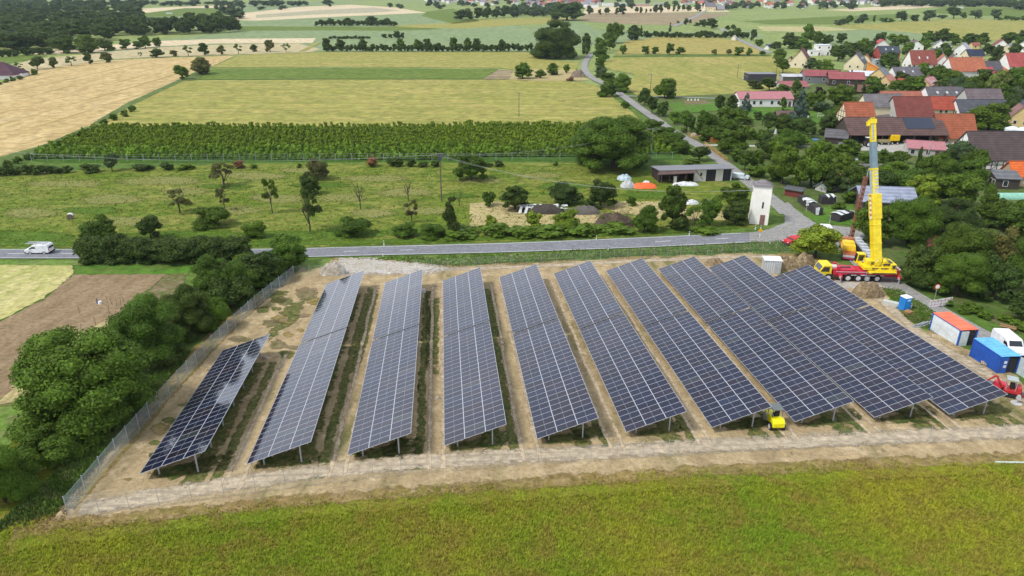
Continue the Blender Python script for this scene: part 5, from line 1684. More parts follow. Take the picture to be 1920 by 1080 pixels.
m = MB(); m.poly([(sx - 1.74, 2.6, 2.6), (sx - 1.74, 3.4, 2.6), (sx - 1.55, 3.4, 3.9), (sx - 1.55, 2.6, 3.9)]); m.poly([(sx - 1.5, 2.48, 2.8), (sx - .5, 2.48, 2.8), (sx - .5, 2.48, 3.8), (sx - 1.4, 2.48, 3.8)]); m.build('cab_window', GLASS, o)
m = MB()
for k in range(6):
    m.tube((sx - .4 + .62 * k, -.55, 2.0), (sx - .4 + .62 * k, -.55, 2.9), .025, None, 4)
m.tube((sx - .5, -.55, 2.9), (sx + 2.8, -.55, 2.9), .025, None, 4); m.tube((sx - .5, -.55, 2.5), (sx + 2.8, -.55, 2.5), .025, None, 4)
m.build('railing', METAL, rt, color=YEL)
m = MB()
for x, y, z, a, b, c in ((sx + 1.6, -.68, 1.9, 3.6, .04, .12), (sx + .4, .07, 2.35, .9, .06, .3), (sx + 1.9, .07, 2.35, 1.1, .06, .3), (sx + 3.2, -.03, 2.75, .5, .06, .5), (sx + .3, .9, 3.05, .8, .3, .5), (sx + 2.9, 1.2, 3.2, .6, 1.2, .15), (sx + 2.3, .38, 3.0, 1.2, .08, .3)):
    m.box((x, y, z), (a, b, c))  # near-black boxes paint the shade of openings; the tubes below are pipes
for k in range(5):
    m.tube((sx - .2 + k * .7, .4, 2.7), (sx + .3 + k * .6, .5, 3.4), .05, None, 5)
m.build('dark_openings_and_pipes', METAL, rt, color=(.06, .055, .05))
m = MB()
m.box((5.2, .16, 1.25), (1.6, .1, .35)); m.box((9.0, .16, 1.2), (1.2, .1, .35)); m.box((3.9, 1.4, 2.08), (2.6, .5, .12)); m.box((CL - 2.0, 1.4, 2.1), (.9, 1.6, .14))
m.build('tool_box', METAL, rt, color=(.10, .02, .03))
# boom: from the superstructure to a point seen at (1636, 228)
MW = Matrix.Translation(CP0) @ Matrix.Rotation(crz, 4, 'Z')
b0w = MW @ Vector((sx + 1.0, 1.4, 3.0))
yt = b0w.y + 5.5
v = (540 - 228) / FPX
dz_ = -SP + v * CP; dy_ = CP + v * SP
tt = yt / dy_
b1w = Vector(((1636 - 960) / FPX * tt, yt, CAM_Z + tt * dz_))
b0 = MW.inverted() @ b0w; b1 = MW.inverted() @ b1w
bd = (b1 - b0)
LB = bd.length; bd.normalize()
uz = bd
uxv = Vector((1, 0, 0)); uxv = (uxv - uz * uxv.dot(uz)).normalized()
uyv = uz.cross(uxv)


def boxalong(m, s0, s1, wx, wy, mi=0, ox=0.0, oy=0.0):
    p = []
    for s_ in (s0, s1):
        c = b0 + uz * s_
        for x, y in ((-wx, -wy), (wx, -wy), (wx, wy), (-wx, wy)):
            p.append(c + uxv * (x + ox) + uyv * (y + oy))
    m.hull8(p, mi)


def frac(y):      # image row -> fraction along the boom
    a, b = proj(b0w)[1], proj(b1w)[1]
    lo, hi = 0, 1
    for _ in range(30):
        md = (lo + hi) / 2
        if proj(b0w.lerp(b1w, md))[1] > y:
            lo = md
        else:
            hi = md
    return lo * LB


S_ = [frac(y) for y in (497, 410, 365, 318, 266, 228)]
bm_ = MB(); boxalong(bm_, -1.2, S_[2], .62, .72); boxalong(bm_, S_[1], S_[2] + .15, .72, .8, ox=.06); boxalong(bm_, S_[0] + 3, S_[0] + 3.2, .66, .76); boxalong(bm_, S_[0] + 6, S_[0] + 6.2, .66, .76)
o = bm_.build('boom', METAL, rt, color=YEL, bevel=.05)
m = MB()
for k in range(5):
    boxalong(m, S_[1] + .5 + k * .75, S_[1] + .85 + k * .75, .08, .3, ox=-.62)
m.build('hazard_panel', METAL, o, color=(.6, .06, .05))
m = MB(); boxalong(m, S_[1], S_[2] - .1, .06, .26, ox=-.64, oy=.02); m.build('hazard_board', METAL, o, color=(.75, .73, .7))
m = MB(); boxalong(m, S_[2], S_[3] + .2, .46, .5); m.build('boom_section', METAL, o, color=(.42, .45, .42))
m = MB(); boxalong(m, S_[2] + .2, S_[3] - .1, .13, .53, ox=-.30)
for k in range(6):
    boxalong(m, S_[2] + 1.0 + k * .5, S_[2] + 1.2 + k * .5, .30, .53, ox=.14)
boxalong(m, S_[3] - .05, S_[3] + .25, .5, .54)
m.build('boom_stripe', METAL, o, color=YEL)
m = MB(); boxalong(m, S_[3] + .2, S_[4], .42, .46); m.build('boom_section', METAL, o, color=(.17, .24, .28))
m = MB(); boxalong(m, S_[4], S_[5], .36, .4, ox=.02); boxalong(m, S_[5] - .3, S_[5] + .35, .48, .5); boxalong(m, S_[5] - .6, S_[5] + .1, .22, .3, ox=-.62); m.build('boom_head', METAL, o, color=YEL, bevel=.03)
m = MB(); boxalong(m, S_[4] + .3, S_[5] - .4, .14, .43, ox=-.12); m.build('boom_groove', METAL, o, color=(.35, .38, .40))
m = MB()
for k in (-.25, 0, .25):
    c = b0 + uz * (S_[5] + .3) + uxv * k
    m.tube(c - uxv * .04, c + uxv * .04, .38, None, 12)
m.build('sheave', METAL, o, color=(.5, .4, .02))

# counterweight truck
P = at(1592, 488)
trz = math.atan2(*(at(1608, 487) - at(1592, 462))[:2][::-1])
rt = empty('flatbed_truck', P, 0, 'red flatbed truck carrying yellow counterweights behind the crane', 'truck')
ang = math.atan2((at(1584, 462) - P).y, (at(1584, 462) - P).x) - math.pi / 2
rt.rotation_euler.z = ang
m = MB(); m.box((0, 3.2, 1.0), (2.4, 7.4, .3)); m.build('flatbed', METAL, rt, color=(.40, .10, .04))
m = MB(); m.box((0, -.55, .9), (2.4, .12, .35)); m.box((0, -.5, .55), (2.2, .1, .15)); m.build('rear_bumper', METAL, rt, color=(.6, .55, .58))
m = MB(); m.box((0, -.6, .5), (2.3, .1, .22)); m.build('tail_board', METAL, rt, color=(.45, .04, .12))
m = MB(); m.box((-.1, 3.3, 1.65), (2.3, 3.6, 1.0), taper=(.85, .9)); m.box((-.1, 3.6, 2.25), (1.4, 1.6, .25)); m.build('counterweight', METAL, rt, color=(.80, .52, .02), bevel=.06)
m = MB(); m.box((0, 7.4, 1.2), (2.3, 1.5, 1.3)); m.build('truck_cab', METAL, rt, color=(.35, .12, .04), bevel=.06)
for y in (.3, 1.6, 6.8):
    for x in (-1.05, 1.05):
        t_ = wheel(rt, x, y, .5, .5, .35); t_.rotation_euler.z = math.pi / 2
# long dark trailer to the right of it
A0 = at(1632, 497); B0 = at(1598, 462)
rz = math.atan2(B0.y - A0.y, B0.x - A0.x); LL = (B0 - A0).length
rt = empty('trailer', A0, rz, 'long dark trailer loaded with grey steel parts, beside the yellow counterweights', 'trailer')
m = MB(); m.box((LL / 2, 0, .8), (LL, 2.2, .3)); m.box((LL / 2, 1.0, 1.3), (LL, .08, .8)); m.build('flatbed', METAL, rt, color=(.03, .035, .04))
m = MB()
for i in range(9):
    m.box((.8 + i * LL / 10, -.2, 1.15 + .15 * (i % 3)), (1.0, 1.3, .45), rz=.2 * (i % 3))
m.build('load', METAL, rt, color=(.48, .50, .52))
for x in (1.2, 2.4, LL - 1.5):
    for y in (-.95, .95):
        wheel(rt, x, y, .42, .42, .3)

# rusty lattice mast leaning behind
A0 = at(1594, 452); zt = height_to(A0, 325)
rt = empty('lattice_mast', A0, 0, 'tall rust brown slanting mast left of the yellow crane boom', 'mast')
top = Vector((2.2, 3.2, zt * 1.02))
m = MB()
for ox, oy in ((-.2, -.2), (.3, -.2), (.3, .3), (-.2, .3)):
    m.tube((ox, oy, 0), (top.x + ox, top.y + oy, top.z * .88), .09, None, 5)
for k in range(14):
    f = k / 14; g = (k + 1) / 14
    a = Vector((top.x * f, top.y * f, top.z * .88 * f)); b = Vector((top.x * g, top.y * g, top.z * .88 * g))
    m.tube(a + Vector((-.2, -.2, 0)), b + Vector((.3, -.2, 0)), .05, None, 4); m.tube(a + Vector((.3, -.2, 0)), b + Vector((-.2, .3, 0)), .05, None, 4)
    m.box(a + Vector((.05, -.22, .2)), (.5, .05, .5))
m.build('lattice', METAL, rt, color=(.20, .075, .04))
m = MB(); m.tube((top.x * .88 + .3, top.y * .9, top.z * .88), (top.x + .2, top.y, top.z), .06, .04, 5); m.build('tip', STEEL, rt)
# ------------------------------------------------------------------ yellow roller between the tables
P = at(1449, 797)
rt = empty('road_roller', P, R(92), 'small yellow compactor standing under the end of a solar table', 'roller')
m = MB(); m.prism([(-1.4, .55), (.25, .55), (.3, 1.3), (-1.1, 1.4), (-1.4, 1.1)], -.62, .62); m.build('body', METAL, rt, color=(.75, .68, .0), bevel=.08)
m = MB(); m.box((.9, 0, .8), (1.0, .9, .4)); m.build('front_frame', METAL, rt, color=(.70, .62, .02), bevel=.04)
m = MB(); m.tube((1.0, -.55, .45), (1.0, .55, .45), .45, None, 20); m.build('drum', STEEL, rt)
m = MB(); m.box((-.1, 0, 2.25), (1.3, 1.2, .08)); 
for x in (-.65, .45):
    for y in (-.5, .5):
        m.box((x, y, 1.75), (.07, .07, 1.0))
m.build('canopy', METAL, rt, color=(.12, .14, .13), bevel=.01)
m = MB(); m.box((-.25, 0, 1.5), (.5, .5, .2)); m.box((-.5, 0, 1.75), (.12, .5, .5)); m.build('seat', RUBBER, rt)
for y in (-.62, .62):
    wheel(rt, -.85, y, .45, .45, .3)
# red compact excavator at the right edge
P = at(1892, 742)
rt = empty('excavator', P, R(150), 'red compact excavator with a dark canopy at the right edge of the site', 'excavator')
for y in (-.75, .75):
    m = MB(); m.prism([(-1.1, .05), (1.1, .05), (1.3, .3), (1.1, .6), (-1.1, .6), (-1.3, .3)], y - .18, y + .18); m.build('track', RUBBER, rt, bevel=.05)
m = MB(); m.box((-.1, 0, .95), (1.9, 1.6, .5)); m.box((-.8, 0, 1.45), (.7, 1.5, .6), taper=(.8, .9)); m.build('body', METAL, rt, color=(.42, .02, .022), bevel=.08)
m = MB()
for x in (-.4, .7):
    for y in (-.6, .6):
        m.box((x, y, 1.9), (.07, .07, 1.4))
m.box((.15, 0, 2.62), (1.3, 1.4, .08)); m.build('canopy', METAL, rt, color=(.33, .38, .37))
m = MB(); m.box((0, 0, 1.6), (.5, .6, .7)); m.build('seat', RUBBER, rt)
m = MB(); m.tube((1.0, 0, 1.1), (2.0, 0, 2.6), .16, .14, 6); m.tube((2.0, 0, 2.6), (3.1, 0, 1.3), .14, .1, 6); m.build('arm', METAL, rt, color=(.45, .03, .03))
m = MB(); m.prism([(2.9, 1.2), (3.4, 1.1), (3.3, .5), (2.7, .55)], -.35, .35); m.build('bucket', METAL, rt, color=(.08, .08, .08))
rt.scale = (.82, .82, .82)
m = MB(); m.box((-1.7, 0, .4), (.12, 1.9, .5)); m.box((-1.2, 0, .4), (1.0, .1, .12)); m.build('blade', METAL, rt, color=(.5, .03, .03))
# little red tractor part left of it
P = at(1872, 733)
rt = empty('compact_loader', P, R(-40), 'small red and grey loader standing next to the excavator and blue container', 'loader')
m = MB(); m.box((0, 0, .85), (1.5, .9, .7), taper=(.8, .85)); m.build('body', METAL, rt, color=(.62, .03, .06), bevel=.1)
m = MB(); m.box((-1.1, 0, .6), (.8, .9, .4)); m.box((1.5, 0, .4), (1.4, .12, .12), rz=.1); m.box((1.5, .3, .4), (1.4, .12, .12)); m.build('frame', METAL, rt, color=(.12, .12, .13))
for x in (-.8, .6):
    for y in (-.6, .6):
        wheel(rt, x, y, .35, .35, .25)
P = at(1905, 757)
m = MB(); m.tube((0, 0, 0), (0, 0, .12), .55, .55, 14); m.tube((0, 0, .12), (0, 0, .8), .06, None, 6); m.box((.1, 0, .8), (.3, .5, .5), taper=(.6, .6))
tag(m.build('sign_stand', METAL, None, P, 0, (.45, .46, .46)), 'grey round based stand in front of the red excavator', 'stand')


# ------------------------------------------------------------------ heaps
def heap(name, x0, x1, ytop, ybot, mat, label, cat, color=None, rough=.35, seed=1, n=22, dy=None):
    A_ = at(x0, ybot); B_ = at(x1, ybot); c = (A_ + B_) / 2
    wx = (B_ - A_).length / 2
    wy = dy or wx * .55
    c = c + Vector((0, wy * .8, 0)); c.z = T(c.y)
    h = height_to(c, ytop)
    V = []; F = []
    for j in range(n + 1):
        for i in range(n + 1):
            u = i / n * 2 - 1; v_ = j / n * 2 - 1
            e = max(0, 1 - (abs(u) ** 2.2 + abs(v_) ** 2.2))
            z = e ** .5 * (1 + .6 * rough * noise.noise(Vector((u * 2.5 + seed, v_ * 2.5, seed))) * 1.6 + rough * .6 * noise.noise(Vector((u * 9, v_ * 9, seed))))
            V.append((u * wx, v_ * wy, z * h - .03))
    for j in range(n):
        for i in range(n):
            k = j * (n + 1) + i
            F.append((k, k + 1, k + n + 2, k + n + 1))
    o = bpy.data.objects.new(name, npmesh(name, V, F, [mat])); COL.objects.link(o); o.location = c
    if color:
        o.color = (*color, 1)
    tag(o, label, cat)
    return o


SOILM = field_mat('excavated_soil', (.26, .19, .11), (.36, .28, .17), (.16, .12, .07), .4, 2.5, bmp=1.0)
BRUSHM = field_mat('cut_brush', (.10, .075, .055), (.15, .11, .08), (.06, .05, .035), .5, 4, bmp=1.0)
WRAP = plain('white_wrap', (.60, .62, .62), .5, .4, 2)
heap('soil_heap', 1602, 1662, 531, 560, SOILM, 'rough heap of excavated soil just in front of the red crane carrier', 'soil heap', rough=.45, seed=3)
heap('soil_heap', 1442, 1502, 484, 506, SOILM, 'low sandy heap behind the small white cabin', 'soil heap', rough=.6, seed=5)
heap('soil_heap', 1490, 1530, 478, 503, SOILM, 'sandy heap between the small cabin and the light green bush', 'soil heap', rough=.5, seed=8)
heap('soil_heap', 1322, 1362, 486, 500, SOILM, 'small dark heap of earth behind the solar tables', 'soil heap', rough=.5, seed=9)
heap('gravel_heap', 598, 648, 494, 518, gravel, 'heap of pale gravel beside the fence corner', 'gravel heap', rough=.3, seed=4)
heap('brush_heap', 1116, 1190, 402, 428, BRUSHM, 'purple brown heap of cut branches on the dry ground behind the road', 'brush heap', rough=.45, seed=11)
br = MB()
rr = random.Random(4)
c = at(1152, 424) + Vector((0, 3, 0))
for i in range(140):
    a = Vector((rr.uniform(-4, 4), rr.uniform(-2, 2), rr.uniform(.1, 1.6))); d_ = Vector((rr.uniform(-1.6, 1.6), rr.uniform(-.8, .8), rr.uniform(0, .9)))
    br.tube(a, a + d_, .035, .015, 3)
tag(br.build('loose_branches', BARK, None, c), 'tangle of thin cut branches sticking out of the brush heap', 'branches')
heap('wood_stack', 985, 1060, 384, 402, plain('stacked_logs', (.07, .06, .05), .9, .5, 5, bmp=1), 'dark stack of firewood under torn silver foil behind the road', 'wood stack', rough=.4, seed=21, dy=1.6)
heap('wood_stack', 1058, 1128, 389, 403, plain('grey_logs', (.14, .125, .11), .9, .5, 6, bmp=1), 'uncovered grey brown stack of firewood behind the road', 'wood stack', rough=.5, seed=22, dy=1.5)
fo = MB()
rr = random.Random(9)
c = at(1022, 400) + Vector((0, 1.4, 0))
for i in range(26):
    x = rr.uniform(-5.5, 5.5); y = rr.uniform(-1.2, 1.0); z = 1.55 - abs(x) * .06 - abs(y) * .3 + rr.uniform(-.05, .2)
    s_ = rr.uniform(.4, .9)
    fo.poly([(x - s_, y - .3, z + rr.uniform(-.15, .15)), (x + s_, y - .35, z + rr.uniform(-.15, .15)), (x + s_ * .8, y + .35, z + rr.uniform(-.1, .2)), (x - s_ * .7, y + .3, z + rr.uniform(-.1, .2))])
for i in range(4):
    x = -5.3 + i * 1.2; fo.poly([(x, -1.4, 1.5), (x + .5, -1.4, 1.6), (x + .2, -2.0, .2), (x - .5, -2.0, .1)])
sm = fo.build('foil_cover', WRAP, None, c)
tag(sm, 'torn white and silver foil over the dark firewood stack', 'foil cover')
heap('tarp_heap', 1186, 1234, 343, 354, plain('orange_tarp', (.75, .14, .04), .6, .25, 3), 'orange tarpaulin spread over a pile in front of the long shed', 'tarp', rough=.4, seed=31, dy=1.8)
heap('tarp_heap', 1164, 1192, 340, 353, plain('grey_tarp', (.42, .43, .42), .6, .35, 3), 'grey white tarpaulin pile left of the orange one', 'tarp', rough=.5, seed=32, dy=1.6)
heap('tarp_heap', 1206, 1220, 339, 345, WRAP, 'small white sheet lying behind the orange tarpaulin', 'tarp', rough=.5, seed=33, dy=1.0)
heap('tarp_heap', 1158, 1186, 328, 339, plain('blue_grey_tarp', (.40, .50, .54), .6, .5, 2), 'crumpled blue white tarpaulin under the large dark tree', 'tarp', rough=.45, seed=34, dy=1.6)
heap('scrap_heap', 1262, 1312, 341, 349, WRAP, 'white wrapped bales in front of the long shed', 'bales', rough=.4, seed=35, dy=1.2)
heap('scrap_heap', 1279, 1312, 375, 384, WRAP, 'white foil covered pile behind the orchard trees left of the white tower', 'foil pile', rough=.4, seed=36, dy=1.0)
heap('scrap_heap', 1316, 1340, 375, 384, WRAP, 'second white foil covered pile nearest the white tower', 'foil pile', rough=.4, seed=37, dy=1.0)
heap('scrap_heap', 1100, 1120, 306, 316, plain('grey_rubble', (.3, .3, .28), .9, .4, 4), 'grey rubble heap left end of the long shed', 'rubble', rough=.4, seed=38, dy=1.0)
# tarp covered hay stacks in the lawn right of the lane
DARKW = plain('stacked_firewood', (.055, .05, .05), .9, .6, 6, bmp=1)


def stack(a, b, W, H, label, drape=.35):
    A_, rz, L = direction(a, b)
    rt = empty('covered_wood_stack', A_, rz, label, 'wood stack', 'foil covered stacks')
    m = MB()
    n = max(3, int(L / 1.4))
    for i in range(n):
        m.box((L * (i + .5) / n, W / 2, H / 2 + .05 * (i % 2)), (L / n * .96, W * .95, H + .1 * (i % 2)))
    m.build('logs', DARKW, rt)
    m = MB()
    rr = random.Random(int(a[0]))
    for i in range(n):
        if rr.random() < .3:
            continue
        x0 = L * i / n; x1 = L * (i + rr.uniform(.6, 1)) / n; z = H + .16 + rr.uniform(0, .12)
        m.quad((x0, -.1, z - .1), (x1, -.1, z - .12), (x1, W / 2, z + .15), (x0, W / 2, z + .12)); m.quad((x0, W / 2, z + .12), (x1, W / 2, z + .15), (x1, W + .1, z - .1), (x0, W + .1, z - .1))
        if rr.random() < .6:
            m.quad((x0 + .1, -.12, z - .1), (x1 - .2, -.12, z - .12), (x1 - .3, -.2, z - drape - .1), (x0 + .2, -.2, z - drape))
    m.quad((L, -.1, H + .1), (L, W * .5, H + .2), (L + .3, W * .4, .2), (L + .3, 0, .2))
    m.build('foil', WRAP, rt)


stack((1494, 378), (1528, 404), 1.6, 1.6, 'foil covered firewood stack beside the lane right of the white tower')
stack((1540, 384), (1566, 384), 2.2, 1.8, 'foil covered firewood stack nearest the solar roofed barn, left one')
stack((1574, 418), (1600, 410), 2.2, 1.5, 'foil covered firewood stack at the foot of the slanting mast')
# hay bale in the meadow
P = at(133, 411)
rt = empty('hay_bale', P, R(20), 'single round hay bale wrapped in white, alone in the meadow at left', 'hay bale')
m = MB(); m.tube((0, -.6, .62), (0, .6, .62), .62, None, 22); m.build('bale', plain('hay', (.20, .16, .11), .95, .4, 6, bmp=1), rt, smooth=False)
m = MB()
for k in range(12):
    a0 = math.pi * k / 12 * .75 + .3; a1 = math.pi * (k + 1) / 12 * .75 + .3
    m.quad((.635 * math.cos(a0), -.58, .62 + .635 * math.sin(a0)), (.635 * math.cos(a1), -.58, .62 + .635 * math.sin(a1)), (.635 * math.cos(a1), .58, .62 + .635 * math.sin(a1)), (.635 * math.cos(a0), .58, .62 + .635 * math.sin(a0)))
m.build('wrap', WRAP, rt)
# small instrument and stakes in the tilled field
P = at(185, 570)
rt = empty('water_tank', P, 0, 'tiny white tank beside a dark post standing alone in the brown field', 'tank')
m = MB(); m.tube((.25, 0, 0), (.25, 0, .45), .28, .24, 12); m.build('tank', METAL, rt, color=(.75, .78, .8))
m = MB(); m.box((-.15, 0, .45), (.16, .16, .9)); m.build('post', METAL, rt, color=(.12, .14, .2))
sm = MB(); sm.tube((0, 0, 0), (0, 0, 1.2), .03, None, 5); SM = sm.mesh('stake', [WOOD])
for i, (x, y) in enumerate([(203, 570), (211, 573), (219, 574), (226, 572), (233, 568), (150, 588), (180, 610), (152, 622), (88, 640), (205, 588)]):
    o = bpy.data.objects.new('stake', SM); COL.objects.link(o); o.location = at(x, y); o.color = (.16, .13, .1, 1)
    o.rotation_euler = (rng.uniform(-.1, .1), rng.uniform(-.15, .15), 0)
    tag(o, 'thin wooden stake stuck in the brown field near the tiny white tank', 'stake', 'stakes in the brown field')
# white pipe at the right edge
A0 = at(1866, 868.5); B0 = at(1960, 870)
m = MB(); m.tube((0, 0, .12), (B0 - A0) + Vector((0, 0, .12)), .09, None, 8)
tag(m.build('white_pipe', PAINT, None, A0, 0, (.55, .64, .62)), 'white plastic pipe lying along the meadow edge at lower right', 'pipe')
# junction box on a table, little boxes on the ground
P = at(795, 560)
m = MB(); m.box((0, 0, 1.3), (.5, .3, .6)); m.box((0, 0, .5), (.08, .08, 1.0))
tag(m.build('junction_box', METAL, None, P, 0, (.75, .75, .76)), 'white electrical box on a post beside the third solar row', 'junction box')
for (x, y), l in zip([(820, 748), (497, 672)], ['pale stone lying in the lane left of the fourth solar row', 'grey stone ring at the far end of the leftmost solar table']):
    o = heap('stone', x - 6, x + 6, y - 5, y + 2, gravel, l, 'stone', rough=.3, seed=x, n=8)
# bench and stone cross
P = at(1889, 617)
rt = empty('picnic_bench', P, R(-38), 'brown wooden picnic bench on the grass at the right edge', 'bench')
for y in (-.55, .1):
    m = MB(); m.box((0, y, .48), (1.9, .4, .06)); m.build('seat' if y < 0 else 'table_top', WOOD, rt, color=(.36, .2, .1))
m = MB()
for x in (-.7, .7):
    for y in (-.55, .1):
        m.box((x, y, .23), (.1, .3, .44))
m.build('leg', WOOD, rt, color=(.3, .18, .1))
P = at(1884, 548)
rt = empty('wayside_cross', P, R(10), 'pale stone wayside cross in front of the dark trees at the right edge', 'cross')
m = MB(); m.box((0, 0, .3), (.7, .5, .6), taper=(.8, .8)); m.build('plinth', PAINT, rt, color=(.45, .45, .42))
m = MB(); m.box((0, 0, 1.3), (.18, .14, 1.5)); m.box((0, 0, 1.65), (.8, .12, .17)); m.build('cross', PAINT, rt, color=(.6, .6, .58))

# ================================================================== BUILDINGS
CREAM = (.66, .58, .40); WHITE = (.74, .73, .70); GREYW = (.42, .41, .38); YELW = (.62, .46, .22); DARKW_ = (.07, .055, .045); REDW = (.38, .07, .06)
ORANGE = (.33, .10, .05); BRED = (.34, .07, .04); DRED = (.19, .055, .045); BROWN = (.115, .07, .06); SLATE = (.085, .09, .105); GREY = (.17, .16, .165); PINK = (.38, .15, .16); SALMON = (.50, .22, .16); NAVY = (.03, .04, .07); DGREY = (.12, .115, .12); SOLARR = (.28, .31, .40)


def house(label, cx, yb, L, W, hw, hr, rot=0, wall=CREAM, roof=ORANGE, win=(3, 1), gwin=1, chim=1, hip=0.0, solar=None, name='house', cat='house', timber=False, open_front=False, over=1.0, skyl=0, flat=False, gcol=None, door=True, group=None, shed=False):
    P = at(cx, yb)
    k = mpp(P)
    L *= k; W *= k; hw *= k; hr *= k
    a = R(rot)
    off = abs(L / 2 * math.sin(a)) + abs(W / 2 * math.cos(a))
    P = P + Vector((0, off, 0)); P.x += (cx - 960) / FPX * off * CP; P.z = T(P.y)
    rt = empty(name, P, a, label, cat, group)
    l2, w2 = L / 2, W / 2
    hy = hip * w2
    m = MB()
    lo = -.6
    if open_front:
        m.quad((-l2, w2, lo), (l2, w2, lo), (l2, w2, hw), (-l2, w2, hw))
        for x in (-l2, l2):
            m.poly([(x, -w2, lo), (x, w2, lo), (x, w2, hw), (x, 0, hw + hr - .05), (x, -w2, hw)])
        m.box((0, w2 * .2, (hw + lo) / 2), (L - .02, .1, hw - lo))
    elif flat:
        m.box((0, 0, hw / 2 + lo / 2), (L, W, hw - lo))
    else:
        m.quad((-l2, -w2, lo), (l2, -w2, lo), (l2, -w2, hw), (-l2, -w2, hw)); m.quad((-l2, w2, lo), (l2, w2, lo), (l2, w2, hw), (-l2, w2, hw))
        top = hw + hr * (1 - 0)
        for x in (-l2, l2):
            if hip:
                m.quad((x, -w2, lo), (x, w2, lo), (x, w2, hw), (x, -w2, hw))
            elif shed:
                m.poly([(x, -w2, lo), (x, w2, lo), (x, w2, hw + hr), (x, -w2, hw)])
            else:
                m.poly([(x, -w2, lo), (x, w2, lo), (x, w2, hw), (x, 0, top - .03), (x, -w2, hw)])
        if shed:
            m.quad((-l2, w2, hw), (l2, w2, hw), (l2, w2, hw + hr), (-l2, w2, hw + hr))
    wl = m.build('wall', WOOD if wall == DARKW_ else PAINT, rt, color=wall)
    # roof
    m = MB(); th = .18; ov = .35 * over
    if flat:
        m.box((0, 0, hw + .09), (L + ov, W + ov, .18))
    elif shed:
        s_ = hr / W
        m.hull8([(-l2 - ov, -w2 - ov, hw - ov * s_), (l2 + ov, -w2 - ov, hw - ov * s_), (l2 + ov, w2 + ov, hw + hr + ov * s_), (-l2 - ov, w2 + ov, hw + hr + ov * s_),
                 (-l2 - ov, -w2 - ov, hw - ov * s_ + th), (l2 + ov, -w2 - ov, hw - ov * s_ + th), (l2 + ov, w2 + ov, hw + hr + ov * s_ + th), (-l2 - ov, w2 + ov, hw + hr + ov * s_ + th)])
    elif hip:
        r_ = max(.3, l2 - w2 * hip)
        e = (-l2 - ov, l2 + ov, -w2 - ov, w2 + ov); z0 = hw - .05; z1 = hw + hr
        A_, B_, C_, D_ = (e[0], e[2], z0), (e[1], e[2], z0), (e[1], e[3], z0), (e[0], e[3], z0)
        R1, R2 = (-r_, 0, z1), (r_, 0, z1)
        m.quad(A_, B_, R2, R1); m.quad(C_, D_, R1, R2); m.poly([B_, C_, R2]); m.poly([D_, A_, R1]); m.quad(D_, C_, B_, A_)
    else:
        s_ = hr / w2
        for sg in (-1, 1):
            p = []
            for dz in (0, th):
                q = [(-l2 - ov, sg * (w2 + ov), hw - ov * s_ + dz), (l2 + ov, sg * (w2 + ov), hw - ov * s_ + dz), (l2 + ov, sg * .002, hw + hr + dz), (-l2 - ov, sg * .002, hw + hr + dz)]
                if sg > 0:
                    q = [q[1], q[0], q[3], q[2]]
                p += q
            m.hull8(p)
        m.box((0, 0, hw + hr + th), (L + 2 * ov, .25, .12))
    ro = m.build('roof', METAL if (flat or roof in (PINK,)) else ROOF, rt, color=roof)
    if not flat and not shed and chim:
        for c in range(chim):
            m = MB(); x = l2 * (.35 - .7 * c); m.box((x, w2 * .15, hw + hr + .25), (.6, .6, 1.5)); m.box((x, w2 * .15, hw + hr + 1.04), (.72, .72, .1))
            m.build('chimney', PAINT, ro, color=(.16, .09, .07))
    s_ = hr / w2 if not flat else 0
    if not flat and not shed:
        for c in range(skyl):
            x = -l2 + L * (c + 1) / (skyl + 1); y = -w2 * .55
            z = hw + hr + y * s_ + th + .02
            o = MB(); o.hull8([(x - .4, y - .45, z - .45 * s_), (x + .4, y - .45, z - .45 * s_), (x + .4, y + .45, z + .45 * s_), (x - .4, y + .45, z + .45 * s_)] + [(x - .4, y - .45, z - .45 * s_ + .08), (x + .4, y - .45, z - .45 * s_ + .08), (x + .4, y + .45, z + .45 * s_ + .08), (x - .4, y + .45, z + .45 * s_ + .08)])
            o.build('skylight', METAL, ro, color=(.5, .55, .6))
        if solar:
            a0, a1, b0_, b1_ = solar
            o = MB(); z = lambda y: hw + hr + y * s_ + th + .05
            x0 = -l2 + L * a0; x1 = -l2 + L * a1; y0 = -w2 * (1 - b0_); y1 = -w2 * (1 - b1_)
            o.hull8([(x0, y0, z(y0)), (x1, y0, z(y0)), (x1, y1, z(y1)), (x0, y1, z(y1)), (x0, y0, z(y0) + .06), (x1, y0, z(y0) + .06), (x1, y1, z(y1) + .06), (x0, y1, z(y1) + .06)])
            o.build('solar_panel', CELL, ro, color=(.02, .028, .05))
    # windows on the viewer side and on the left gable

    def window(c, along, sz=(.95, 1.2)):
        f = MB(); g = MB()
        if along == 'x':
            f.box((c[0], c[1] - .03, c[2]), (sz[0] + .2, .07, sz[1] + .2)); g.quad((c[0] - sz[0] / 2, c[1] - .07, c[2] - sz[1] / 2), (c[0] + sz[0] / 2, c[1] - .07, c[2] - sz[1] / 2), (c[0] + sz[0] / 2, c[1] - .07, c[2] + sz[1] / 2), (c[0] - sz[0] / 2, c[1] - .07, c[2] + sz[1] / 2))
        else:
            f.box((c[0] - .03, c[1], c[2]), (.07, sz[0] + .2, sz[1] + .2)); g.quad((c[0] - .07, c[1] - sz[0] / 2, c[2] - sz[1] / 2), (c[0] - .07, c[1] + sz[0] / 2, c[2] - sz[1] / 2), (c[0] - .07, c[1] + sz[0] / 2, c[2] + sz[1] / 2), (c[0] - .07, c[1] - sz[0] / 2, c[2] + sz[1] / 2))
        w_ = f.build('window', PAINT, rt, color=(.62, .62, .6)); g.build('pane', GLASS, w_)
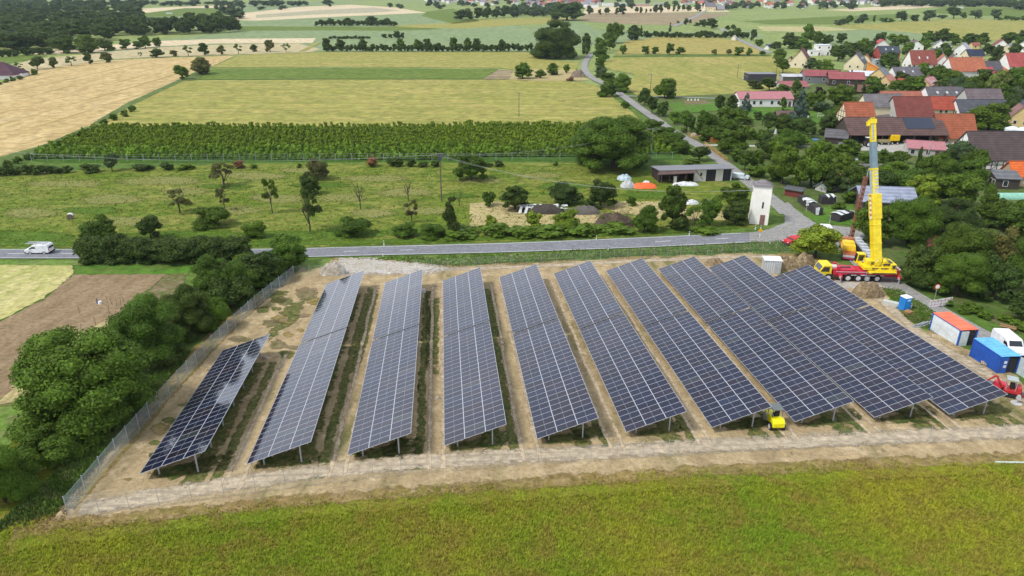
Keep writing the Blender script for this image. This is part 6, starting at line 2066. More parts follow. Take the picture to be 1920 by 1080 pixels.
    if not open_front:
        nx, ny = win
        for j in range(ny):
            z = (hw * (j + .55) / ny)
            for i in range(nx):
                x = -l2 + L * (i + .5 + (.15 if i % 2 else -.1)) / nx
                if door and j == 0 and i == nx - 1 and nx > 1:
                    d_ = MB(); d_.box((x, -w2 - .03, min(1.05, hw * .4)), (1.0, .07, min(2.1, hw * .8))); d_.build('door', WOOD, rt, color=(.14, .09, .06))
                else:
                    window((x, -w2, z), 'x')
        for j in range(gwin):
            z = hw * .55 + j * 2.5
            if z < hw + hr * .75:
                for y in ((-w2 * .4, w2 * .4) if z < hw + .3 else (0,)):
                    window((-l2, y, z), 'y', (.85, 1.1))
    if timber:
        t_ = MB()
        n = max(6, int(L / 1.5))
        for i in range(n + 1):
            x = -l2 + .08 + (L - .16) * i / n
            t_.box((x, -w2 - .02, hw / 2), (.18, .08, hw))
            if i < n:
                x2 = -l2 + .08 + (L - .16) * (i + 1) / n
                if i % 2:
                    t_.tube((x, -w2 - .03, hw * .03), (x2, -w2 - .03, hw * .5), .07, None, 4)
                    t_.tube((x2, -w2 - .03, hw * .53), (x, -w2 - .03, hw * .97), .07, None, 4)
        for z in (.15, hw * .5, hw - .15):
            t_.box((0, -w2 - .025, z), (L, .075, .18))
        ng = 5
        for i in range(ng + 1):
            y = -w2 + .1 + (W - .2) * i / ng
            hh = hw + hr * (1 - abs(y) / w2) - .1
            t_.box((-l2 - .02, y, hh / 2), (.08, .17, hh))
            if i < ng:
                t_.tube((-l2 - .03, y, hw * .1), (-l2 - .03, y + W / ng, hw * .8), .06, None, 4)
        for z in (hw * .5, hw, hw + hr * .4):
            yw = w2 if z <= hw else w2 * (1 - (z - hw) / hr)
            t_.box((-l2 - .025, 0, z), (.075, yw * 2, .17))
        t_.build('timber_frame', WOOD, rt, color=(.04, .03, .025))
    return rt


# front farm group
farm = house('long open fronted brown roofed barn with a dark solar array, behind the crane boom tip', 1664, 270, 182, 75, 17, 25, 0, DARKW_, BROWN, open_front=True, chim=0, solar=(.60, .90, .30, .93), name='barn', cat='barn')
m = MB()
k = mpp(at(1664, 270)); L_ = 182 * k; W_ = 75 * k
for i in range(7):
    m.box((-L_ / 2 + .3 + (L_ - .6) * i / 6, -W_ / 2 + .1, 17 * k / 2), (.25, .25, 17 * k))
m.build('pillar', WOOD, farm, color=(.12, .09, .07))
house('low lean-to with a grey roof against the left end of the long brown barn', 1566, 272, 38, 30, 12, 9, -24, DARKW_, DGREY, (0, 0), 0, 0, name='lean_to', cat='shed', shed=True)
house('tall barn with a large mottled orange tile roof right of the long brown barn', 1778, 268, 70, 60, 10, 38, 0, (.38, .30, .18), ORANGE, (2, 1), 1, 0, name='barn', cat='barn')
house('half timbered barn with bright orange roof at the left end of the farm', 1600, 245, 52, 50, 22, 26, 0, CREAM, ORANGE, (0, 0), 0, 0, timber=True, name='barn', cat='barn')
house('cream house with a grey corrugated roof behind the half timbered barn', 1646, 222, 70, 42, 21, 20, 0, CREAM, GREY, (0, 0), 1, 0)
house('house with a steep dark red roof and grey gable in the farm centre', 1700, 228, 68, 60, 8, 33, 0, GREYW, DRED, (2, 1), 1, 0)
house('house with a vivid red tile roof and cream wall with dark windows', 1757, 213, 52, 40, 8, 20, 0, CREAM, BRED, (4, 1), 0, 1)
house('small low outbuilding with a red roof in front of the dark red roofed house', 1722, 228, 50, 22, 4, 11, 0, GREYW, BRED, (1, 1), 0, 1, name='outbuilding', cat='outbuilding')
house('small grey canopy roof between the half timbered barn and the dark red roof', 1650, 224, 34, 26, 3, 10, -18, GREYW, DGREY, (0, 0), 0, 0, name='canopy', cat='canopy', shed=True)
house('white walled house with a wide dark grey roof, skylights and two chimneys', 1765, 193, 72, 44, 9, 17, 0, WHITE, DGREY, (3, 1), 0, 2, skyl=3)
house('house with brown grey tiled roof and pale left gable beside the weeping trees', 1834, 202, 66, 46, 9, 22, 0, GREYW, (.15, .12, .125), (2, 1), 1, 0)
house('long low building with a slate blue roof and white gable behind the round tree', 1856, 216, 140, 42, 6, 19, 0, WHITE, SLATE, (4, 1), 1, 0)
house('beige walled house with a dusky red roof at the right edge behind the white tank', 1905, 240, 40, 40, 16, 22, 68, YELW, (.25, .13, .12), (1, 1), 1, 0)
house('large half timbered barn with dark brown roof and white walls, right edge', 1856, 319, 118, 88, 19, 44, 0, WHITE, (.085, .062, .06), (0, 0), 1, 0, timber=True, name='barn', cat='barn')
house('shed with a pink sheet metal roof and glazed grey side wall', 1730, 296, 62, 60, 14, 9, -20, GREYW, PINK, (3, 1), 2, 0, name='shed', cat='shed')
house('small cottage with a bright orange roof at the far right edge', 1912, 350, 60, 44, 20, 22, 0, (.40, .30, .20), (.62, .13, .03), (1, 1), 1, 0)
house('dark grey wooden shed with an open brown front at the right edge', 1880, 356, 40, 30, 20, 8, -10, DARKW_, (.15, .155, .165), (1, 1), 1, 0, shed=True, name='shed', cat='shed')
house('small grey roofed garden house left of the bright orange cottage', 1880, 318, 24, 26, 9, 9, 0, GREYW, (.16, .14, .15), (1, 1), 0, 0, name='shed', cat='shed')
house('wooden barn with a wide blue grey solar roof left and right of the crane boom', 1652, 398, 92, 70, 20, 17, -8, (.12, .09, .075), SOLARR, (0, 0), 0, 0, name='barn', cat='barn', over=2.0)
house('low garage with a grey flat roof in the garden behind the crane boom', 1634, 326, 56, 26, 9, 2, 0, DARKW_, (.17, .15, .14), (0, 0), 0, 0, shed=True, name='carport', cat='carport')
house('tiny grey roofed tool hut in the bushes left of the crane boom', 1597, 312, 12, 12, 9, 4, 0, WHITE, (.3, .33, .36), (1, 1), 0, 0, name='hut', cat='hut')
house('low dusky red roof between garden trees left of the crane boom', 1596, 342, 42, 26, 4, 8, 0, GREYW, (.27, .13, .11), (0, 0), 0, 0, name='shed', cat='shed')
house('small grey tent shaped shed behind the foil covered stacks', 1548, 362, 30, 24, 8, 9, 30, GREYW, (.25, .28, .3), (0, 0), 0, 0, name='shed', cat='shed')
house('brick red shed half hidden by leaves beside the lane', 1488, 372, 30, 16, 13, 2, -40, (.16, .035, .03), (.10, .11, .11), (0, 0), 0, 0, name='shed', cat='shed', shed=True)
# left garden bungalow etc.
house('long white bungalow with a pink sheet roof and row of dark windows', 1428, 201, 100, 46, 15, 10, 0, WHITE, PINK, (6, 1), 1, 0, name='bungalow')
house('low white annex with a brown roof at the right end of the pink roofed bungalow', 1484, 200, 26, 24, 9, 6, 0, WHITE, BROWN, (1, 1), 0, 0, name='annex', cat='annex')
house('brown roofed wooden hut on the lawn in front of the bungalow', 1472, 220, 36, 18, 4, 6, 0, DARKW_, (.16, .10, .095), (0, 0), 0, 0, name='hut', cat='hut')
house('small hut with an orange tiled roof among the garden trees', 1388, 249, 32, 16, 3, 8, 0, DARKW_, (.48, .17, .09), (0, 0), 0, 0, name='hut', cat='hut')
house('black and white flat roofed garage at the end of the farm lane', 1424, 154, 52, 30, 14, 2, 0, (.045, .045, .05), (.11, .115, .13), (0, 0), 0, 0, name='garage', cat='garage', flat=True)
house('small white block at the left end of the black garage', 1403, 153, 9, 16, 9, 1, 0, WHITE, (.25, .2, .2), (0, 0), 0, 0, name='garage', cat='garage', flat=True)
house('open shed with a whitish wavy roof right of the black garage', 1484, 154, 42, 22, 10, 3, 0, GREYW, (.55, .56, .58), (0, 0), 0, 0, name='open_shed', cat='shed', open_front=True)
house('low building with a faded pink red roof in front of the open shed', 1484, 168, 52, 28, 5, 8, 6, GREYW, (.34, .13, .13), (2, 1), 0, 0, name='outbuilding', cat='outbuilding')
# works with red roofs
house('long workshop with a dark red metal roof, left half of the brewery like works', 1535, 158, 62, 46, 14, 8, -10, (.16, .17, .18), (.30, .085, .09), (3, 1), 1, 0, name='workshop', cat='workshop')
house('workshop with red roof and dark wooden gable, right half of the works', 1582, 164, 62, 48, 14, 10, -14, DARKW_, (.30, .09, .09), (3, 1), 1, 2, name='workshop', cat='workshop')
house('white roofed hall right of the red roofed works', 1618, 152, 46, 40, 8, 5, -16, GREYW, (.66, .70, .76), (0, 0), 0, 0, name='hall', cat='hall', shed=True)
house('low brown roofed barn in front of the works', 1606, 176, 66, 32, 4, 10, 0, DARKW_, (.20, .10, .085), (0, 0), 0, 0, name='barn', cat='barn')
house('long house with a dull orange roof between the works and the weeping trees', 1690, 190, 84, 30, 5, 11, 0, GREYW, (.36, .13, .085), (3, 1), 0, 0)
# upper village
house('cream gabled house with a dark red roof and lower wing beside the field', 1500, 129, 40, 34, 12, 21, 62, CREAM, (.17, .065, .06), (2, 1), 1, 1)
house('low cream wing with dark red roof attached left of the cream gabled house', 1480, 127, 20, 20, 6, 12, 62, CREAM, (.18, .07, .065), (1, 1), 0, 0, name='wing', cat='annex')
house('modern white cube house with flat roof and dark window band', 1540, 104, 26, 22, 18, 1, -8, WHITE, (.6, .62, .66), (2, 2), 1, 0, flat=True)
house('white terrace block in front of the modern cube house', 1526, 105, 22, 16, 9, 1, -8, WHITE, (.5, .5, .5), (2, 1), 0, 0, flat=True, name='terrace', cat='annex')
house('cream gabled house with a dark slate roof and skylights', 1603, 133, 46, 34, 12, 18, 58, CREAM, (.13, .12, .14), (2, 1), 1, 1, skyl=3)
house('small orange roof peeping out behind the cream slate roofed house', 1622, 121, 20, 18, 7, 10, 60, CREAM, (.35, .11, .07), (1, 1), 0, 0, name='outbuilding', cat='outbuilding')
house('orange clad building part next to the grey box roof', 1634, 139, 22, 20, 10, 10, 66, (.7, .28, .06), (.72, .30, .07), (0, 0), 0, 0, name='outbuilding', cat='outbuilding', shed=True)
house('blue grey box shaped building behind the orange one', 1646, 126, 20, 16, 13, 1, 0, (.32, .36, .4), (.38, .42, .46), (2, 1), 0, 0, name='outbuilding', cat='outbuilding', flat=True)
house('yellow house with a grey roof seen from its gable', 1648, 154, 32, 28, 11, 12, 50, YELW, (.2, .22, .23), (2, 1), 1, 0)
house('yellow walled annex with a salmon roof in front of the yellow house', 1662, 164, 28, 24, 8, 12, 42, YELW, SALMON, (1, 1), 1, 0, name='annex', cat='annex')
house('long house with a dark roof and a bright white right gable', 1694, 151, 54, 36, 8, 14, 6, WHITE, (.14, .13, .145), (3, 1), 1, 1, skyl=2)
house('low house with a bright orange red roof beside the white gable', 1702, 166, 40, 26, 5, 11, -10, GREYW, BRED, (2, 1), 0, 1)
house('pink roofed house with yellow gable and many dormers', 1736, 172, 40, 32, 9, 14, 40, YELW, (.55, .28, .26), (3, 1), 1, 1, skyl=2)
house('pale pink roofed wing left of the pink roofed yellow house', 1714, 168, 24, 20, 5, 10, 40, CREAM, (.55, .33, .33), (1, 1), 0, 0, name='wing', cat='annex')
house('dark red clad house with a navy roof and two white dormers', 1660, 113, 38, 26, 14, 10, 0, REDW, (.06, .07, .09), (5, 2), 0, 0, skyl=2)
house('white gabled house with a red roof above the red clad house', 1650, 93, 24, 24, 8, 9, 80, WHITE, (.40, .08, .07), (1, 1), 1, 0)
house('white gabled house under dark trees left of the big brown red roof', 1712, 97, 30, 26, 10, 9, 76, WHITE, (.16, .12, .12), (1, 1), 1, 1)
house('house with a big brown red roof and white veranda', 1722, 129, 46, 36, 8, 23, 0, WHITE, (.25, .075, .055), (4, 1), 1, 1, skyl=2)
house('small white gabled house with a grey roof at the upper village edge', 1760, 94, 22, 20, 8, 9, 62, WHITE, (.22, .22, .24), (1, 1), 1, 0)
house('tiny white house right of the small grey roofed gable', 1777, 95, 14, 14, 6, 6, 62, WHITE, (.25, .26, .28), (1, 1), 1, 0)
house('dark roofed low building behind the big brown red roof', 1752, 108, 22, 22, 4, 11, 10, GREYW, (.14, .15, .16), (1, 1), 0, 0, name='outbuilding', cat='outbuilding')
house('white house with a pale solar roof above a red lower roof', 1802, 108, 34, 32, 9, 15, 52, WHITE, (.42, .42, .50), (2, 1), 1, 0)
house('red lower roof on the front of the white house with pale solar roof', 1806, 104, 26, 10, 9, 8, 38, WHITE, (.36, .09, .08), (0, 0), 0, 0, name='porch', cat='annex', shed=True)
house('cream house with a navy solar roof beside the dark conifer', 1822, 113, 30, 26, 8, 10, 0, CREAM, NAVY, (3, 1), 1, 0)
house('orange roofed house with a white gable, left one of a pair', 1764, 128, 26, 22, 9, 14, 66, WHITE, (.45, .15, .09), (1, 1), 1, 0)
house('brown roofed house with a white gable, right one of a pair', 1782, 131, 30, 26, 10, 16, 66, WHITE, (.15, .10, .10), (1, 1), 1, 0)
house('long orange roofed house with a tall white left gable', 1802, 146, 66, 42, 12, 22, 4, WHITE, (.42, .14, .075), (2, 1), 1, 1)
house('house with a dark ridge roof in the middle of the right village', 1838, 140, 60, 36, 8, 14, 0, CREAM, (.10, .09, .10), (3, 1), 1, 1)
house('magenta red metal roof in front of the dark ridge roof', 1834, 141, 44, 22, 4, 9, 0, WHITE, (.45, .08, .10), (1, 1), 0, 0, name='annex', cat='annex')
house('salmon hipped roof house above the weeping trees', 1862, 140, 42, 36, 5, 14, 0, WHITE, (.52, .17, .10), (2, 1), 0, 1, hip=.9)
house('white gabled house with a grey solar roof at the upper right', 1888, 105, 32, 26, 9, 11, 50, CREAM, (.32, .33, .38), (1, 1), 1, 0)
house('dark red roofed house at upper right behind the dark conifer', 1874, 92, 20, 22, 7, 9, 70, WHITE, (.25, .06, .06), (1, 1), 1, 0)
house('wide red roofed house with a dark dormer at the right edge', 1908, 132, 60, 42, 7, 22, 0, WHITE, (.36, .08, .07), (3, 1), 0, 0)
house('white house cut by the right edge above the wide red roof', 1915, 98, 24, 24, 8, 10, 50, WHITE, (.3, .32, .36), (1, 1), 1, 0)
house('pale yellow cottage at the edge of the upper right trees', 1826, 92, 14, 12, 7, 4, 0, YELW, (.3, .1, .08), (1, 1), 0, 0)
# far left house
house('house with a large dark purple hipped roof cut by the left edge', 2, 150, 78, 60, 7, 22, 8, WHITE, (.085, .04, .055), (4, 1), 0, 0, hip=.95)
P = at(36, 146)
tag((lambda m: (m.box((0, 0, 1), (3.0, 2.2, 2)), m.build('garden_shed', PAINT, None, P, .2, WHITE))[1])(MB()), 'small white box shaped hut beside the purple roofed house', 'hut')

# barn yard machines
P = at(1629, 275)
rt = empty('tractor', P, R(5), 'dark tractor with white wheel rims parked in the mouth of the long brown barn', 'tractor')
m = MB(); m.box((1.0, 0, 1.25), (2.0, .9, .8), taper=(.95, .85)); m.box((-.7, 0, 1.2), (1.4, 1.3, .7)); m.build('body', METAL, rt, color=(.07, .045, .03), bevel=.06)
m = MB(); m.box((-.6, 0, 2.15), (1.4, 1.3, 1.1), taper=(.9, .9)); m.build('cab', GLASS, rt)
m = MB(); m.box((-.6, 0, 2.78), (1.5, 1.4, .14)); m.build('roof', METAL, rt, color=(.7, .7, .68), bevel=.04)
for y in (-.8, .8):
    wheel(rt, -.8, y, .85, .85, .45, rim=(.8, .8, .8)); wheel(rt, 1.6, y, .58, .58, .35, rim=(.8, .8, .8))
P = at(1605, 278)
rt = empty('farm_implement', P, 0, 'blue farm implement standing left of the dark tractor', 'implement')
m = MB(); m.box((0, 0, .9), (1.5, 1.2, 1.3), taper=(.8, .8)); m.tube((0, 0, 1.5), (.1, 0, 2.6), .08, .05, 6); m.build('body', METAL, rt, color=(.02, .08, .30), bevel=.05)
wheel(rt, 0, -.7, .4, .4, .2)
P = at(1674, 270)
rt = empty('farm_trailer', P, 0, 'yellow high sided tipping trailer inside the long brown barn', 'trailer')
m = MB(); m.box((0, 0, 2.0), (2.5, 2.2, 1.7)); m.build('box', METAL, rt, color=(.80, .50, .0), bevel=.03)
for x in (-.8, .8):
    wheel(rt, x, -1.0, .45, .45, .3)
P = at(1656, 271)
rt = empty('farm_trailer', P, 0, 'low beige farm trailer between the crane boom and the yellow trailer', 'trailer')
m = MB(); m.box((0, 0, 1.1), (3.2, 2.0, .7)); m.build('box', METAL, rt, color=(.30, .25, .12), bevel=.03)
for x in (-1.0, 1.0):
    wheel(rt, x, -.9, .42, .42, .3)
for (x, y, w_, c, l) in [(1583, 276, 1.2, (.5, .48, .45), 'boards and sheets leaning in front of the grey lean-to'), (1572, 275, 1.0, (.3, .3, .34), 'grey scrap pile under the grey lean-to'), (1597, 274, .6, (.75, .75, .75), 'white bucket in front of the lean-to')]:
    m = MB()
    for i in range(5):
        m.box((i * .35 * w_, 0, .7), (.25, .1 + .1 * (i % 2), 1.3), rz=.2 * i)
    tag(m.build('boards', METAL, None, at(x, y), 0, c), l, 'scrap')
# big white tanks behind the half timbered barn
for (x, y, r, h, l) in [(1908, 283, 2.2, 6.2, 'large white plastic wrapped tank behind the big half timbered barn'), (1893, 262, 2.0, 3.5, 'crumpled white cover behind the roof of the big half timbered barn')]:
    P = at(x, y)
    m = MB(); m.tube((0, 0, 0), (0, 0, h), r, r * 1.05, 16); m.tube((0, 0, h), (0, 0, h + .6), r * 1.05, r * .4, 16)
    tag(m.build('tank', plain('milky_plastic', (.62, .68, .72), .4, .15, 1), None, P, 0), l, 'tank')
# green plastic tunnel at right
P = at(1862, 372)
m = MB()
for i in range(8):
    a0 = math.pi * i / 8; a1 = math.pi * (i + 1) / 8
    for j in range(10):
        m.quad((j * 1.1, 1.2 * math.cos(a0), 1.3 * math.sin(a0)), ((j + 1) * 1.1, 1.2 * math.cos(a0), 1.3 * math.sin(a0)), ((j + 1) * 1.1, 1.2 * math.cos(a1), 1.3 * math.sin(a1)), (j * 1.1, 1.2 * math.cos(a1), 1.3 * math.sin(a1)))
tag(m.build('plastic_tunnel', plain('green_plastic', (.25, .50, .38), .5, .25, 1.5), None, P, 0), 'long pale green plastic garden tunnel at the right edge', 'tunnel')
P = at(1712, 482)
house('small hidden house with orange roof glimpsed between the right hand trees', 1738, 470, 30, 24, 12, 8, 20, WHITE, (.35, .12, .08), (1, 1), 0, 0)

# ------------------------------------------------------------------ transformer tower
PT = at(1424, 421)
kt = mpp(PT)
TW_, TD = 3.6, 3.6
th_ = height_to(PT, 350)
rt = empty('transformer_tower', PT + Vector((.15, 1.6, 0)), R(-14), 'tall white windowless tower with a grey pyramid roof at the lane junction', 'tower')
m = MB(); m.box((0, 0, th_ / 2 - .3), (TW_, TD, th_ + .6), taper=(.96, .96)); m.build('wall', PAINT, rt, color=(.86, .84, .77))
m = MB(); e = TW_ / 2 + .15; f = TD / 2 + .15
m.hull8([(-e, -f, th_), (e, -f, th_), (e, f, th_), (-e, f, th_), (-.3, -.3, th_ + 1.0), (.3, -.3, th_ + 1.0), (.3, .3, th_ + 1.0), (-.3, .3, th_ + 1.0)]); m.build('roof', ROOF, rt, color=(.19, .175, .18))
m = MB(); m.box((.6, -TD / 2 - .02, 1.05), (.95, .06, 2.1)); m.build('door', WOOD, rt, color=(.28, .15, .13))
m = MB(); m.box((.35, -TD / 2 + .03, th_ * .52), (.3, .06, 1.3)); m.build('slot_window', GLASS, rt)
m = MB(); m.box((-TW_ / 2 - .0, -.2, 1.5), (.07, .7, .9)); m.box((-TW_ / 2 + .03, .2, th_ - 1.1), (.1, .8, .7)); m.build('grille', METAL, rt, color=(.25, .26, .25))
m = MB()
for z in (th_ - .9, th_ - 1.4):
    for y in (-.4, 0, .4):
        m.tube((-TW_ / 2 - .5, y, z), (-TW_ / 2, y, z), .05, None, 5)
m.tube((TW_ / 2, 0, th_ - 1.6), (TW_ / 2 + .6, 0, th_ - 1.4), .04, None, 5)
m.build('insulator', METAL, rt, color=(.2, .2, .22))

# ------------------------------------------------------------------ long shed by the lane
A0 = at(1236, 343); B0 = at(1371, 339)
rz = math.atan2(B0.y - A0.y, B0.x - A0.x); SL = (B0 - A0).length
rt = empty('long_shed', A0, rz, 'long low shed with a grey roof, whitewashed bays and dark doors beside the lane', 'shed')
hs = 3.1; sw = 6.5
m = MB(); m.quad((0, sw, -.3), (SL, sw, -.3), (SL, sw, hs - .6), (0, sw, hs - .6)); m.quad((SL, 0, -.3), (SL, sw, -.3), (SL, sw, hs - .6), (SL, 0, hs)); m.quad((0, 0, -.3), (0, sw, -.3), (0, sw, hs - .6), (0, 0, hs)); m.quad((0, 3, -.3), (SL * .45, 3, -.3), (SL * .45, 3, hs - .4), (0, 3, hs - .4))
m.build('rear_wall', WOOD, rt, color=(.06, .04, .035))
for a, b in ((.47, .64), (.775, .875), (.985, 1.0)):
    m = MB()
    m.box((SL * (a + b) / 2, .1, hs / 2), (SL * (b - a), .2, hs - .05))
    m.build('wall', PAINT, rt, color=(.55, .53, .47))
for a, b in ((.64, .775), (.875, .985)):
    m = MB(); m.box((SL * (a + b) / 2, .12, hs / 2 - .05), (SL * (b - a) - .02, .12, hs - .2)); m.build('sliding_door', WOOD, rt, color=(.035, .035, .04))
m = MB(); m.hull8([(-.4, -.5, hs), (SL + .3, -.5, hs), (SL + .3, sw + .3, hs - .55), (-.4, sw + .3, hs - .55), (-.4, -.5, hs + .15), (SL + .3, -.5, hs + .15), (SL + .3, sw + .3, hs - .4), (-.4, sw + .3, hs - .4)]); m.build('roof', CORR, rt, color=(.20, .20, .215))
m = MB(); m.hull8([(-1.2, -1.6, hs - .75), (SL * .46, -1.3, hs - .6), (SL * .46, -.5, hs - .12), (-.4, -.5, hs - .12), (-1.2, -1.6, hs - .65), (SL * .46, -1.3, hs - .5), (SL * .46, -.5, hs - .02), (-.4, -.5, hs - .02)]); m.build('canopy', ROOF, rt, color=(.13, .085, .075))
m = MB()
for i in range(5):
    m.box((SL * .02 + SL * .44 * i / 4, -.4, hs / 2 - .15), (.2, .2, hs - .3))
m.build('pillar', WOOD, rt, color=(.15, .10, .08))
m = MB(); m.box((SL * .57, -.01, 1.9), (.5, .05, .8)); m.build('window', GLASS, rt)
m = MB(); m.tube((SL * .49, -.08, 2.9), (SL * .60, -.08, .6), .08, None, 4); m.build('brace', WOOD, rt, color=(.25, .2, .16))
m = MB(); m.box((SL * .20, -.7, .9), (.7, .5, 1.7)); tag(m.build('white_cabinet', PAINT, None, rt.matrix_basis @ Vector((SL * .2, -1, 0)), rz, (.6, .57, .5)), 'tall pale board standing in the open left part of the long shed', 'board')
bpy.data.objects['white_cabinet'].data.transform(Matrix.Translation((-SL * .2, 1, 0)))


# wooden fences by the lane
def rail_fence(px, label, h=1.1, col=(.50, .30, .10), step=2.0, rails=3, name='wooden_fence'):
    P = smooth_line([at(*p) for p in px], step)
    rt = empty(name, P[0], 0, label, 'fence')
    pm_ = MB(); pm_.box((0, 0, h / 2), (.12, .12, h + .1)); PM = pm_.mesh('post', [WOOD])
    rl = MB()
    for i, p in enumerate(P):
        o = bpy.data.objects.new('post', PM); COL.objects.link(o); o.parent = rt; o.location = p - P[0]; o.color = (*col, 1)
        if i:
            for k in range(rails):
                z = h * (k + 1) / rails - .1
                rl.tube(P[i - 1] - P[0] + Vector((0, 0, z)), p - P[0] + Vector((0, 0, z)), .08, None, 4)
    rl.build('rail', WOOD, rt, color=col)
    return rt


rail_fence([(1289, 256), (1300, 261), (1316, 264), (1332, 267)], 'curved orange wooden rail fence above the lane bend', 1.6)
rail_fence([(1320, 273), (1336, 284), (1350, 295), (1363, 304)], 'straight orange wooden rail fence along the right side of the lane', 1.3)
A0 = at(1332, 268)
m = MB(); m.box((1.2, 0, .9), (2.6, .1, 1.8)); tag(m.build('wooden_gate', WOOD, None, A0, .1, (.60, .25, .06)), 'solid orange wooden gate at the end of the curved rail fence', 'gate')
rail_fence([(1800, 338), (1830, 338), (1862, 336)], 'weathered dark wooden paddock fence before the big half timbered barn', 1.3, (.10, .08, .07), rails=2)
rail_fence([(1532, 222), (1544, 222)], 'pale white garden railing next to the half timbered barn', 2.0, (.7, .7, .7), rails=2, name='garden_railing')
P = at(1454, 251)
m = MB(); m.tube((0, 0, 0), (0, 0, 1.6), .55, .2, 8); tag(m.build('parasol', WRAP, None, P), 'folded white parasol standing between the dark orchard trees', 'parasol')
P = at(1514, 227)
m = MB(); m.tube((0, 0, 0), (0, 0, 1.9), .4, .2, 8); tag(m.build('parasol', WRAP, None, P), 'folded white parasol on the lawn left of the half timbered barn', 'parasol')
P = at(1527, 263)
m = MB(); m.tube((0, 0, 0), (0, 0, .4), 1.3, 1.3, 16); tag(m.build('paddling_pool', METAL, None, P, 0, (.08, .22, .38)), 'blue round paddling pool in the garden left of the barn', 'pool')
P = at(1292, 190)
for i, x in enumerate((1290, 1296, 1303, 1309)):
    m = MB(); m.box((0, 0, .5), (.5, .5, 1.0)); tag(m.build('beehive', PAINT, None, at(x, 190), 0, (.7, .7, .68)), 'white box in the vegetable bed, one of four in a row', 'box', 'white boxes in the vegetable bed')
house('little white chapel like hut with a pale roof beside the far lane', 1376, 76, 9, 8, 5, 4, 60, (.72, .68, .55), (.5, .5, .48), (1, 1), 0, 0, name='wayside_chapel', cat='hut')
house('small dark gabled hut at the far lane near the row of field trees', 1438, 93, 10, 9, 4, 4, 60, WHITE, (.1, .1, .11), (0, 0), 0, 0, name='hut', cat='hut')
house('dark open shelter with two white posts at the field corner', 1450, 90, 24, 14, 6, 2, 0, (.05, .05, .055), (.12, .13, .15), (0, 0), 0, 0, name='shelter', cat='shelter', flat=True)
for i, x in enumerate((1232, 1237)):
    m = MB(); m.box((0, 0, 1.2), (1.3, 1.0, 2.4)); tag(m.build('white_box', PAINT, None, at(x, 68), 0, (.7, .7, .7)), ['left', 'right'][i] + ' one of two small white boxes behind the barley field hedge', 'box', 'two white boxes')
# lane-side stone pile, heaps near the bend
heap('log_pile', 1070, 1098, 134, 146, plain('old_logs', (.22, .17, .13), .9, .5, 3, bmp=1), 'brown pile of logs on the bare ground beside the winding lane', 'log pile', rough=.8, seed=41)
heap('boulder', 1295, 1307, 249, 256, gravel, 'large pale boulder behind the curved wooden fence', 'boulder', rough=.3, seed=42)


# ------------------------------------------------------------------ poles and wires
def pole(px, yb, yt, label, col=(.16, .13, .10), arm=1.6, lean=0.0, box=False, r=.14):
    P = at(px, yb)
    h = height_to(P, yt)
    rt = empty('utility_pole', P, 0, label, 'utility pole')
    m = MB(); m.tube((0, 0, 0), (lean, 0, h), r, r * .65, 8); m.build('pole', WOOD, rt, color=col)
    if arm:
        m = MB(); m.box((lean, 0, h - .3), (arm, .12, .12))
        for s_ in (-.42, 0, .42):
            m.tube((lean + s_ * arm, 0, h - .25), (lean + s_ * arm, 0, h + .1), .06, .04, 6)
        m.build('crossarm', METAL, rt, color=(.16, .16, .16))
    if box:
        m = MB(); m.box((lean, -.25, h - .9), (.9, .5, .9)); m.box((lean, 0, h), (1.6, .5, .12)); m.build('transformer', METAL, rt, color=(.06, .065, .07))
    return P + Vector((lean, 0, h))


p1 = pole(828, 377, 289, 'tall utility pole with a dark transformer box in the orchard meadow', arm=1.9, box=True, r=.17)
pole(973, 220, 174, 'lone utility pole in the green wheat field at the centre')
pole(1219, 175, 139, 'utility pole beside the round bright tree at the lane fork', arm=3.2)
p2 = pole(1220, 302, 240, 'utility pole with a wide pale crossarm among the bushes left of the lane', (.3, .3, .28), 4.0)
pole(1382, 146, 121, 'small utility pole at the end of the farm lane', arm=1.4)
pole(1455, 138, 122, 'thin pole in the field right of the small utility pole', arm=0, r=.09)
pole(1543, 356, 300, 'dark wooden pole in front of the big light green tree', arm=.8)
pole(1726, 326, 263, 'pale grey pole leaning right behind the light green trees', (.42, .41, .37), 0, 1.2)
pole(1735, 377, 345, 'short white lamp pole rising from the light green tree', (.6, .6, .57), 0, .3, r=.08)
pole(1800, 340, 304, 'dark wooden pole with a small white sign near the paddock fence', arm=.9)
pole(1555, 420, 404, 'short grey post in the lawn beside the lane', (.4, .4, .38), 0, r=.12)
P = at(1511, 399)
rt = empty('road_sign', P, 0, 'round white traffic sign with a plate below, beside the lane', 'road sign')
m = MB(); m.tube((0, 0, 0), (0, 0, 2.3), .05, None, 6); m.build('pole', STEEL, rt)
m = MB(); m.tube((0, -.06, 2.5), (0, -.09, 2.5), .38, None, 16); m.box((0, -.07, 1.85), (.6, .03, .45)); m.build('sign_face', METAL, rt, color=(.75, .75, .75))


def wires(name, a, bs, label, sag=1.5, r=.012):
    m = MB()
    for b, off in bs:
        P0 = a + Vector((off, 0, 0)); P1 = b + Vector((off, 0, 0))
        prev = P0
        for i in range(1, 17):
            t = i / 16
            p = P0.lerp(P1, t) - Vector((0, 0, 4 * sag * t * (1 - t)))
            m.tube(prev - a, p - a, r, None, 3, caps=False); prev = p
    tag(m.build(name, plain('cable', (.35, .37, .36), .6, .1), None, a), label, 'cable')


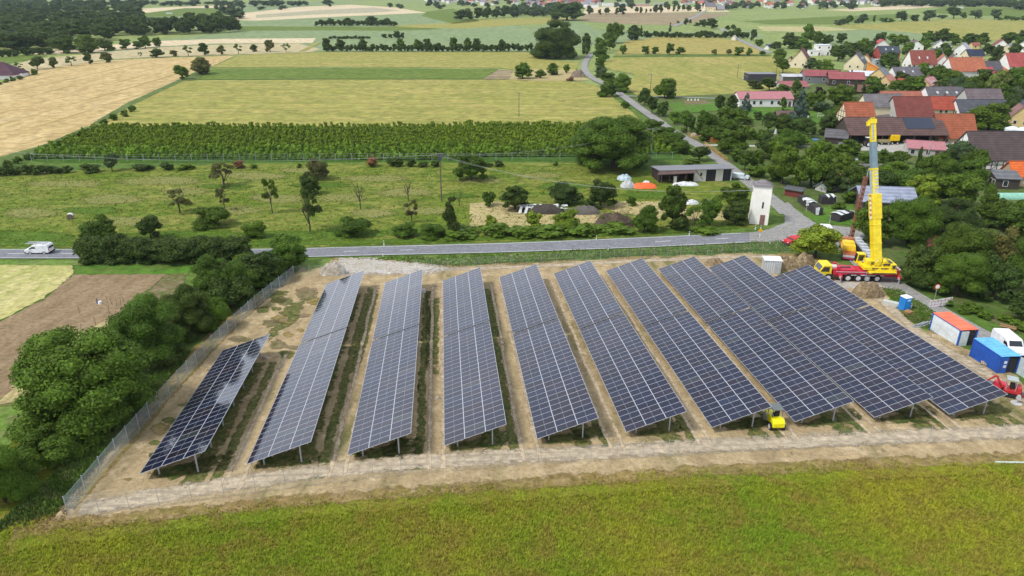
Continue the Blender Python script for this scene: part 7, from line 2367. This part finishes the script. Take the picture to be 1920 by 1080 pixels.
lf = at(-160, 330); lf.z += 9
tw = PT + Vector((-1.8, 1.5, th_ - 1.1))
wires('power_line', p1 + Vector((0, 0, -.1)), [(lf, -.8), (lf, 0), (lf, .8)], 'thin power lines running left from the tall transformer pole', 3.0)
wires('power_line', p1 + Vector((0, 0, -.3)), [(tw, -.5), (tw, 0), (tw, .5)], 'thin power lines from the transformer pole to the white tower', 3.0)
wires('power_line', p1 + Vector((0, 0, -.2)), [(p2, -.6), (p2, .6)], 'thin power lines from the transformer pole to the pole by the lane', 2.0)

# ------------------------------------------------------------------ far village
FVG = 'tiny houses of the far village'
hm = []
for rc in range(3):
    m = MB()
    m.box((0, 0, 2.6), (10, 8, 5.2), 0); m.prism([(-4.3, 5.1), (4.3, 5.1), (0, 9.0)], -5.4, 5.4, 1)
    for v_ in (-1.5, 1.5):
        m.box((v_ * 1.2, -4.05, 3.2), (1, .1, 1.3), 2)
    # gable prism was built along y: rotate body to match
    me = m.mesh('far_house', [plain('far_wall', (.70, .68, .64), .9, .08), plain('far_roof_%d' % rc, [(.36, .12, .08), (.20, .09, .08), (.22, .21, .23)][rc], .9, .2), GLASS])
    hm.append(me)
fv = []
for i in range(64):
    x = rng.uniform(800, 1130); fv.append((x, rng.uniform(2.5, 12) if x > 900 else rng.uniform(2, 8)))
for i in range(16):
    fv.append((rng.uniform(960, 1110), rng.uniform(10, 17)))
for i in range(64):
    x = rng.uniform(1280, 1645); fv.append((x, rng.uniform(4, 16 if x < 1560 else 11)))
for x, y in fv:
    P = at(x, y)
    o = bpy.data.objects.new('village_house', hm[int(rng.integers(0, 3))]); COL.objects.link(o)
    s_ = rng.uniform(.9, 1.3)
    o.location = P; o.rotation_euler = (0, 0, rng.uniform(-1.5, 1.5)); o.scale = (s_, s_, s_)
    tag(o, 'tiny distant house of the far village, white walls under a pitched roof', 'house', FVG)
for (x, y, l_, w_, h_, c, lb) in [(1142, 12, 26, 12, 6, WHITE, 'long white industrial hall left of centre in the far village'), (1165, 13, 16, 10, 7, (.5, .55, .6), 'second white industrial hall with a grey front'), (1112, 15, 20, 10, 5, WHITE, 'low white and red industrial building beside the rounded wood'), (1200, 12, 34, 12, 4, (.42, .3, .25), 'long reddish low warehouse behind the avenue trees'), (1235, 10, 18, 9, 4, (.45, .45, .4), 'grey low warehouse right of the reddish one'), (72, 8, 20, 8, 4, WHITE, 'white farm building in the haze at the upper left'), (216, 4, 14, 6, 4, (.1, .2, .5), 'blue hall in the haze above the forest'), (1800, 16, 10, 5, 3, WHITE, 'small white building before the top right woodland'), (318, 26, 10, 5, 2, WHITE, 'small white box trailer in the field right of the forest')]:
    house(lb, x, y, l_, w_, h_, 1, 0, c, (.55, .55, .57), (0, 0), 0, 0, name='hall', cat='hall', flat=True)
house('pale yellow house at the end of the far road, nearest of the far village', 1330, 20, 20, 12, 7, 7, 0, (.66, .58, .35), (.18, .17, .19), (4, 1), 1, 0)
house('grey roofed barn right of the pale yellow house in the far village', 1350, 20, 14, 10, 3, 6, 0, (.3, .26, .22), (.28, .27, .3), (0, 0), 0, 0, name='barn', cat='barn')
# extra houses filling the gaps of the village

# ================================================================== labels of the remaining trees, from what they stand beside
LM = [(1425, 380, 'the white tower'), (1298, 325, 'the long shed'), (828, 340, 'the tall transformer pole'), (600, 475, 'the road at the tree belt'), (1636, 300, 'the crane boom'), (1860, 290, 'the big half timbered barn'),
      (1778, 240, 'the mottled orange barn roof'), (1664, 245, 'the long brown barn'), (1430, 185, 'the pink roofed bungalow'), (1500, 112, 'the cream gabled house'), (1722, 115, 'the big brown red roof'), (1800, 95, 'the white house with a solar roof'),
      (1388, 243, 'the little orange roofed hut'), (1040, 80, 'the huge dome shaped grove'), (1170, 182, 'the lane fork'), (1565, 145, 'the red roofed works'), (133, 405, 'the lone hay bale'), (676, 370, 'the forked dead tree'), (1020, 390, 'the foil covered firewood'),
      (1376, 70, 'the far lane'), (1700, 35, 'the hedgerow in the top right fields'), (150, 85, 'the dark forest'), (800, 80, 'the long tree belt'), (420, 12, 'the hazy fields at top left'), (1762, 570, 'the striped barrier'), (1548, 470, 'the crane carrier'),
      (1152, 410, 'the brush heap'), (1834, 130, 'the magenta roof'), (1880, 110, 'the right edge houses'), (1190, 345, 'the orange tarpaulin'), (1290, 430, 'the main road bend'), (400, 460, 'the dark roadside hedge'), (1000, 140, 'the bare patch by the lane'), (1640, 410, 'the solar roofed barn'), (1920, 400, 'the plastic tunnel')]
WORD = {'G': 'mid green', 'D': 'dark green', 'L': 'bright light green', 'B': 'bluish green', 'O': 'olive brown', 'R': 'reddish brown', 'C': 'dark copper leaved', 'S': 'silvery blue', 'W': 'yellow green drooping', 'M': 'deep green'}
SH = {'dome': 'domed leafy tree', 'broad': 'leafy tree', 'round': 'round headed tree', 'airy': 'thin orchard tree', 'bush': 'low shrub', 'column': 'narrow upright tree', 'conifer': 'pointed conifer', 'bare': 'leafless tree'}
seen = {}
for o, x, y, kind, c, w_, h_ in AUTO:
    d, nm, lx, ly = min((math.hypot(x - a, (y - b) * 1.5), t, a, b) for a, b, t in LM)
    side = 'left of' if x < lx - 12 else 'right of' if x > lx + 12 else ('behind' if y < ly else 'in front of')
    seen.setdefault((WORD[c], SH[kind], side, nm), []).append((d, o))
for (wd, sh, side, nm), L_ in seen.items():
    L_.sort(key=lambda t: t[0])
    for i, (d, o) in enumerate(L_):
        if len(L_) == 1:
            o['label'] = '%s %s %s %s' % (wd, sh, side, nm)
        else:
            o['label'] = '%s %s %s %s, %s nearest' % (wd, sh, side, nm, ORD[i])
            o['group'] = '%s %ss %s %s' % (wd, sh, side, nm)

# ------------------------------------------------------------------ air
HZ = 0.00006
m = bpy.data.materials.new('haze_air'); m.use_nodes = True
n = m.node_tree; n.nodes.clear()
mo = n.nodes.new('ShaderNodeOutputMaterial'); pv = n.nodes.new('ShaderNodeVolumePrincipled')
pv.inputs['Color'].default_value = (.72, .82, .95, 1); pv.inputs['Density'].default_value = HZ; pv.inputs['Anisotropy'].default_value = .2
n.links.new(pv.outputs[0], mo.inputs['Volume'])
hb = MB(); hb.box((0, 2960, 28), (8200, 6150, 74))
hz = hb.build('haze', m); tag(hz, 'thin pale blue summer haze over the far fields', 'haze', None, 'stuff')
S.cycles.volume_bounces = 0
S.cycles.max_bounces = 6
S.cycles.transparent_max_bounces = 12
